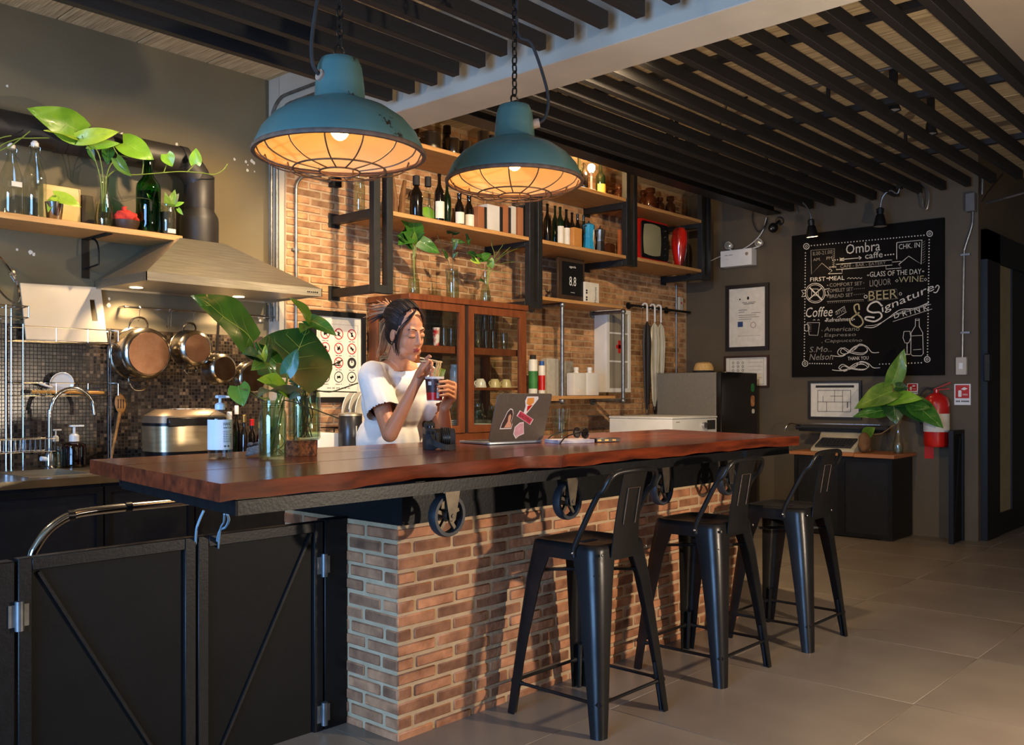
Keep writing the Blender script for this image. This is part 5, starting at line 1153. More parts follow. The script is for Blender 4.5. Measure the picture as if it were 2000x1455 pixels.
def cc_(cx, cy, r, w=.006, mb=CW, n=20, ry=None): mb.ribbon([B(cx+r*math.cos(6.2832*i/n), cy+(ry or r)*math.sin(6.2832*i/n)) for i in range(n)], w, NX, True)
def tx(s, l, r, h, mb=CW, shear=0, slope=True):
    a = B(*l); b = B(*r); U = (b-a); w = U.length; U.normalize(); Vv = U.cross(NX); Vv = -Vv if Vv.z < 0 else Vv
    hh = (B(l[0], l[1]-h)-B(*l)).z
    mb.text(s, a, U, Vv, w=w, h=hh, align='l', shear=shear)
def dots(a, b, n, r=.006, mb=CW):
    for i in range(n):
        p = B(a[0]+(b[0]-a[0])*i/(n-1), a[1]+(b[1]-a[1])*i/(n-1)); mb.prism([(r*math.cos(1.0472*k), r*math.sin(1.0472*k)) for k in range(6)], p, UY, Z, NX, .0004)
def sp2(pts, n=5): return [(p.x, p.y) for p in spline([(a, b, 0) for a, b in pts], n)]
for c in ((222, 328), (1195, 228), (212, 1253), (1176, 1220)): cc_(c[0], c[1], 22, .007); cc_(c[0], c[1], 8, .005)
dots((262, 322), (1150, 240), 38); dots((215, 380), (205, 1220), 38); dots((1192, 275), (1178, 1185), 40); dots((250, 1252), (420, 1255), 10); dots((800, 1258), (1130, 1247), 14)
tx('Ombra', (535, 392), (805, 360), 78); tx('caffe', (685, 428), (825, 413), 48)
st([(485, 432), (655, 418)], .006); st([(635, 405), (657, 418), (640, 432)], .006); st([(520, 420), (500, 425), (485, 418), (500, 432), (485, 444), (500, 440), (520, 440)], .005); dots((845, 397), (910, 390), 4, .007); dots((430, 437), (468, 434), 3, .005)
# banner
st([(455, 470), (897, 435), (900, 475), (458, 512)], .005, CW, True); st([(458, 490), (400, 492), (425, 520), (395, 545), (505, 540), (503, 512)], .005); st([(900, 452), (970, 446), (950, 470), (972, 498), (850, 507), (852, 480)], .005)
tx('CAFE - BAR - EATERY', (490, 500), (850, 470), 26, CD_)
# pennants
st([(258, 360), (445, 345), (435, 500)], .004, CD_); st([(258, 360), (262, 548), (345, 460), (410, 515)], .006, CD_); tx('8.00-21.00', (272, 402), (425, 385), 30, CD_); tx('AM.    PM', (275, 447), (425, 430), 24, CD_)
st([(935, 298), (1135, 278), (1128, 468), (1030, 405), (955, 468)], .006); st([(935, 298), (935, 430)], .006); tx('CHK. IN', (952, 352), (1118, 335), 40)
for i in range(9): st([(1140, 300+i*20), (1160, 285+i*20)], .003, CD_); st([(425, 360+i*16), (448, 348+i*16)], .003, CD_)
# meals
tx('FIRST', (252, 606), (372, 600), 32); tx('MEAL', (402, 598), (522, 592), 32); dots((385, 580), (395, 580), 2, .006); st([(545, 584)]+[(545+i*13, 584-(10 if i % 2 else 0)) for i in range(10)], .004)
for i, (s, y, r) in enumerate((('COMFORT SET', 648, 662), ('OMELET SET', 693, 590), ('BREAD SET', 737, 590))): tx(s, (405, y), (r, y-14), 28, CD_); dots((388, y-12), (392, y-12), 2, .005, CD_); dots((r+10, y-28), (678, y-34), 6, .004, CD_)
st([(385, 764), (675, 748)], .006, CD_); dots((395, 775), (670, 760), 18, .004, CD_)
cc_(292, 697, 78, .006); cc_(292, 697, 66, .004); st([(245, 650), (345, 750)], .012); st([(345, 655), (240, 748)], .010); st([(265, 665), (315, 665), (318, 715), (262, 718)], .006, CW, True)
st([(215, 672), (182, 676), (200, 700), (185, 726), (215, 722)], .006); st([(368, 668), (405, 660), (390, 685), (402, 712), (370, 714)], .006)
# day glass
tx('GLASS OF THE DAY', (722, 570), (1130, 545), 40); dots((708, 556), (712, 556), 2, .007); dots((1142, 525), (1146, 525), 2, .007)
tx('LIQUOR', (722, 655), (890, 640), 60, CD_); tx('WINE', (950, 615), (1148, 605), 46, CY_); st([(925, 600), (937, 588), (948, 598), (937, 610)], .004, CW, True); st([(1152, 590), (1162, 578), (1174, 590), (1162, 600)], .004, CW, True)
tx('BEER', (715, 755), (940, 735), 72, CY_); st([(705, 760), (945, 740), (935, 665), (715, 682)], .003, CD_, True); cc_(690, 725, 12, .005); cc_(965, 703, 10, .004)
# coffee and signature
tx('Coffee', (212, 890), (425, 880), 78, shear=.15); tx('and', (455, 872), (535, 840), 42, CD_); st([(452, 845), (525, 800)], .004); st([(465, 890), (540, 845)], .004); tx('Refreshment', (380, 926), (590, 915), 32); dots((372, 916), (374, 916), 2, .006); dots((597, 904), (600, 904), 2, .006); st([(275, 912), (285, 905), (292, 912)], .005); st([(310, 912), (318, 905), (325, 912)], .005)
st(sp2([(640, 830), (632, 785), (600, 800), (612, 850), (655, 890), (668, 935), (630, 965), (575, 940), (570, 905), (610, 870), (640, 850)]), .013, CY_)
st(sp2([(820, 800), (780, 765), (725, 785), (705, 830), (745, 850), (800, 850), (815, 885), (760, 920), (690, 905), (700, 885), (760, 890)]), .014)
tx('ignature', (822, 868), (1235, 692), 72, shear=.25); st(sp2([(680, 965), (760, 965), (860, 900), (960, 830), (1080, 815), (1190, 770)]), .006); st(sp2([(690, 955), (780, 945), (880, 890), (1000, 835), (1100, 810), (1180, 780)]), .004); st(sp2([(1225, 690), (1250, 690), (1270, 650), (1255, 635), (1240, 655)]), .008)
tx('D R I N K', (918, 898), (1190, 828), 44); st([(905, 922), (1215, 822)], .004); st([(935, 868), (1205, 785)], .004)
# cup, list, bottle, flourishes
st([(230, 930), (327, 930), (312, 1030), (245, 1028)], .005, CW, True); cc_(225, 970, 20, .005, CW, 12, 28); 
for i in range(5): st([(232, 940+i*14), (262, 945+i*14)], .003, CD_)
for s, y, r in (('Americano', 1000, 640), ('Espresso', 1050, 610), ('Cappuccino', 1095, 660)): tx(s, (362, y), (r, y-6), 34, CD_, .2); dots((345, y-8), (347, y-8), 2, .005, CD_)
tx('S.Mo..', (245, 1165), (420, 1160), 44, CD_, .2); tx('Nelson', (245, 1228), (430, 1222), 50, CD_, .2)
tx('THANK YOU', (548, 1228), (712, 1222), 28)
fl_ = sp2([(415, 1188), (460, 1195), (520, 1190), (600, 1120), (670, 1110), (705, 1150), (660, 1182), (560, 1165), (500, 1130), (468, 1165), (500, 1190), (590, 1150), (640, 1100), (700, 1120), (740, 1165), (795, 1165)])
st(fl_, .006); st([(a+10, b*.75+412) for a, b in fl_], .006); st([(a*.9+70, b*.8+225) for a, b in fl_[8:-12]], .005); st([(a*.9+70, b*.62+572) for a, b in fl_[8:-12]], .005)
st([(1083, 900), (1113, 898), (1113, 960), (1140, 1010), (1145, 1175), (1130, 1192), (1060, 1192), (1046, 1178), (1048, 1012), (1082, 958)], .005, CW, True); st([(1086, 912), (1112, 910)], .005); st([(1050, 1035), (1142, 1030)], .004); st([(1065, 1145), (1130, 1140)], .004)
st([(992, 1000), (1040, 998), (1046, 1050), (1030, 1090), (1000, 1090), (985, 1050)], .005, CW, True); st([(1017, 1092), (1017, 1180)], .006); st([(1000, 1182), (1040, 1180)], .006)
CW.build('chalk_lettering', CHK, cbt, smooth=0); CD_.build('faint_chalk_lettering', CHKD, cbt, smooth=0); CY_.build('yellow_chalk_lettering', CHKY, cbt, smooth=0)
# gooseneck picture lamps over the board
SPOTB = pm('spot_black', (34, 32, 31), (22, 21, 21), 12, .4, .4)
def goose(label, base, pts, tip, on, px_w=24, direction=(-.1, .0, -1)):
    P_ = [Vector(p) for p in pts]; t = thing('picture_lamp', label, 'lamp', P_[0], group='gooseneck lamps over the chalkboard')
    MB().box(P_[0].x-.02, P_[0].x+.02, P_[0].y-.02, P_[0].y+.02, P_[0].z-.005, P_[0].z+.03).build('mount', SPOTB, t)
    MB().tube(spline(P_, 5), .007, 8).build('gooseneck', GALV, t)
    d = Vector(direction).normalized(); M = d.to_track_quat('Z', 'Y').to_matrix(); e = P_[-1]
    MB().lathe([(.016, -.01), (.026, 0), (.026, .045), (.032, .05), (.055, .145), (.050, .145), (.028, .055), (.001, .05)], e, 18, M).build('shade', SPOTB, t)
    for k in range(3): MB().lathe([(.028, .012*k), (.031, .012*k), (.031, .012*k+.005), (.028, .012*k+.005)], e, 16, M).build('cooling_fin', SPOTB, t)
    lens = pm('lens_lit', (255, 220, 150), None, 4, .4, emit=((255, 214, 140), 25)) if on else pm('lens_off', (160, 158, 150), None, 4, .3)
    MB().lathe([(.001, .143), (.049, .143), (.049, .140), (.001, .140)], e, 16, M).build('lens', lens, t)
    if on: lamp('picture_lamp_light', 'SPOT', e+d*.15, on, WARM2, e+d*.15+Vector((.22, -.16, -1)), spot_size=math.radians(120), spot_blend=.8, shadow_soft_size=.03)
Xl = XC-.30
goose('black gooseneck lamp, lit, over the left corner of the chalkboard', None, [W(1547, 393, 'x', Xl), W(1560, 392, 'x', Xl), W(1574, 402, 'x', Xl), W(1583, 420, 'x', Xl), W(1584, 430, 'x', Xl)], None, 8.0, direction=(.12, -.03, -1))
goose('black gooseneck lamp, unlit, over the middle of the chalkboard', None, [W(1757, 368, 'x', Xl), W(1752, 378, 'x', Xl), W(1738, 372, 'x', Xl), W(1724, 385, 'x', Xl), W(1719, 408, 'x', Xl)], None, 0, direction=(.0, 0, -1))
# emergency light
a = wr(1417, 505); b = wr(1478, 505); zt = wr(1445, 490).z; zb = wr(1445, 522).z
t = thing('emergency_light', 'white twin-head emergency light box on the grey wall', 'emergency light', (XC-.05, (a.y+b.y)/2, zb))
MB().box(XC-.10, XC-.001, b.y, a.y, zb, zt).build('box', WHITE, t, bev=.004)
MB().tube([(XC-.101, b.y+.05, zt-.05), (XC-.103, b.y+.05, zt-.05)], .016, 14).build('test_button', STEEL, t)
MB().text('--- ----', (XC-.1006, a.y-.05, zt-.05), UY, Z, w=.08, h=.006, align='l').text('- + -', (XC-.1006, a.y-.05, zt-.09), UY, Z, w=.04, h=.008, align='l').build('lettering', INK, t, smooth=0)
for px, py in ((1424, 480), (1483, 474)):
    c = wr(px, py, .06); hd_ = MB().tube([c+Vector((.03, 0, 0)), c+Vector((-.02, 0, 0))], [.028, .036], 16).build('lamp_head', WHITE, t)
    MB().ell(c+Vector((-.021, 0, 0)), .012, .033, .033, 14, 8).build('lens', pm('lens_clear', (200, 196, 180), (160, 156, 140), 40, .15, .6), hd_)
    MB().tube([c+Vector((.01, 0, -.03)), Vector((XC-.05, (c.y*2+(a.y+b.y)/2)/3, zt))], .006, 6).build('arm', WHITE, hd_)
cb = [W(1365, 520, 'x', XC-.02), W(1400, 504, 'x', XC-.02), W(1418, 497, 'x', XC-.02), W(1450, 487, 'x', XC-.02), W(1475, 470, 'x', XC-.02), W(1490, 450, 'x', XC-.02), W(1497, 425, 'x', XC-.02)]
tag(MB().tube(spline(cb, 4), .005, 6).build('cable', WHITE), 'white cable running past the emergency light up to the slats', 'cable')
tag(MB().tube(spline([W(1471, 412, 'x', XC-.03), W(1470, 432, 'x', XC-.03), W(1480, 452, 'x', XC-.03), W(1492, 444, 'x', XC-.03), W(1499, 424, 'x', XC-.03)], 4), .006, 6).build('cable', INK), 'black cable loop hanging above the emergency light', 'cable')
c = W(1510, 445, 'x', XC-.14); t = thing('security_camera', 'small dark dome security camera under the slats by the chalkboard', 'camera', c)
MB().tube([c+Vector((.12, 0, .08)), c+Vector((.02, 0, .02))], .012, 8).tube([c+Vector((.139, 0, .08)), c+Vector((.12, 0, .08))], .04, 14).build('bracket', SPOTB, t); MB().ell(c, .045, .045, .045, 16, 10).build('dome', BLACKM, t); MB().ell(c+Vector((-.035, -.0, -.012)), .014, .014, .014, 10, 6).build('lens', CHROME, t)
# frames
DKF = pm('dark_frame', (36, 30, 26), (26, 22, 19), 8, .4); BRF = pm('brown_frame', (66, 38, 26), (50, 28, 19), 8, .4)
t, pg, O, w, h = wall_pic('tall black framed certificate left of the chalkboard', 1419, 1503, 559, 686, .035, DKF, 'certificate')
m = MB(); off = NX*.0006
for i, (f0, f1, y, hh) in enumerate([(.42, .66, .70, .008), (.30, .5, .61, .007), (.30, .44, .58, .007), (.60, .8, .56, .006), (.30, .7, .53, .006), (.3, .78, .50, .006), (.3, .6, .47, .006), (.28, .8, .22, .003)]): m.prism([(w*f0, h*y), (w*f1, h*y), (w*f1, h*y+hh*.6), (w*f0, h*y+hh*.6)], O, UY, Z, NX, .0005)
m.text('---- ------', O+off+UY*(w*.54)+Z*(h*.72), UY, Z, w=w*.3, h=.006); m.ell(O+UY*(w*.52)+Z*(h*.79), .001, .012, .016, 8, 6); m.ell(O+UY*(w*.33)+Z*(h*.78), .001, .008, .008, 8, 6)
m.build('print_lines', INK, pg, smooth=0)
MB().prism([(w*.28, h*.36), (w*.40, h*.36), (w*.40, h*.44), (w*.28, h*.44)], O, UY, Z, NX, .0006).build('blue_seal', pm('blue_ink', (40, 66, 110), None, 8, .7), pg, smooth=0)
m = MB(); q = O+off+UY*(w*.64)+Z*(h*.38); m.ribbon([q+UY*(.026*math.cos(6.28*i/18))+Z*(.026*math.sin(6.28*i/18)) for i in range(18)], .005, NX, True); m.build('stamp', pm('stamp_ink', (150, 110, 90), None, 8, .7), pg, smooth=0)
t, pg, O, w, h = wall_pic('low brown framed notice half hidden behind the fridge', 1416, 1503, 696, 757, .018, BRF, 'notice')
m = MB()
for r_ in range(5):
    for c_ in range(3): q = O+off+UY*(w*(.2+.11*c_))+Z*(h*(.78-.12*r_)); m.ribbon([q+UY*(.010*math.cos(6.28*i/10))+Z*(.010*math.sin(6.28*i/10)) for i in range(10)], .004, NX, True)
    m.prism([(w*.55, h*(.78-.12*r_)), (w*.85, h*(.78-.12*r_)), (w*.85, h*(.785-.12*r_)), (w*.55, h*(.785-.12*r_))], O, UY, Z, NX, .0005)
m.ribbon([O+off+UY*(w*a)+Z*(h*b) for a, b in ((.12, .1), (.88, .1), (.88, .9), (.12, .9))], .003, NX, True); m.build('print_lines', INK, pg, smooth=0)
t, pg, O, w, h = wall_pic('dark framed evacuation floor plan below the chalkboard', 1580, 1684, 744, 818, .022, DKF, 'floor plan')
m = MB(); m.prism([(w*.14, h*.82), (w*.86, h*.82), (w*.86, h*.88), (w*.14, h*.88)], O, UY, Z, NX, .0005)
for a in ((.18, .2, .8, .2), (.18, .75, .8, .75), (.18, .2, .18, .75), (.8, .2, .8, .75), (.18, .45, .8, .45), (.35, .2, .35, .45), (.5, .45, .5, .75), (.65, .2, .65, .75), (.28, .45, .28, .6), (.42, .6, .65, .6)): m.ribbon([O+off+UY*(w*a[0])+Z*(h*a[1]), O+off+UY*(w*a[2])+Z*(h*a[3])], .004, NX)
m.text('1', O+off+UY*(w*.74)+Z*(h*.30), UY, Z, h=.05); m.build('plan_lines', INK, pg, smooth=0)
# switch, conduit, junction box
a = wr(1869, 698); b = wr(1890, 732)
t = thing('light_switch', 'beige light switch on the grey wall right of the chalkboard', 'switch', (XC, (a.y+b.y)/2, b.z))
MB().box(XC-.035, XC-.001, b.y, a.y, b.z, a.z).build('box', CREAM, t, bev=.004); MB().box(XC-.040, XC-.035, b.y+.025, a.y-.025, b.z+.045, a.z-.045).build('rocker', WHITE, t, bev=.002)
t = thing('conduit', 'bent metal conduit between the light switch and the junction box', 'conduit', wr(1879, 698, .02))
MB().tube(spline([wr(1879.5, 698, .02), wr(1881, 600, .02), wr(1883, 500, .02), wr(1884, 486, .02), wr(1894, 455, .02), wr(1899, 435, .02), wr(1900, 412, .02)], 4), .0095, 8).build('pipe', GALV, t)
for py in (498, 650): q = wr(1886, py, .0); MB().box(XC-.03, XC-.001, q.y-.04, q.y+.03, q.z-.008, q.z+.008).build('saddle', GALV, t)
a = wr(1891, 381); b = wr(1925, 412)
t = thing('junction_box', 'grey junction box high at the corner of the grey wall', 'junction box', (XC-.04, (a.y+b.y)/2, b.z))
MB().box(XC-.08, XC-.001, max(b.y, 2.205), a.y, b.z, a.z).build('box', pm('grey_box', (96, 94, 90), (84, 82, 78), 10, .6), t, bev=.004)
MB().tube([wr(1918, 380, .03), wr(1919, 345, .03)], .009, 8).build('riser', GALV, t)
tag(MB().tube(spline([W(1926, 397, 'x', XC-.03), W(1960, 388, 'x', XC-.2), W(2010, 374, 'x', XC-.3)], 4), .010, 8).build('conduit', GALV), 'metal conduit leaving the junction box towards the corridor', 'conduit')
tag(MB().tube(spline([W(1778, 352, 'x', XC-.1), W(1792, 365, 'x', XC-.1), W(1800, 385, 'x', XC-.1), W(1803, 405, 'x', XC-.1), W(1810, 408, 'x', XC-.1), W(1814, 390, 'x', XC-.1), W(1812, 372, 'x', XC-.1), W(1800, 358, 'x', XC-.1)], 4), .007, 6).build('cable', GALV), 'grey cable loop dangling above the right half of the chalkboard', 'cable')
t = thing('conduit', 'thin conduit with a small socket at the right end of the brick wall', 'conduit', (wx(1321, YW-.015), YW-.015, 1.3))
MB().tube([(wx(1321, YW-.015), YW-.015, 1.3), (wx(1321, YW-.015), YW-.015, 2.36)], .008, 8).build('pipe', GALV, t)
q = W(1330, 592, 'y', YW-.03); MB().box(q.x-.03, q.x+.035, YW-.035, YW-.0065, q.z-.075, q.z+.06).build('socket', CREAM, t, bev=.004); MB().tube([(q.x, YW-.036, q.z), (q.x, YW-.034, q.z)], .012, 10).build('button', RED, t)
tag(MB().box(7.22, 8.7, 1.84, 2.13, .0005, .010).build('shaded_floor', pm('mat', (26, 23, 21), (18, 16, 15), 60, .95, bump=.5), bev=.003), 'dark sheet standing in for the shaded floor by the corridor door', 'mat')  # flat dark sheet paints the shade on the floor here
# extinguisher and signs
c = W(1829, 800, 'x', XC-.11); r = 23.5*c.x*0 + 23.5*(Vector(c-EYE).dot(FW))/FPX; zb = W(1829, 872, 'x', XC-.11).z; zt = W(1829, 768, 'x', XC-.11).z
t = thing('fire_extinguisher', 'red fire extinguisher hanging on the grey wall beside the black panel', 'fire extinguisher', (c.x, c.y, zb))
H_ = zt-zb
MB().lathe([(.001, 0), (r*.9, 0), (r, .02), (r, H_*.8), (r*.86, H_*.92), (r*.4, H_), (.02, H_+.005), (.02, H_+.03), (.001, H_+.03)], (c.x, c.y, zb), 24).build('cylinder', RED, t, smooth=50)
MB().lathe([(r*1.006, H_*.28), (r*1.006, H_*.62)], (c.x, c.y, zb), 24, a0=math.radians(110), a1=math.radians(300)).build('label', PAPER, t)
hv = MB(); hv.bar((c.x, c.y+.02, zb+H_+.03), (c.x, c.y-.11, zb+H_+.085), .02, .008).bar((c.x, c.y+.02, zb+H_+.025), (c.x, c.y-.1, zb+H_+.035), .02, .008).build('lever', RED, t)
MB().tube(spline([(c.x, c.y+.02, zb+H_+.03), (c.x, c.y+.08, zb+H_+.04), (c.x-.01, c.y+.125, zb+H_-.03), (c.x-.02, c.y+.12, zb+H_-.2), (c.x-.03, c.y+.1, zb+.1)], 4), .009, 8).build('hose', RUBBER, t)
MB().box(c.x+r*.8, XC-.001, c.y-.03, c.y+.03, zb+H_*.6, zb+H_*.7).build('wall_bracket', BLACK, t)
def sign(label, pl, pr_, pt, pb):
    a = wr(pl, pt); b = wr(pr_, pb); t = thing('fire_sign', label, 'sign', (XC-.001, (a.y+b.y)/2, b.z)); w = a.y-b.y; h = a.z-b.z; O = Vector((XC-.001, a.y, b.z))
    MB().prism([(0, 0), (w, 0), (w, h), (0, h)], O, UY, Z, NX, .003).build('plate', WHITE, t)
    MB().prism([(w*.08, h*.32), (w*.92, h*.32), (w*.92, h*.95), (w*.08, h*.95)], O+NX*.003, UY, Z, NX, .0008).build('red_field', RED, t)
    MB().prism(rrect(w*.2, h*.32, w*.06), O+NX*.004+UY*(w*.25)+Z*(h*.38), UY, Z, NX, .0006).text('FIRE', O+NX*.0046+UY*(w*.68)+Z*(h*.45), UY, Z, w=w*.3, h=h*.08).prism([(0, .1*h), (.2*w, .2*h), (.4*w, .12*h), (.2*w, .05*h)], O+NX*.004+UY*(w*.42)+Z*(h*.65), UY, Z, NX, .0006).build('symbol', WHITE, t, smooth=0)
    MB().text('---- -------', O+NX*.0036+UY*(w*.5)+Z*(h*.14), UY, Z, w=w*.8, h=h*.07).build('lettering', INK, t, smooth=0)
sign('red and white fire extinguisher sign right of the extinguisher', 1864, 1896, 750, 791)
sign('red sign half hidden behind the leaves, left of the extinguisher', 1772, 1793, 749, 770)
# tag on the black side of the cart corner
a = wr(1806, 838); b = wr(1824, 896); t = thing('inspection_tag', 'white and red inspection tag on the wall below the extinguisher', 'tag', (XC-.002, (a.y+b.y)/2, b.z))
MB().box(XC-.004, XC-.001, b.y, a.y, b.z+(a.z-b.z)*.6, a.z).build('white_card', PAPER, t); MB().box(XC-.004, XC-.001, b.y, a.y, b.z, b.z+(a.z-b.z)*.58).build('red_card', RED, t)
# ---------------------------------------------------------------- cart with the typewriter
gX = 7.46; ga = W(1551, 900, 'x', gX).y; gb = W(1742, 900, 'x', gX).y; gz = W(1742, 889, 'x', gX-.03).z; gz0 = .13
CW_ = pm('cart_wood', (176, 112, 64), (136, 80, 42), 4, .5, stretch=(8, 1, 8), bump=.06)
t = thing('cart', 'black rolling cart cabinet with an orange plank top below the chalkboard', 'cart', ((gX+XC)/2, (ga+gb)/2, 0))
yy = [ga+.03, ga-(ga-gb)*.36, ga-(ga-gb)*.64, gb-.03]
for i in range(3): MB().box(gX-.035, XC-.02, yy[i+1]+.001, yy[i]-.001, gz-(.03 if i != 1 else .026), gz+(0 if i != 1 else .004)).build('top_plank', CW_, t, bev=.003)
MB().box(gX+.02, XC-.03, gb, ga, gz0, gz-.031).build('body', BLACK, t)
for i in range(2):
    u0, u1 = ga-(ga-gb)*.5*i, ga-(ga-gb)*.5*(i+1)
    for q in ((u1, u1+.03, gz0, gz-.035), (u0-.03, u0, gz0, gz-.035), (u1+.03, u0-.03, gz0, gz0+.03), (u1+.03, u0-.03, gz-.065, gz-.035)): MB().box(gX, gX+.02, q[0], q[1], q[2], q[3]).build('door_frame', BLACKM, t)
    MB().box(gX+.010, gX+.016, u1+.03, u0-.03, gz0+.03, gz-.065).build('door', BLACK, t)
for x in (gX+.07, XC-.12):
    for y in (gb+.06, ga-.06):
        ca = MB().prism([(-.02, 0), (.02, 0), (.035, .065), (-.035, .065)], (x-.018, y, .06), UY, Z, NX, .003).prism([(-.02, 0), (.02, 0), (.035, .065), (-.035, .065)], (x+.02, y, .06), UY, Z, NX, .003).box(x-.04, x+.04, y-.04, y+.04, .122, .13).build('caster', CASTF, t)
        MB().lathe([(.001, -.014), (.052, -.014), (.055, -.008), (.055, .008), (.052, .014), (.001, .014)], (x, y, .0555), 18, Matrix.Rotation(math.pi/2, 3, 'Y')).build('wheel', RUBBER, ca)
gz += .0005
# typewriter facing the room
ta = W(1583, 865, 'x', gX+.03).y; tb = W(1668, 865, 'x', gX+.03).y; tw = ta-tb
TWB = pm('typewriter_beige', (176, 164, 138), (154, 142, 118), 8, .5)
t = thing('typewriter', 'beige vintage typewriter with a wide carriage on the cart', 'typewriter', (gX+.2, (ta+tb)/2, gz))
MB().prism([(0, 0), (.36, 0), (.36, .10), (.30, .175), (.22, .175), (.17, .10), (.02, .035), (0, .02)], (gX+.03, tb, gz), (1, 0, 0), Z, (0, 1, 0), tw).build('body', TWB, t, bev=.006, seg=2)
kb = MB().prism([(.015, .05), (.165, .112), (.165, .106), (.015, .036)], (gX+.028, tb+tw*.09, gz), (1, 0, 0), Z, (0, 1, 0), tw*.82).build('keyboard_bed', INK, t)
m = MB()
for r_ in range(4):
    for c_ in range(10 if r_ else 1):
        yk = tb+tw*(.14+.075*c_+.015*r_) if r_ else tb+tw*.5; xk = gX+.052+.034*r_; zk = gz+.056+.0145*r_
        if r_: m.tube([(xk, yk, zk), (xk, yk, zk+.008)], .0085, 8)
        else: m.box(xk-.007, xk+.007, yk-tw*.25, yk+tw*.25, zk-.003, zk+.005)
m.build('keys', BLACKM, t)
ca, cb_ = W(1560, 818, 'x', gX+.28).y, W(1732, 818, 'x', gX+.28).y; zc = gz+.195
MB().tube([(gX+.28, ca, zc), (gX+.28, cb_, zc)], .021, 14).build('platen', RUBBER, t)
MB().box(gX+.22, gX+.34, cb_+.03, ca-.03, zc-.035, zc-.012).build('carriage', BLACKM, t)
for y in (ca, cb_): MB().tube([(gX+.28, y-.02, zc), (gX+.28, y+.02, zc)], .026, 14).build('platen_knob', INK, t)
MB().tube(spline([(gX+.26, ca-.02, zc+.01), (gX+.2, ca+.04, zc+.03), (gX+.17, ca+.07, zc-.01), (gX+.17, ca+.075, zc-.04)], 4), .006, 6).build('return_lever', CHROME, t)
MB().bar((gX+.27, cb_+.05, zc+.032), (gX+.27, ca-.05, zc+.032), .01, .006).build('paper_bail', CHROME, t)
c = Vector((gX+.12, W(1688, 860, 'x', gX+.12).y, gz)); m = MB(); m.ell(c+Vector((0, 0, .085)), .06, .045, .085, 20, 12)
for i in range(len(m.v)):
    p = m.v[i]-c; f = 1+.13*math.sin(p.z*90+p.y*60)+.08*math.sin(p.x*110); m.v[i] = c+Vector((p.x*f, p.y*f, max(p.z, 0)))
tag(m.build('paper_bag', pm('brown_paper', (120, 84, 48), (92, 62, 34), 12, .85, bump=.3), smooth=60), 'crumpled brown bag beside the typewriter on the cart', 'bag')
# folded black gate leaf at the corner
q0 = W(1830, 1090, 'z', 0); t = thing('gate_leaf', 'black steel gate leaf standing at the corner by the corridor', 'gate', (7.8, 2.33, 0))
x0, x1 = 7.66, 7.945
for a in ((x0, x0+.03, .03, 1.01), (x1-.03, x1, .03, 1.01), (x0+.03, x1-.03, .98, 1.01), (x0+.03, x1-.03, .03, .06)): MB().box(a[0], a[1], 2.30, 2.335, a[2], a[3]).build('frame_bar', BLACK, t)
MB().box(x0+.03, x1-.03, 2.315, 2.32, .06, .98).build('sheet_panel', GATE, t); MB().bar((x0+.05, 2.31, .2), (x1-.09, 2.31, .95), .008, .008).build('diagonal_brace', BLACKM, t)
for x in (x0+.015, x1-.015): MB().tube([(x, 2.318, 0), (x, 2.318, .03)], .012, 8).build('foot', BLACK, t)
# track spots between the slats, wiring conduits on the ceiling
def track(label, px, py, z=3.005):
    c = W(px, py, 'z', z); t = thing('slat_spotlight', label, 'spotlight', c, group='small spotlights between the ceiling slats')
    MB().lathe([(.001, .07), (.03, .07), (.034, .03), (.045, .0), (.04, .0), (.03, .02), (.001, .02)], c, 16).build('housing', SPOTB, t)
    MB().lathe([(.001, .006), (.037, .006), (.037, .009), (.001, .009)], c, 16).build('lens', pm('lens_off', (160, 158, 150), None, 4, .3), t)
    MB().box(c.x-.02, c.x+.02, c.y-.02, c.y+.02, c.z+.07, CEIL).build('stem', SPOTB, t)
track('unlit spotlight between the slats, right side of the ceiling', 1745, 216); track('unlit spotlight between the slats above the second picture lamp', 1818, 262); track('unlit spotlight between the slats above the wine bottles', 1308, 306); track('unlit spotlight between the slats above the television', 1397, 338)
t = thing('ceiling_conduit', 'thin metal conduit crossing the ceiling above the right slats', 'conduit', W(1540, 195, 'z', CEIL-.02))
MB().tube([W(1500, 190, 'z', CEIL-.012), W(1760, 128, 'z', CEIL-.012)], .009, 8).build('pipe', GALV, t)
MB().tube([W(1400, 262, 'z', CEIL-.012), W(1420, 205, 'z', CEIL-.012), W(1460, 190, 'z', CEIL-.012)], .006, 6).build('flexible_lead', INK, t)
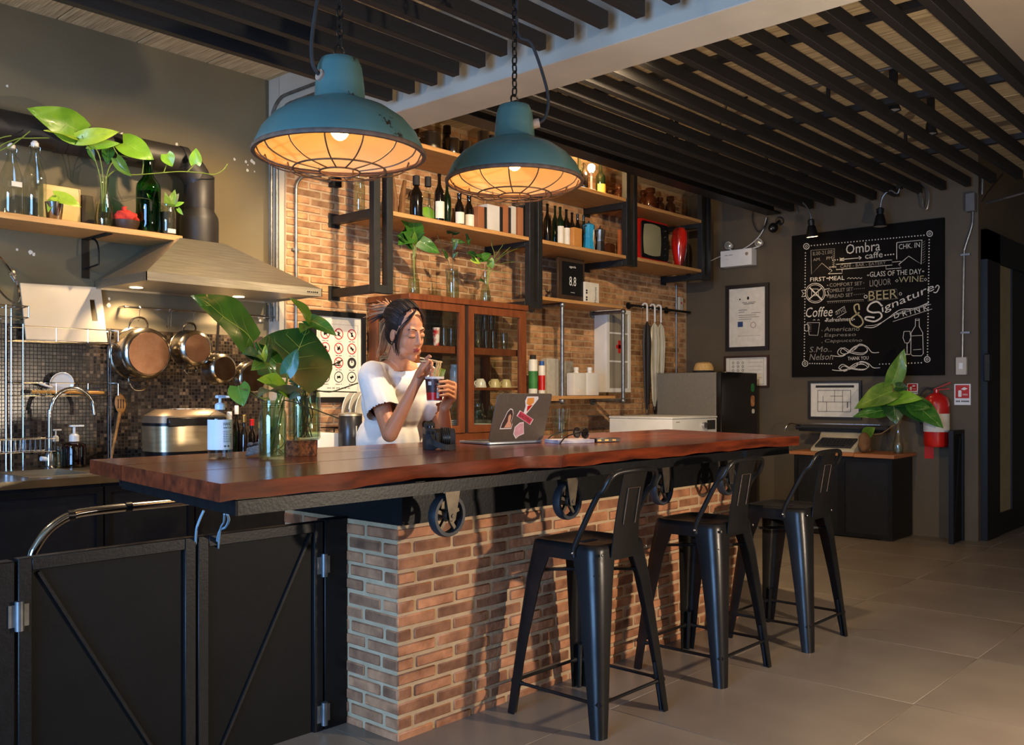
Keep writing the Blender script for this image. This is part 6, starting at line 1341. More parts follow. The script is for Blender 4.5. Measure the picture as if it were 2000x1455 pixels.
# ================================================================ pendant lamps
ENAM = None
def enamel():
    m = bpy.data.materials.new('chipped_teal_enamel'); m.use_nodes = True; nt = m.node_tree; N = nt.nodes; L = nt.links; b = N['Principled BSDF']
    tc = N.new('ShaderNodeTexCoord'); n1 = N.new('ShaderNodeTexNoise'); n1.inputs['Scale'].default_value = 9; n1.inputs['Detail'].default_value = 8; n1.inputs['Roughness'].default_value = .7
    L.new(tc.outputs['Object'], n1.inputs[0]); r1 = N.new('ShaderNodeValToRGB'); e = r1.color_ramp.elements
    e[0].position = .375; e[0].color = (1, 1, 1, 1); e[1].position = .395; e[1].color = (0, 0, 0, 1); L.new(n1.outputs[0], r1.inputs[0])
    n2 = N.new('ShaderNodeTexNoise'); n2.inputs['Scale'].default_value = 4; L.new(tc.outputs['Object'], n2.inputs[0])
    m1 = N.new('ShaderNodeMix'); m1.data_type = 'RGBA'; m1.inputs[6].default_value = lin((60, 94, 94)); m1.inputs[7].default_value = lin((84, 114, 106)); L.new(n2.outputs[0], m1.inputs[0])
    m2 = N.new('ShaderNodeMix'); m2.data_type = 'RGBA'; m2.inputs[7].default_value = lin((40, 30, 24)); L.new(r1.outputs[0], m2.inputs[0]); L.new(m1.outputs[2], m2.inputs[6])
    L.new(m2.outputs[2], b.inputs['Base Color']); b.inputs['Roughness'].default_value = .32; return m
ENAM = enamel(); INNER = pm('cream_inner_enamel', (232, 200, 142), (212, 172, 108), 5, .4); RUST = pm('rusty_rim', (70, 52, 44), (110, 84, 66), 40, .7)
WIRE = pm('cage_wire', (120, 96, 74), (80, 62, 50), 30, .5, .6); CHN = pm('chain_steel', (58, 54, 50), (38, 36, 34), 20, .45, .8)
def pendant(label, c, seed, gland, chain_dx):
    c = Vector(c); t = thing('pendant_lamp', label, 'pendant lamp', c, rz=seed, group='old enamel pendant lamps over the bar')
    outer = [(.262, -.006), (.262, .004), (.256, .022), (.238, .060), (.205, .098), (.155, .132), (.100, .152), (.082, .160), (.078, .165), (.075, .21), (.068, .265), (.058, .288), (.03, .298), (.001, .30)]
    MB().lathe(outer, c, 48).build('shade', ENAM, t, smooth=50)
    inner = [(.258, -.004), (.250, .020), (.232, .056), (.198, .092), (.148, .125), (.092, .146), (.06, .15), (.001, .151)]
    MB().lathe(inner, c, 48).build('reflector', INNER, t, smooth=60)
    MB().lathe([(.254, -.008), (.266, -.008), (.268, 0), (.262, .006), (.256, .002), (.254, -.008)], c, 48).build('rim', RUST, t, smooth=60)
    MB().ell(c+Vector((0, 0, .085)), .032, .032, .045, 16, 10).build('bulb', pm('pendant_glow', (255, 236, 200), None, 3, .3, emit=((255, 190, 112), 48)), t)
    MB().lathe([(.018, .12), (.018, .16)], c, 12).build('socket', INK, t)
    # the bulb itself gives the light
    # cage
    m = MB()
    for r, z in ((.142, -.052), (.062, -.058)): m.tube([c+Vector((r*math.cos(6.2832*i/40), r*math.sin(6.2832*i/40), z)) for i in range(40)], .0028, 6, closed=True)
    for k in range(14):
        a = 6.2832*k/14+seed; d = Vector((math.cos(a), math.sin(a), 0)); m.tube(spline([c+d*.252+Vector((0, 0, .012)), c+d*.235+Vector((0, 0, -.020)), c+d*.19+Vector((0, 0, -.042)), c+d*.142+Vector((0, 0, -.052)), c+d*.062+Vector((0, 0, -.058))], 3), .0024, 5)
    m.build('wire_cage', WIRE, t)
    g_ = Vector(gland); MB().tube([c+g_*.05+Vector((0, 0, .215)), c+g_*.105+Vector((0, 0, .225))], [.021, .018], 12).build('cable_gland', pm('porcelain', (170, 140, 116), (140, 112, 92), 20, .5), t)
    ch = MB(); z = .30; k = 0; top = 2.955-c.z
    ch.tube([c+Vector((.02*math.cos(6.28*i/14), 0, .312+.02*math.sin(6.28*i/14))) for i in range(14)], .004, 6, closed=True)
    z = .345
    while z < top:
        u = Vector((1, 0, 0)) if k % 2 else Vector((0, 1, 0))
        ch.tube([c+u*(.0105*math.cos(6.2832*i/12))+Vector((0, 0, z+.019*math.sin(6.2832*i/12))) for i in range(12)], .0034, 6, closed=True); z += .030; k += 1
    ch.build('chain', CHN, t)
    e = c+g_*.105+Vector((0, 0, .225))
    MB().tube(spline([e, e+g_*.03+Vector((0, 0, .03)), e+g_*chain_dx[0]+Vector((0, 0, .12)), e-g_*chain_dx[1]+Vector((0, 0, .30)), c+g_*.012+Vector((0, 0, .58)), c+g_*.02+Vector((0, 0, top+.03))], 6), .0062, 8).build('cable', INK, t)
PL1 = (1.752, 2.315, 2.044); PL2 = (2.63, 2.38, 2.118)
pendant('chipped teal enamel pendant lamp with a wire cage, the nearer left one', PL1, .3, (-.75, .0, 0), (.03, .02))
pendant('chipped teal enamel pendant lamp with a wire cage, the farther right one', PL2, 1.1, (.62, -.66, 0), (.035, .03))
# kitchen downlight in the slats
lamp('kitchen_downlight', 'SPOT', (2.75, 3.85, 2.912), 150, WARM2, (2.5, 4.85, 1.2), spot_size=math.radians(125), spot_blend=.55, shadow_soft_size=.04)
t = thing('slat_spotlight', 'lit spotlight above the kitchen wall, just left of the white beam', 'spotlight', (2.75, 3.85, 2.918), group='small spotlights between the ceiling slats')
MB().lathe([(.045, 0), (.05, .01), (.045, .08), (.001, .085)], (2.75, 3.85, 2.918), 16).build('housing', SPOTB, t); MB().box(2.74, 2.76, 3.84, 3.86, 3.0, CEIL).build('stem', SPOTB, t)
t = thing('slat_spotlight', 'lit spotlight between the slats just right of the white beam', 'spotlight', (3.62, 2.51, 2.935), group='small spotlights between the ceiling slats')
MB().lathe([(.04, 0), (.044, .01), (.04, .07), (.001, .075)], (3.62, 2.51, 2.935), 16).build('housing', SPOTB, t); MB().box(3.61, 3.63, 2.50, 2.52, 3.0, CEIL).build('stem', SPOTB, t)
# ================================================================ things on the bar
def onbar(px, py): return W(px, py, 'z', HT)
p = onbar(430, 896)
CLEARP = glass('clear_plastic', (246, 250, 253), .08)
t, c, r, h0 = pump_bottle('sanitiser_bottle', 'clear pump bottle of hand sanitiser with a white label on the bar', 430, p.y, HT+.0005, 772, 47, CLEARP, (glass('gel', (244, 250, 252), .02), .55), 800, pm('pale_blue_pump', (196, 210, 228), None, 8, .35))
WL = pm('bluish_white_label', (214, 220, 226), (204, 210, 218), 8, .6)
fc = math.atan2(EYE.y-c.y, EYE.x-c.x)
MB().lathe([(r*1.012, h0*.19), (r*1.012, h0*.80)], c, 24, a0=fc-1.5, a1=fc+1.5).build('label', WL, t)
def around(s, ang, z, w, h, mb, rad=None):
    vs, fs, x0, x1, y0, y1 = text_data(s); k = w/(x1-x0); ky = h/(y1-y0); rr = rad or r*1.02
    mb.add([c+Vector((rr*math.cos(ang+(q.x-x0)*k/rr), rr*math.sin(ang+(q.x-x0)*k/rr), z+(q.y-y0)*ky)) for q in vs], fs)
m = MB(); around('HAND', fc+.25, h0*.68, .030, .011, m); around('SANITIZER', fc+.25, h0*.62, .032, .006, m)
for i in range(7): around('--- ---- -- ---', fc+.25, h0*(.56-.035*i), .03, .0018, m)
around('-- --', fc+.3, h0*.25, .02, .005, m); m.build('lettering', INK, t, smooth=0)
# mason jars and stump
JAR = glass('jar_glass', (240, 246, 232), .08)
def jar(label, px, py, Yc, z0, top, dia):
    t, c, r, h = vessel('mason_jar', label, 'jar', px, Yc, z0, top, dia, 'jar', JAR, 'glass jars of plants on the bar', liquid=(WATER, .70), n=26)
    th = MB()
    for k in range(3): th.lathe([(r*.83, h*(.87+.035*k)), (r*.88, h*(.88+.035*k)), (r*.83, h*(.89+.035*k))], c, 26)
    th.build('screw_thread', JAR, t)
    return t, c, r, h
p = onbar(533, 897); J1 = jar('clear mason jar of pothos stems at the front of the bar', 533, 897, p.y, HT+.0005, 782, 54)
ps = onbar(588, 889); 
BARK = pm('bark', (150, 88, 54), (62, 34, 22), 60, .9, bump=1.0, bscale=70, contrast=2)
rs = 31*mpp(588, ps.y); hs_ = wz(588, 862, ps.y-rs)-HT
t = thing('tree_stump', 'short log slice with rough bark under the rear plant jar', 'log slice', (ps.x, ps.y, HT))
m = MB(); n = 30; vs = []
for z in (0, .25, .5, .75, 1):
    for j in range(n): q = rs*(1+R.uniform(-.05, .04)); vs.append((ps.x+q*math.cos(6.2832*j/n), ps.y+q*math.sin(6.2832*j/n), HT+.0005+hs_*z))
m.add(vs, [(i*n+j, i*n+(j+1) % n, (i+1)*n+(j+1) % n, (i+1)*n+j) for i in range(4) for j in range(n)]+[tuple(range(n))[::-1]]).build('bark', BARK, t)
MB().lathe([(.001, hs_+.0006), (rs*.95, hs_+.0006), (rs*.97, hs_-.004)], (ps.x, ps.y, HT), 30).build('cut_face', pm('cut_wood', (170, 118, 70), (140, 92, 52), 30, .7), t)
J2 = jar('larger mason jar of pothos stems standing on the log slice', 594, 862, ps.y, HT+hs_+.0012, 744, 63)
p = onbar(499, 893); m = MB()
for k in range(9):
    a = k*.7; m.tube([p+Vector((.028*math.cos(a+i*.5)*(1-.04*k), .028*math.sin(a+i*.5), .012+.004*k+.004*math.sin(i))) for i in range(9)], .006, 6)
tag(m.build('yarn_coil', pm('grey_yarn', (120, 110, 104), (90, 82, 78), 40, .95)), 'small coil of grey yarn left of the front jar', 'coil')
# camera
p = onbar(838, 877); c = p.copy(); fx = Vector((.80, -.60, 0)).normalized(); sx = Vector((-fx.y, fx.x, 0))   # lens direction, body axis
t = thing('film_camera', 'black camera with a big lens resting on the bar in front of the woman', 'camera', c)
M = Matrix.Translation(c) @ Matrix((( sx.x, fx.x, 0, 0), (sx.y, fx.y, 0, 0), (0, 0, 1, 0), (0, 0, 0, 1)))
def loc(mb): return mb.xf(M)
loc(MB().box(-.070, .070, -.02, .02, 0, .078)).build('body', RUBBER, t, bev=.005, seg=2)
loc(MB().box(-.070, .070, -.0205, .0205, .058, .086)).build('top_plate', pm('cam_black', (30, 30, 31), None, 20, .4), t, bev=.004)
loc(MB().prism([(-.03, .084), (.03, .084), (.018, .105), (-.018, .105)], (0, -.02, 0), (1, 0, 0), Z, (0, 1, 0), .042)).build('viewfinder_hump', RUBBER, t, bev=.003)
lm = MB().lathe([(.034, .018), (.036, .03), (.036, .045), (.040, .048), (.040, .08), (.037, .083), (.037, .10), (.033, .102), (.033, .096)], (0, 0, .045), 30, Matrix.Rotation(-math.pi/2, 3, 'X')); loc(lm).build('lens_barrel', RUBBER, t, smooth=30)
loc(MB().lathe([(.001, .097), (.033, .097)], (0, 0, .045), 30, Matrix.Rotation(-math.pi/2, 3, 'X'))).build('front_element', pm('lens_coating', (90, 78, 62), (70, 60, 48), 6, .12, .4, coat=.8), t)
lr = MB()
for z in (.05, .058, .066, .074): lr.lathe([(.040, z), (.0415, z+.002), (.0415, z+.004), (.040, z+.006)], (0, 0, .045), 30, Matrix.Rotation(-math.pi/2, 3, 'X'))
loc(lr).build('focus_rings', BLACKM, t)
loc(MB().tube([(.045, 0, .084), (.045, 0, .096)], .012, 14).tube([(-.05, 0, .084), (-.05, 0, .094)], .014, 14)).build('dials', BLACKM, t)
loc(MB().box(-.072, -.05, .015, .032, .005, .07)).build('grip', RUBBER, t, bev=.005)
stp = spline([M @ Vector((-.07, 0, .07)), M @ Vector((-.085, .0, .05)), M @ Vector((-.11, .01, .03)), M @ Vector((-.12, .05, .014)), M @ Vector((-.09, .09, .013)), M @ Vector((-.05, .10, .013))], 5)
mb = MB()
for a, b in zip(stp[:-1], stp[1:]): mb.bar(a, b, .003, .022)
mb.build('strap', RUBBER, t)
# laptop, seen from behind its lid
a = onbar(954, 869.6); b = onbar(1066, 864.5); U = (b-a); U.z = 0; U.normalize(); wl_ = .312
Fd = Vector((-U.y, U.x, 0))     # away from camera, towards the woman
Fd = Fd if Fd.y > 0 else -Fd
t = thing('laptop', 'open grey laptop with stickers on its lid, back towards the camera', 'laptop', a+U*(wl_/2))
ALU = pm('space_grey', (104, 92, 80), (94, 84, 74), 60, .45, .5)
MB().prism(rrect(wl_, .216, .012), a+Vector((0, 0, .002)), U, Fd, Z, .010).build('base', pm('alu_base', (176, 182, 190), None, 60, .35, .7), t, bev=.002)
lean = Vector((0, 0, 1))*.955 - Fd*.30; lean.normalize(); Nl = U.cross(lean).normalized(); Nl = -Nl if Nl.dot(Fd) < 0 else Nl
O = a+Vector((0, 0, .0125))
lid = MB().prism(rrect(wl_, .218, .014), O, U, lean, Nl, .005).build('lid', ALU, t, bev=.0015)
MB().prism([(.008, .008), (wl_-.008, .008), (wl_-.008, .208), (.008, .208)], O+Nl*.0052, U, lean, Nl, .0006).build('screen', pm('screen_dark', (40, 44, 52), None, 8, .3), lid)
MB().prism([(.02, .09), (wl_-.02, .09), (wl_-.02, .2), (.02, .2)], a+Vector((0, 0, .0122)), U, Fd, Z, .001).build('keyboard', INK, t)
N2 = -Nl
def stk(poly, u, v, mat, s=1, rot=0, d=.0006, nm='sticker'):
    cs, sn = math.cos(rot), math.sin(rot)
    MB().prism([(u+s*(x*cs-y*sn), v+s*(x*sn+y*cs)) for x, y in poly], O, U, lean, N2, d).build(nm, mat, lid, smooth=0)
SW = pm('sticker_white', (226, 210, 200), None, 9, .5); SO = pm('sticker_orange', (224, 150, 60), (206, 120, 40), 30, .5); SP = pm('sticker_pink', (214, 160, 160), (190, 130, 134), 40, .5); SK = pm('sticker_skin', (214, 150, 116), None, 9, .5); SH = pm('sticker_hair', (62, 36, 28), None, 9, .5); SR = pm('sticker_red', (196, 52, 76), None, 9, .5)
por = [(-.034, -.042), (.024, -.042), (.026, -.022), (.018, -.012), (.020, .02), (.012, .038), (0, .042), (-.012, .03), (-.02, .005), (-.03, -.02)]
stk(por, .085, .105, SW, 1.12); stk(por, .085, .105, SH, 1.0, 0, .0010); stk([(-.016, -.040), (.022, -.040), (.022, -.024), (.012, -.012), (.012, .012), (.004, .022), (-.004, .012), (-.002, -.012)], .085, .105, SK, 1, 0, .0013)
stk([(-.045, -.013), (.045, -.013), (.045, .013), (-.045, .013)], .178, .108, SW, 1.1, -.45); stk([(-.045, -.013), (.045, -.013), (.045, .013), (-.045, .013)], .178, .108, SR, 1.0, -.45, .0010)
ur = Vector((U*math.cos(-.45)+lean*math.sin(-.45))); vr = (lean*math.cos(-.45)-U*math.sin(-.45))
MB().text('BLACKPINK', O+U*.178+lean*.108+N2*.0014-vr*.008, ur, vr, w=.078, h=.015).build('sticker_lettering', pm('dark_red_ink', (70, 14, 24), None, 9, .6), lid, smooth=0)
stk([(-.028, .03), (.03, .03), (.034, .02), (-.02, -.05), (-.03, -.048), (-.026, -.01), (-.034, .012)], .196, .172, SW, 1.1); stk([(-.026, .026), (.01, .028), (.014, .006), (-.004, -.01), (-.026, .0)], .196, .172, SO, 1, 0, .0010); stk([(-.02, -.012), (.012, -.006), (-.018, -.042)], .196, .172, RED, .9, 0, .0010)
stk([(-.028, -.02), (-.01, -.04), (.004, -.028), (.028, -.02), (.02, .006), (.014, .03), (-.006, .028), (-.028, .01)], .160, .055, SW, 1.1); stk([(-.028, -.02), (-.01, -.04), (.004, -.028), (.028, -.02), (.02, .006), (.014, .03), (-.006, .028), (-.028, .01)], .160, .055, SP, .95, 0, .0010)
# glass of water
p = onbar(1095, 861); t, c, r, h = vessel('water_glass', 'tall glass of water standing right of the laptop', 'glass', 1095, p.y, HT+.0005, 798, 37, 'tumbler', GLASSD, n=22)
MB().lathe([(.001, h*.07), (r*.72, h*.07), (r*.88, h*.68), (.001, h*.68)], c, 22).build('water', WATER, t)
# notebook, pen case, sunglasses
p = onbar(1128, 866); un = (onbar(1165, 864)-onbar(1098, 866)); un.z = 0; un.normalize(); vn = Vector((-un.y, un.x, 0))
vn = vn if vn.y > 0 else -vn
t = thing('notebook', 'small white patterned notebook under the glasses on the bar', 'notebook', p)
MB().prism([(-.10, 0), (.09, 0), (.09, .12), (-.10, .12)], p+Vector((0, 0, .0008)), un, vn, Z, .016).build('cover', pm('note_cover', (206, 194, 186), (150, 140, 150), 16, .7, contrast=2), t, bev=.001)
p2 = onbar(1185, 864); t = thing('pen_case', 'slim dark box with gold lines beside the notebook', 'box', p2)
MB().prism([(-.055, 0), (.075, 0), (.075, .06), (-.055, .06)], p2+Vector((0, 0, .0008)), un, vn, Z, .018).build('case', pm('case_dark', (54, 40, 32), (38, 28, 24), 20, .4), t, bev=.002)
m = MB()
for k in range(3): m.bar(p2+un*(-.05+.04*k)+Vector((0, 0, .010))-vn*.0004, p2+un*(-.03+.04*k)+Vector((0, 0, .010))-vn*.0004, .001, .007)
m.build('gold_lines', BRASS, t)
g0 = p+Vector((0, 0, .0175)); t = thing('sunglasses', 'black sunglasses resting folded open on the notebook', 'glasses', g0)
m = MB(); le = g0+un*.045+vn*.05; n_ = Vector((un.x*.25, un.y*.25, .97)).normalized()
FR = pm('glasses_black', (20, 18, 18), None, 9, .2, coat=.5)
for s, q in ((-1, vn*-.032), (1, vn*.036)):
    cen = le+q+Vector((0, 0, .026)); cp = [cen+vn*(.027*math.cos(6.2832*i/18))+Vector((un.x*.006, un.y*.006, .022*math.sin(6.2832*i/18))) for i in range(18)]
    MB().tube(cp, .0036, 6, closed=True).build('rim', FR, t); MB().add(cp, [tuple(range(18))]).build('lens', pm('dark_lens', (26, 22, 20), None, 9, .1, coat=.6), t, smooth=0)
    MB().tube(spline([cen+vn*(s*.028)+Vector((0, 0, .012)), cen+vn*(s*.03)-un*.05+Vector((0, 0, .004)), cen+vn*(s*.028)-un*.11-Vector((0, 0, .012)), cen+vn*(s*.026)-un*.142-Vector((0, 0, .0425))], 5), .003, 6).build('temple', FR, t)
MB().tube([le-vn*.006+Vector((0, 0, .034)), le+vn*.01+Vector((0, 0, .034))], .003, 6).build('bridge', FR, t)
# ================================================================ plants
LF = {k: pm('leaf_'+k, a, b, 10, .35, coat=.15, spec=.4, contrast=1.4, rand=.08) for k, a, b in (('bright', (128, 172, 44), (96, 146, 34)), ('lime', (176, 196, 60), (140, 172, 48)), ('mid', (62, 112, 36), (42, 88, 28)), ('dark', (36, 78, 30), (24, 58, 24)), ('blue', (60, 112, 84), (44, 92, 66)), ('pale', (120, 128, 96), (96, 106, 80)), ('olive', (108, 138, 44), (70, 106, 34)))}
VEIN = pm('leaf_vein', (158, 186, 92), (132, 164, 70), 20, .45)
STEMM = pm('stem_green', (120, 138, 56), (92, 112, 40), 20, .5); TWIG = pm('twig_dark', (58, 66, 40), (44, 50, 30), 20, .6)
def leaf(par, base, tip, width, mat='mid', roll=0, curl=.12, fold=.18, face=.75):
    base = Vector(base); tip = Vector(tip); d = tip-base; Ln = d.length; d.normalize()
    view = (EYE-(base+tip)/2).normalized(); nrm = view*face + Z*(1-face)*1.2
    nrm = (nrm-d*nrm.dot(d)).normalized(); nrm = Matrix.Rotation(roll, 3, d) @ nrm; side = d.cross(nrm).normalized()
    wd = width*Ln/2; nu, nv = 9, 6; vs = []
    for i in range(nu+1):
        u = i/nu; prof = (math.sin(math.pi*min(1, u*.92+.08)**.62)**.85) if u < 1 else 0.0
        back = -.10*max(0, 1-u*4)
        for j in range(-nv//2, nv//2+1):
            v = j/(nv/2); w = wd*prof*v
            uu = u + back*abs(v)*1.5
            vs.append(base + d*(Ln*uu) + side*w + nrm*(fold*abs(w) - curl*Ln*(u-.5)**2*1.6 + .015*Ln*math.sin(u*9+v*4)))
    K = nv+1; fs = [(i*K+j, i*K+j+1, (i+1)*K+j+1, (i+1)*K+j) for i in range(nu) for j in range(nv)]
    m = MB().add(vs, fs); m.m(1); c_ = nv//2; rib = []
    for i in range(nu+1):
        p = vs[i*K+c_]+nrm*.0012; w = .012*Ln*(1-.85*i/nu); rib += [p-side*w*.5, p+side*w*.5]
    m.add(rib, [(2*i, 2*i+1, 2*i+3, 2*i+2) for i in range(nu)])
    for i in range(1, nu-1, 2):      # side veins
        for s in (0, nv):
            a = vs[i*K+c_]; b = vs[min(i+2, nu)*K+s].lerp(vs[min(i+2, nu)*K+c_], .12); d2 = (b-a).normalized(); sv = d2.cross(nrm)*.0022*Ln
            mid = vs[(i+1)*K+(c_+s)//2]+nrm*.0014; m.add([a-sv+nrm*.0012, a+sv+nrm*.0012, mid+sv*.7, b+nrm*.0016, mid-sv*.7], [(0, 1, 2, 3, 4)])
    return m.build('leaf', [LF[mat], VEIN], par, smooth=75)
def stem(par, pts, r=.003, mat=None, n=5, nm='stem'):
    return MB().tube(spline(pts, n), r, 6).build(nm, mat or STEMM, par)
def cropper(x0, y0, s): return lambda cx, cy, Y: W(x0+cx/s, y0+cy/s, 'y', Y)
# --- bar plants
q = cropper(400, 560, 4.28); YJ = J1[1].y; Y2 = J2[1].y
t = thing('pothos_cutting', 'bunch of large dark pothos leaves growing from the front jar on the bar', 'plant', J1[1]+Vector((0, 0, .02)))
jc = J1[1]
hub = lambda dx, dz: jc+Vector((dx, .0, dz))
H1 = J1[3]
leaf(t, q(432, 455, YJ-.02), q(-72, 62, YJ-.16), .52, 'mid', .25, .10, .12)
leaf(t, q(690, 745, YJ), q(868, 318, YJ+.10), 1.02, 'dark', 0, .10, .10, .9)
leaf(t, q(686, 722, YJ-.06), q(775, 515, YJ-.08), .62, 'blue', -.15, .1, .2, .9)
leaf(t, q(690, 855, YJ-.05), q(462, 762, YJ-.12), .50, 'bright', .1, .15, .2)
leaf(t, q(278, 832, YJ-.10), q(322, 998, YJ-.14), .95, 'olive', .2, .1, .2)
leaf(t, q(470, 590, YJ-.06), q(322, 545, YJ-.10), .70, 'blue', .4, .2, .3)
leaf(t, q(500, 612, YJ-.06), q(395, 690, YJ-.10), .60, 'olive', -.3, .2, .3)
leaf(t, q(505, 615, YJ-.04), q(545, 400, YJ-.02), .34, 'dark', .6, .1, .4)
leaf(t, q(490, 610, YJ-.05), q(510, 480, YJ-.06), .40, 'lime', .2, .1, .4)
leaf(t, q(600, 640, YJ-.0), q(420, 470, YJ-.0), .55, 'mid', -.4, .1, .3)
leaf(t, q(705, 872, YJ-.07), q(438, 868, YJ-.16), .55, 'pale', 1.0, .25, .3)
leaf(t, q(690, 880, YJ-.07), q(790, 905, YJ-.12), .8, 'pale', .9, .2, .3)
leaf(t, q(470, 935, YJ-.10), q(290, 835, YJ-.14), .22, 'pale', .9, .1, .3)
for a in ([(575, 1300), (620, 960), (640, 800), (520, 620), (430, 460)], [(600, 1300), (660, 950), (690, 740)], [(570, 1280), (600, 950), (690, 850)], [(540, 1250), (540, 960), (470, 930), (280, 832)], [(590, 1300), (610, 900), (505, 612)], [(560, 1350), (580, 1100), (680, 820), (686, 722)]):
    stem(t, [q(x, y, YJ-(.0 if y > 900 else .03)) for x, y in a], .0032)
for a in ([(560, 1380), (640, 1000), (700, 955), (900, 1020), (1130, 1105)],): stem(t, [q(x, y, YJ-.02-.0001*i) for i, (x, y) in enumerate(a)], .0022, TWIG)
m = MB()
for k in range(14): m.tube(spline([jc+Vector((R.uniform(-.02, .02), R.uniform(-.02, .02), H1*.55)), jc+Vector((R.uniform(-.03, .03), R.uniform(-.03, .03), H1*.3)), jc+Vector((R.uniform(-.03, .03), R.uniform(-.03, .03), .015))], 3), .0016, 4)
m.build('roots', pm('pale_roots', (120, 112, 62), (84, 84, 44), 30, .8), t)
t = thing('pothos_cutting', 'folded yellow-veined pothos leaf and bare green twigs in the rear jar', 'plant', J2[1]+Vector((0, 0, .02)))
leaf(t, q(885, 290, Y2), q(722, 88, Y2-.04), .42, 'olive', .5, .1, .35); leaf(t, q(870, 270, Y2), q(1110, 400, Y2-.06), .52, 'mid', -.2, .25, .3); leaf(t, q(870, 320, Y2-.02), q(800, 370, Y2-.06), .7, 'olive', .3, .2, .3)
leaf(t, q(760, 800, Y2), q(940, 640, Y2), .5, 'blue', .1, .1, .2)
stem(t, [q(800, 1200, Y2), q(820, 900, Y2), q(850, 600, Y2+.02), q(880, 290, Y2)], .0035)
for a in ([(820, 1180), (800, 900), (720, 870), (1040, 875), (1270, 882)], [(830, 1150), (830, 880), (1040, 880), (1150, 850), (1280, 805)], [(800, 1000), (740, 830), (860, 720), (1000, 680), (1150, 615)], [(740, 840), (930, 635), (1060, 650), (1130, 660)], [(900, 1150), (840, 900), (880, 860), (960, 800)]):
    stem(t, [q(x, y, Y2-.04) for x, y in a], .0024, TWIG)
jc = J2[1]; m = MB()
for k in range(16): m.tube(spline([jc+Vector((R.uniform(-.02, .02), R.uniform(-.02, .02), J2[3]*.75)), jc+Vector((R.uniform(-.03, .03), R.uniform(-.03, .03), J2[3]*.4)), jc+Vector((R.uniform(-.03, .03), R.uniform(-.03, .03), .01))], 3), .0026, 4)
m.build('roots', pm('brown_roots', (96, 80, 46), (66, 56, 32), 30, .8), t)
# --- kitchen shelf plant
q = cropper(0, 160, 4.0); YS = PV1[1].y
t = thing('pothos_vine', 'large bright lime pothos with a trailing vine in the shelf vase', 'plant', PV1[1]+Vector((0, 0, .02)))
leaf(t, q(650, 395, YS), q(232, 205, YS-.08), .55, 'bright', -.25, .15, .12); leaf(t, q(622, 440, YS), q(348, 368, YS-.06), .30, 'lime', .5, .1, .3)
leaf(t, q(620, 440, YS-.02), q(932, 385, YS-.1), .42, 'lime', .2, .2, .15); leaf(t, q(700, 490, YS-.01), q(945, 480, YS-.06), .34, 'bright', .3, .1, .2)
leaf(t, q(965, 470, YS-.02), q(1205, 600, YS-.08), .85, 'bright', -.2, .15, .12); leaf(t, q(1300, 565, YS-.04), q(1345, 662, YS-.05), 1.05, 'bright', .2, .1, .2); leaf(t, q(1528, 640, YS-.04), q(1532, 515, YS-.05), .80, 'bright', -.2, .1, .2)
leaf(t, q(850, 510, YS+.03), q(838, 645, YS+.02), .7, 'mid', .2, .1, .2); leaf(t, q(905, 598, YS-.04), q(1020, 742, YS-.06), .55, 'olive', .5, .35, .3); leaf(t, q(700, 520, YS), q(740, 620, YS), .5, 'mid', .2, .1, .2)
for a in ([(800, 1080), (790, 800), (740, 600), (680, 500), (640, 420)], [(810, 1080), (805, 760), (770, 560), (700, 480)], [(820, 1060), (830, 760), (870, 640), (940, 580), (1000, 590)], [(820, 760), (905, 690), (1000, 725), (1200, 715), (1400, 700), (1560, 708), (1670, 722), (1740, 690), (1778, 640)], [(1110, 720), (1120, 640), (1115, 590)], [(1280, 705), (1300, 650)], [(1460, 705), (1510, 655)], [(880, 500), (930, 580), (990, 620)]):
    stem(t, [q(x, y, YS-.02) for x, y in a], .0028)
t = thing('pothos_cutting', 'yellow leaf drooping out of the small steel cup on the pine shelf', 'plant', W(106, 400, 'y', 4.77))
leaf(t, q(432, 885, 4.75), q(640, 968, 4.71), .62, 'lime', -.3, .25, .15); leaf(t, q(430, 900, 4.76), q(370, 1010, 4.74), .5, 'lime', .4, .2, .3); stem(t, [q(425, 1000, 4.77), q(425, 930, 4.77), q(432, 885, 4.75)], .003)
t = thing('pothos_vine', 'bare green pothos stems reaching in at the left end of the pine shelf', 'plant', W(-30, 410, 'y', 4.79))
for a in ([(-160, 1000), (-60, 600), (100, 490), (235, 385)], [(-120, 1000), (-40, 560), (120, 450), (230, 440), (385, 437)], [(-140, 1000), (-100, 500), (0, 440), (88, 420)]): stem(t, [q(x, y, 4.78) for x, y in a], .003)
t = thing('sprout', 'small pale sprout in the labelled spice jar on the pine shelf', 'plant', W(328, 440, 'y', 4.77))
for b_, e_, mt in (((1310, 960), (1290, 860), 'olive'), ((1330, 960), (1370, 840), 'olive'), ((1370, 960), (1440, 940), 'bright'), ((1390, 990), (1430, 1040), 'bright'), ((1340, 950), (1400, 870), 'pale'), ((1210, 960), (1150, 870), 'olive')): leaf(t, q(b_[0], b_[1], 4.75), q(e_[0], e_[1], 4.73), .5, mt, .3)
stem(t, [q(1310, 1100, 4.77), q(1320, 980, 4.77), q(1330, 930, 4.76)], .002); stem(t, [q(1310, 960, 4.75), q(1100, 905, 4.72), q(960, 935, 4.71), (q(880, 905, 4.71))], .0014, TWIG); stem(t, [q(960, 935, 4.71), q(920, 840, 4.71), q(920, 720, 4.73)], .0014, TWIG)
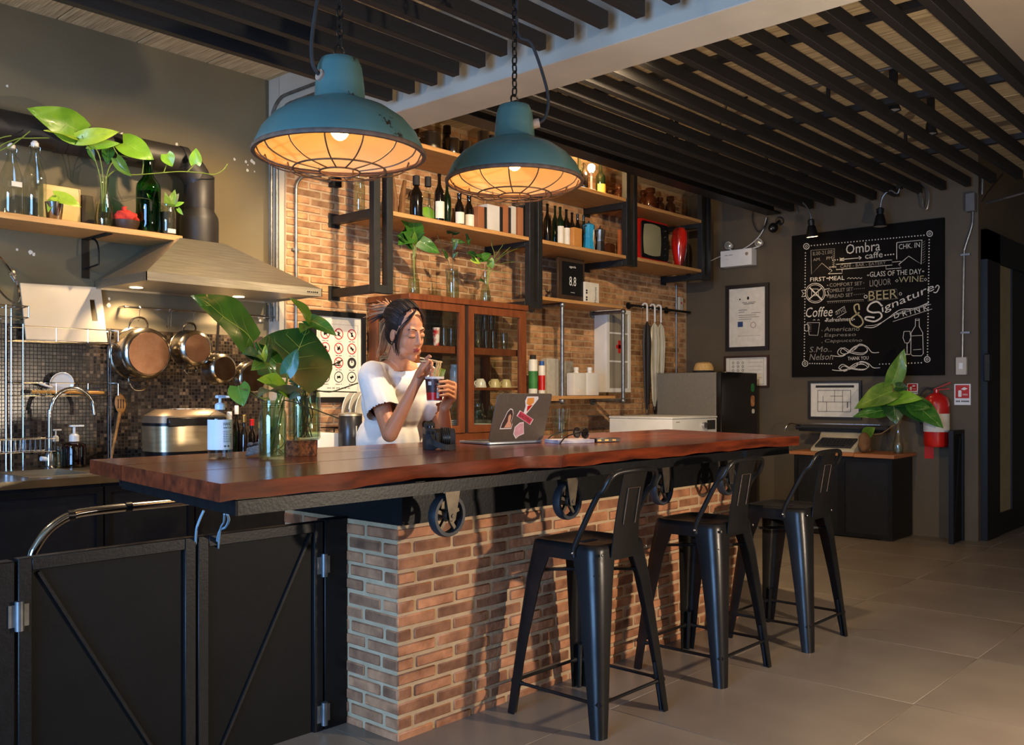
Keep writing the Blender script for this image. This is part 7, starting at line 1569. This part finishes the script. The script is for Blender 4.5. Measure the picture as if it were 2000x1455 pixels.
# --- three vases on the glass cabinet
q = cropper(780, 380, 6.613); YV = 4.60; zc_ = cZ1
def cabvase(label, px, top, dia, prof):
    return vessel('glass_vase', label, 'vase', px, YV, zc_+.0005, top, dia, prof, GLASSD, 'glass vases on the cabinet', liquid=(WATER, .4))
v1 = cabvase('clear bottle vase of heart-shaped pothos leaves on the cabinet, left one', 808, 495, 24, 'bulbvase'); v2 = cabvase('clear jar of twigs on the cabinet, middle one', 884, 525, 26, 'jar'); v3 = cabvase('clear vase of grass and small leaves on the cabinet, right one', 948, 530, 22, 'bulbvase')
t = thing('pothos_cutting', 'pothos leaves in the left vase on the cabinet', 'plant', v1[1]+Vector((0, 0, .02)))
for b_, e_, w_, mt, rl in (((195, 500), (175, 268), 1.0, 'mid', 0), ((470, 320), (238, 190), .55, 'bright', .1), ((235, 585), (532, 760), .5, 'mid', .2), ((150, 520), (-10, 640), .6, 'mid', -.2), ((140, 450), (20, 300), .6, 'mid', .3), ((180, 620), (60, 480), .7, 'mid', .2), ((150, 640), (-20, 520), .6, 'dark', .1), ((200, 600), (330, 480), .55, 'dark', -.3), ((185, 640), (200, 480), .5, 'olive', .4)): leaf(t, q(b_[0], b_[1], YV-.03), q(e_[0], e_[1], YV-.08), w_, mt, rl)
for a in ([(190, 1150), (190, 800), (195, 500)], [(200, 1150), (185, 790), (235, 585)], [(195, 1100), (180, 760), (150, 520)], [(200, 800), (260, 420), (300, 290), (470, 320)]): stem(t, [q(x, y, YV-.02) for x, y in a], .003)
t = thing('twigs', 'thin leafy twigs in the middle jar on the cabinet', 'plant', v2[1]+Vector((0, 0, .02)))
for a in ([(690, 1250), (690, 900), (690, 600), (680, 400)], [(650, 1250), (640, 900), (560, 720), (480, 500)], [(640, 1180), (600, 950), (620, 1250)]): stem(t, [q(x, y, YV) for x, y in a], .002, TWIG)
for b_, e_, w_ in (((690, 480), (620, 500), .7), ((690, 500), (800, 480), .5), ((690, 600), (860, 620), .35), ((700, 700), (760, 580), .4), ((680, 420), (720, 380), .5), ((900, 640), (850, 450), .2), ((890, 620), (930, 560), .3), ((690, 800), (760, 740), .4), ((620, 820), (560, 700), .3), ((640, 480), (640, 440), .8)): leaf(t, q(b_[0], b_[1], YV), q(e_[0], e_[1], YV-.03), w_, 'dark', .2)
t = thing('grass_bunch', 'bunch of grass blades and small leaves in the right vase on the cabinet', 'plant', v3[1]+Vector((0, 0, .02)))
for a in ([(1130, 1250), (1150, 950), (1250, 780), (1410, 540)], [(1130, 1250), (1160, 960), (1300, 800), (1430, 680)], [(1130, 1250), (1170, 970), (1350, 780), (1540, 690)], [(1130, 1250), (1170, 980), (1330, 890), (1500, 870)], [(1130, 1250), (1180, 1000), (1290, 1000), (1400, 1020)], [(1130, 1250), (1150, 960), (1230, 800), (1190, 640), (1210, 570)], [(1130, 1250), (1140, 980), (1060, 960), (950, 850)]): stem(t, [q(x, y, YV-.02) for x, y in a], .0018)
for b_, e_, w_, mt in (((1150, 830), (1030, 860), .6, 'mid'), ((1060, 820), (1190, 760), .6, 'mid'), ((1170, 930), (1200, 810), .8, 'olive'), ((940, 830), (1050, 895), .5, 'lime'), ((1000, 820), (880, 740), .6, 'dark'), ((1100, 1120), (1030, 1100), .5, 'dark'), ((1100, 830), (990, 780), .5, 'mid')): leaf(t, q(b_[0], b_[1], YV-.03), q(e_[0], e_[1], YV-.05), w_, mt, .2)
# --- big-leaf plant on the cart
def q(cx, cy, X): return W(1500+cx/3.164, 660+cy/3.164, 'x', X)
XV = gX+.18; cj = q(805, 672, XV); cj.z = gz; kj = (cj-EYE).dot(FW)/FPX
t = thing('glass_vase', 'clear bottle vase of broad leaves at the right end of the cart', 'vase', cj)
MB().lathe(sc(PR['bulbvase'], 11*kj, (q(805, 530, XV).z-gz)), cj, 18).build('body', GLASSD, t, smooth=45); MB().lathe([(.001, .004), (9*kj, .004), (8*kj, .06), (.001, .06)], cj, 16).build('liquid', WATER, t)
t = thing('broad_leaf_plant', 'broad bright green leaves fanning out of the vase on the cart', 'plant', cj+Vector((0, 0, .02)))
for b_, e_, w_, mt, rl, dx in (((768, 285), (845, 68), .48, 'olive', .3, 0), ((785, 318), (528, 430), .62, 'olive', .3, -.05), ((745, 440), (522, 482), .5, 'mid', .2, -.08), ((752, 375), (950, 372), .48, 'bright', -.1, -.1), ((900, 400), (1080, 552), .5, 'mid', .1, -.12), ((775, 400), (790, 535), .9, 'dark', 0, -.05), ((790, 300), (870, 310), .8, 'dark', .1, 0), ((850, 420), (960, 520), .7, 'dark', -.2, -.06), ((600, 600), (660, 555), .8, 'olive', .2, -.05), ((870, 410), (1000, 430), .5, 'mid', .2, -.1)): leaf(t, q(b_[0], b_[1], XV), q(e_[0], e_[1], XV+dx), w_, mt, rl)
for a in ([(805, 650), (800, 520), (780, 380), (768, 285)], [(806, 650), (800, 500), (740, 400), (785, 318)], [(808, 650), (810, 500), (780, 430), (740, 360)], [(810, 650), (815, 520), (870, 430), (900, 400)], [(800, 650), (790, 540), (700, 590), (600, 600)]): stem(t, [q(x, y, XV) for x, y in a], .004, pm('stem_brown', (120, 90, 50), None, 20, .6))
# ================================================================ the woman eating noodles behind the bar
def remesh(mb, vox, it=4, fac=.5):
    me = bpy.data.meshes.new('tmp'); me.from_pydata(mb.v, [], mb.f); o = bpy.data.objects.new('tmp', me); COL.objects.link(o)
    m = o.modifiers.new('r', 'REMESH'); m.mode = 'VOXEL'; m.voxel_size = vox; m.use_smooth_shade = True
    if it: s = o.modifiers.new('s', 'SMOOTH'); s.iterations = it; s.factor = fac
    dg = bpy.context.evaluated_depsgraph_get(); me2 = bpy.data.meshes.new_from_object(o.evaluated_get(dg))
    out = MB(); out.v = [v.co.copy() for v in me2.vertices]; out.f = [tuple(p.vertices) for p in me2.polygons]; out.mi = [0]*len(out.f)
    bpy.data.objects.remove(o); bpy.data.meshes.remove(me); bpy.data.meshes.remove(me2); return out
SKIN = pm('skin', (196, 138, 104), (182, 122, 90), 12, .48, sub=.12, spec=.4); LIPM = pm('lips', (158, 70, 58), (140, 58, 50), 30, .4)
HAIRD = pm('dark_hair', (40, 28, 24), (24, 18, 16), 40, .58, spec=.25); HAIRM = pm('brown_hair', (84, 58, 46), (60, 42, 34), 30, .55, spec=.25); HAIRL = pm('bleached_hair', (196, 140, 96), (140, 92, 62), 30, .55, spec=.25)
SHIRT = pm('white_cotton', (222, 218, 212), (210, 206, 200), 8, .85, bump=.06, bscale=120); TROU = pm('dark_denim', (34, 38, 50), (26, 29, 40), 30, .85)
wo = thing('person', 'woman in a loose white t-shirt eating cup noodles with chopsticks behind the bar', 'person', (2.93, 3.45, 0))
HC = Vector((2.872, 3.285, 1.592)); HS = 1.0
Mh = Matrix.Rotation(math.radians(14), 3, 'X') @ Matrix.Rotation(math.radians(-4), 3, 'Y')      # chin tucked a little
def hl(x, y, z): return HC + Mh @ Vector((x, -y, z))*HS          # y = forward out of the face
def hell(mb, c, r, n=18, k=12): return mb.ell(hl(*c), r[0]*HS, r[1]*HS, r[2]*HS, n, k, Mh)
b = MB()
hell(b, (0, -.012, .030), (.073, .092, .096)); hell(b, (0, .024, -.042), (.061, .066, .084)); hell(b, (0, .060, -.108), (.024, .023, .020))
for s in (-1, 1):
    hell(b, (s*.034, .046, -.036), (.028, .030, .038)); hell(b, (s*.031, .072, -.003), (.019, .0125, .014)); hell(b, (s*.0115, .091, -.040), (.0085, .008, .0075))
    hell(b, (s*.073, -.010, -.018), (.008, .018, .030)); hell(b, (s*.040, .035, -.085), (.022, .03, .022))
b.cap(hl(0, .084, .012), hl(0, .099, -.034), .0075, .0110); b.cap(hl(-.034, .070, .024), hl(.034, .070, .024), .012, .012)
hell(b, (0, .0865, -.0665), (.019, .009, .0058)); hell(b, (0, .084, -.0770), (.0165, .009, .0068))
NB = Vector((2.915, 3.40, 1.425)); b.cap(hl(0, -.022, -.07), NB, .046, .056)
SR, SL = Vector((2.760, 3.395, 1.385)), Vector((3.085, 3.395, 1.385)); ER, EL = Vector((2.712, 3.215, 1.118)), Vector((3.062, 3.225, 1.125)); WR = Vector((2.766, 3.100, 1.345)); WL_ = W(868, 796, 'y', 3.055)
b.cap(NB, SR, .055, .048).cap(NB, SL, .055, .048).cap(SR, ER, .047, .037).cap(ER, WR, .038, .023).cap(SL, EL, .046, .037).cap(EL, WL_, .038, .023)
b.ell((2.925, 3.42, 1.27), .155, .10, .17).ell((2.93, 3.46, 1.06), .145, .10, .16).ell((2.935, 3.47, .92), .165, .115, .13)
KN = {}
for s in (-1, 1):
    hp = Vector((2.935+s*.085, 3.47, .88)); kn = hp+Vector((s*.01, -.02, -.42)); an = kn+Vector((0, .05, -.39)); b.cap(hp, kn, .085, .055).cap(kn, an, .055, .034).cap(an+Vector((0, .02, -.02)), an+Vector((0, -.14, -.035)), .036, .028); KN[s] = (hp, kn, an)
# right hand, pinching the chopsticks
Wq = lambda x, y, Y: W(x, y, 'y', Y)
b.cap(WR, Wq(822, 730, 3.085), .024, .027).cap(Wq(819, 731, 3.09), Wq(828, 713, 3.075), .021, .018).cap(Wq(824, 734, 3.085), Wq(833, 722, 3.07), .021, .017)
for pts in ([(827, 709, 3.072), (833, 700, 3.040), (838, 695, 3.022), (841, 697, 3.010)], [(832, 714, 3.068), (840, 706, 3.030), (844, 709, 3.012), (843, 715, 3.006)], [(834, 722, 3.068), (842, 716, 3.032), (846, 721, 3.016), (843, 727, 3.012)], [(833, 731, 3.070), (840, 727, 3.040), (843, 732, 3.026), (840, 737, 3.022)]):
    P_ = [Wq(*p) for p in pts]
    for i in range(3): b.cap(P_[i], P_[i+1], .0088-.0007*i, .0081-.0007*i, 10, 3)
T_ = [Wq(817, 734, 3.066), Wq(824, 722, 3.035), Wq(832, 712, 3.018), Wq(837, 704, 3.008)]
for i in range(3): b.cap(T_[i], T_[i+1], .0105-.0012*i, .0095-.0012*i, 10, 3)
# left hand round the cup
CUP = Vector((2.806, 3.020, 1.268)); CH = .108
b.cap(WL_, Wq(880, 772, 3.05), .024, .026).cap(Wq(883, 778, 3.045), Wq(885, 752, 3.045), .020, .018).cap(Wq(878, 778, 3.06), Wq(880, 756, 3.062), .019, .017)
ring = lambda a, z, r: CUP+Vector((r*math.cos(a), r*math.sin(a), z))
for i, (z, a1) in enumerate(((.086, -2.0), (.065, -2.15), (.045, -2.1), (.026, -1.95))):
    m0 = Wq(886, 749+i*9.5, 3.035); P_ = [m0, ring(-.62, z+.002, .058), ring(-1.25, z, .0530), ring(a1+.12, z-.002, .0500)]
    for k in range(3): b.cap(P_[k], P_[k+1], .0088-.0006*k, .0082-.0006*k, 10, 3)
T_ = [Wq(879, 770, 3.062), ring(.55, .07, .060), ring(1.15, .088, .054), ring(1.55, .096, .051)]
for i in range(3): b.cap(T_[i], T_[i+1], .0105-.001*i, .0095-.001*i, 10, 3)
bm_ = remesh(b, .0034, 5)
def near(p, c, r): q_ = Mh.transposed() @ (p-hl(*c)); return (q_.x/r[0])**2+(q_.y/r[1])**2+(q_.z/r[2])**2
for i, f in enumerate(bm_.f):
    p = sum((bm_.v[j] for j in f), Vector())/len(f)
    if (p-HC).length < .16 and min(near(p, (0, .0865, -.0665), (.020, .014, .0060)), near(p, (0, .084, -.0770), (.0175, .014, .0072))) < 1: bm_.mi[i] = 1
bm_.build('body', [SKIN, LIPM], wo, smooth=80)
# brows, closed lashes, earring
fe = MB(); le_ = MB()
for s in (-1, 1):
    fe.tube(spline([hl(s*.013, .0845, .022), hl(s*.030, .0825, .028), hl(s*.050, .0665, .023)], 4), [.0022]*4+[.0026]*3+[.0018]*2, 6)
    le_.tube(spline([hl(s*.015, .0815, -.008), hl(s*.024, .0855, -.0115), hl(s*.034, .0845, -.0125), hl(s*.047, .0745, -.009)], 4), .0015, 6)
fe.build('eyebrows', HAIRD, wo); le_.build('eyelashes', HAIRD, wo)
MB().ell(hl(-.078, -.006, -.052), .004, .004, .004, 8, 6).build('earring', CHROME, wo)
# hair: dark cap, combed strands to a clip at the back, bleached loose ends
h = MB(); h.ell(hl(0, -.030, .040), .0815*HS, .0950*HS, .0960*HS, 28, 18, Mh); h.ell(hl(0, -.055, -.01), .070, .062, .075, 20, 12, Mh)
hc = h.build('hair', HAIRD, wo, smooth=70)
sd, sl_, sm_ = MB(), MB(), MB()
clip = (0, -.118, .075)
for i in range(150):
    a = math.pi*(i % 75+.5)/75; lift = R.uniform(0, .007); x0 = math.cos(a)*.076; z0 = .035+math.sin(a)*.088; y0 = .048-.035*abs(math.cos(a))+R.uniform(-.008, .006)
    if abs(x0) < .004: x0 = .006
    p0 = hl(x0*.95, y0, z0*1.0); p1 = hl(x0*(1.08+lift*6), -.03+R.uniform(-.01, .01), .045+(z0-.035)*(1.14+lift*6)); p2 = hl(x0*(.75+lift*8), -.10-lift, .05+(z0-.035)*.8); p3 = hl(clip[0]+R.uniform(-.015, .015), clip[1], clip[2]+R.uniform(-.015, .015))
    (sm_ if i % 8 == 4 else sd).tube(spline([p0, p1, p2, p3], 4), [.0025]+[R.uniform(.003, .0052)]*11+[.004], 5)
for s in (-1, 1):
    for k in range(7):     # face-framing strands
        o_ = R.uniform(-.006, .006); tgt = sm_ if k % 2 == 0 else sd
        tgt.tube(spline([hl(s*.010, .066, .118), hl(s*(.040+o_), .070-.012*k*.3, .078), hl(s*(.066+o_), .040-.006*k, .015), hl(s*(.068+o_), .030-.006*k, -.05+R.uniform(-.02, .01)), hl(s*(.060+o_), .040-.006*k, -.085-R.uniform(0, .03))], 4), [.003]*10+[.0026]*4+[.0018]*2+[.001], 5)
for k in range(46):        # clipped ends fanning out behind
    a = R.uniform(-.9, 1.3); e = R.uniform(-.045, .045); ln = R.uniform(.04, .10)
    q0 = hl(clip[0]+R.uniform(-.02, .02), clip[1]+.01, clip[2]+R.uniform(-.02, .02)); q1 = hl(e*.6, clip[1]-.03, clip[2]+.02*a); q2 = hl(e*1.4-.02, clip[1]-.03-ln*math.cos(a), clip[2]+ln*math.sin(a)*.8-.02)
    (sl_ if k % 4 else sd).tube(spline([q0, q1, q2], 4), [.008, .008, .0075, .007, .006, .005, .004, .0026, .001], 5)
for k in range(30):        # loose hair down the nape
    x = R.uniform(-.055, .045); sl_.tube(spline([hl(x*.8, -.10, .03), hl(x, -.112, -.03), hl(x*1.1-.01, -.10, -.085), hl(x*1.1-.015, -.105-R.uniform(0, .02), -.12-R.uniform(0, .03))], 4), [.005]*6+[.0042]*4+[.003]*2+[.0012], 5)
sd.build('combed_strands', HAIRD, hc, smooth=70); sm_.build('brown_strands', HAIRM, hc, smooth=70); sl_.build('bleached_ends', HAIRL, hc, smooth=70)
MB().tube([hl(-.03, -.122, .078), hl(0, -.130, .082), hl(.03, -.122, .078)], .009, 8).build('hair_clip', INK, hc)
# loose t-shirt
s_ = MB(); s_.ell((2.925, 3.415, 1.26), .195, .135, .18, 28, 18).ell((2.925, 3.44, 1.05), .205, .145, .19, 28, 18).ell((2.93, 3.455, .93), .205, .15, .10, 28, 14)
s_.cap(NB+Vector((-.055, 0, -.035)), SR+Vector((0, 0, .005)), .058, .066).cap(NB+Vector((.055, 0, -.035)), SL+Vector((0, 0, .005)), .058, .066)
s_.cap(SR, SR.lerp(ER, .60), .072, .080).cap(SL, SL.lerp(EL, .60), .070, .078).ell((2.925, 3.35, 1.33), .15, .075, .09)
sm = remesh(s_, .0075, 6)
from mathutils import noise
cut = MB(); keep = []
for i, p in enumerate(sm.v):
    n1 = noise.noise(p*9+Vector((p.z*4, 0, 0)))*.010 + noise.noise(Vector((p.x*26, p.y*26, p.z*7)))*.006
    ax = Vector((2.925, 3.43, p.z)); d = (p-ax); d.z = 0
    sm.v[i] = p + (d.normalized() if d.length > 1e-4 else Vector((0, -1, 0)))*n1
def sleeve_ok(p):
    for S_, E_ in ((SR, ER), (SL, EL)):
        d = (E_-S_).normalized(); t_ = (p-S_).dot(d)
        if t_ > (E_-S_).length*.64 and ((p-S_)-d*t_).length < .1 and abs(p.x-2.925) > .1: return False
    return p.z > .855 and not ((p-(NB+Vector((0, -.012, .012)))).length < .078 and p.z > 1.372)
cs_ = MB(); cs_.v = sm.v; cs_.f = [f for f in sm.f if all(sleeve_ok(sm.v[j]) for j in f)]; cs_.mi = [0]*len(cs_.f)
cs_.build('t_shirt', SHIRT, wo, smooth=80)
tr = MB()
for s in (-1, 1): hp, kn, an = KN[s]; tr.cap(hp+Vector((0, 0, .06)), kn, .105, .075).cap(kn, an+Vector((0, 0, .06)), .075, .06)
tr.ell((2.935, 3.47, .93), .18, .13, .10); remesh(tr, .012, 4).build('trousers', TROU, wo, smooth=80)
# cup of noodles and chopsticks
t = thing('noodle_cup', 'red and black instant noodle cup held in the woman\'s left hand', 'noodle cup', CUP)
prof = [(.001, 0), (.033, 0), (.034, .004), (.0425, CH-.003), (.0435, CH), (.041, CH), (.033, .01), (.001, .01)]
rc = lambda z: .034+(.0425-.034)*z/CH
MB().lathe(prof, CUP, 30).build('cup', WHITE, t, smooth=45)
fa = math.atan2(EYE.y-CUP.y, EYE.x-CUP.x)
MB().lathe([(rc(.004)+.0004, .004), (rc(.038)+.0004, .038)], CUP, 30).build('red_band', RED, t)
MB().lathe([(rc(.038)+.0004, .038), (rc(.098)+.0004, .098)], CUP, 30).build('dark_band', pm('cup_print', (30, 30, 44), (86, 40, 30), 34, .4, contrast=2), t)
m = MB(); MB_w = pm('white_ink', (225, 225, 220), None, 9, .6)
for i, (z, w, hh, a) in enumerate(((.070, .016, .016, -.75), (.012, .012, .05, .25))):
    rr = rc(z)+.001; vs = []
    for q_ in range(7):
        an = fa+a+w/rr*q_/6; vs += [CUP+Vector((rr*math.cos(an), rr*math.sin(an), z)), CUP+Vector(((rc(z+hh)+.001)*math.cos(an), (rc(z+hh)+.001)*math.sin(an), z+hh))]
    m.add(vs, [(2*j, 2*j+2, 2*j+3, 2*j+1) for j in range(6)])
m.build('white_marks', MB_w, t, smooth=0)
m = MB()
for k in range(14): m.tube(spline([CUP+Vector((R.uniform(-.02, .02), R.uniform(-.02, .02), CH-.02)), CUP+Vector((R.uniform(-.03, .03), R.uniform(-.03, .03), CH-.008)), CUP+Vector((R.uniform(-.02, .02), R.uniform(-.02, .02), CH-.016))], 4), .0022, 5)
NOOD = pm('noodles', (226, 196, 140), (206, 170, 110), 30, .5); m.build('noodles', NOOD, t)
MB().prism([(-.034, 0), (.034, 0), (.040, .035), (0, .05), (-.040, .035)], CUP+Vector((.028, .018, CH)), Vector((.5, -.86, 0)), Vector((.35, .2, .91)), Vector((.8, .5, -.3)), .0008).build('foil_lid', pm('foil_lid', (206, 206, 196), (110, 140, 50), 18, .4, contrast=2.5), t, smooth=0)
tip = W(864, 707, 'y', 3.0); bk = W(820, 699, 'y', 3.06); t = thing('chopsticks', 'pair of pale chopsticks lifting noodles in the woman\'s right hand', 'chopsticks', tip)
for dz in (0, -.006): MB().tube([tip+Vector((.0, 0, dz*.3)), bk+Vector((0, 0, dz*2.2))], [.0018, .0034], 8).build('chopstick', pm('pale_wood', (226, 200, 156), None, 20, .6), t)
m = MB()
for k in range(9):
    x = R.uniform(853, 863); m.tube(spline([W(x, 705, 'y', 2.995+R.uniform(-.008, .008)), W(x+R.uniform(-2, 2), 714, 'y', 2.99), W(x-3+R.uniform(-2, 2), 727, 'y', 3.0+R.uniform(-.006, .006)), W(x-5+R.uniform(-3, 2), 740, 'y', 3.01)], 4), .0017, 5)
tag(m.build('noodle_strands', NOOD), 'hank of noodles hanging from the chopsticks into the cup', 'noodles', kind='stuff')
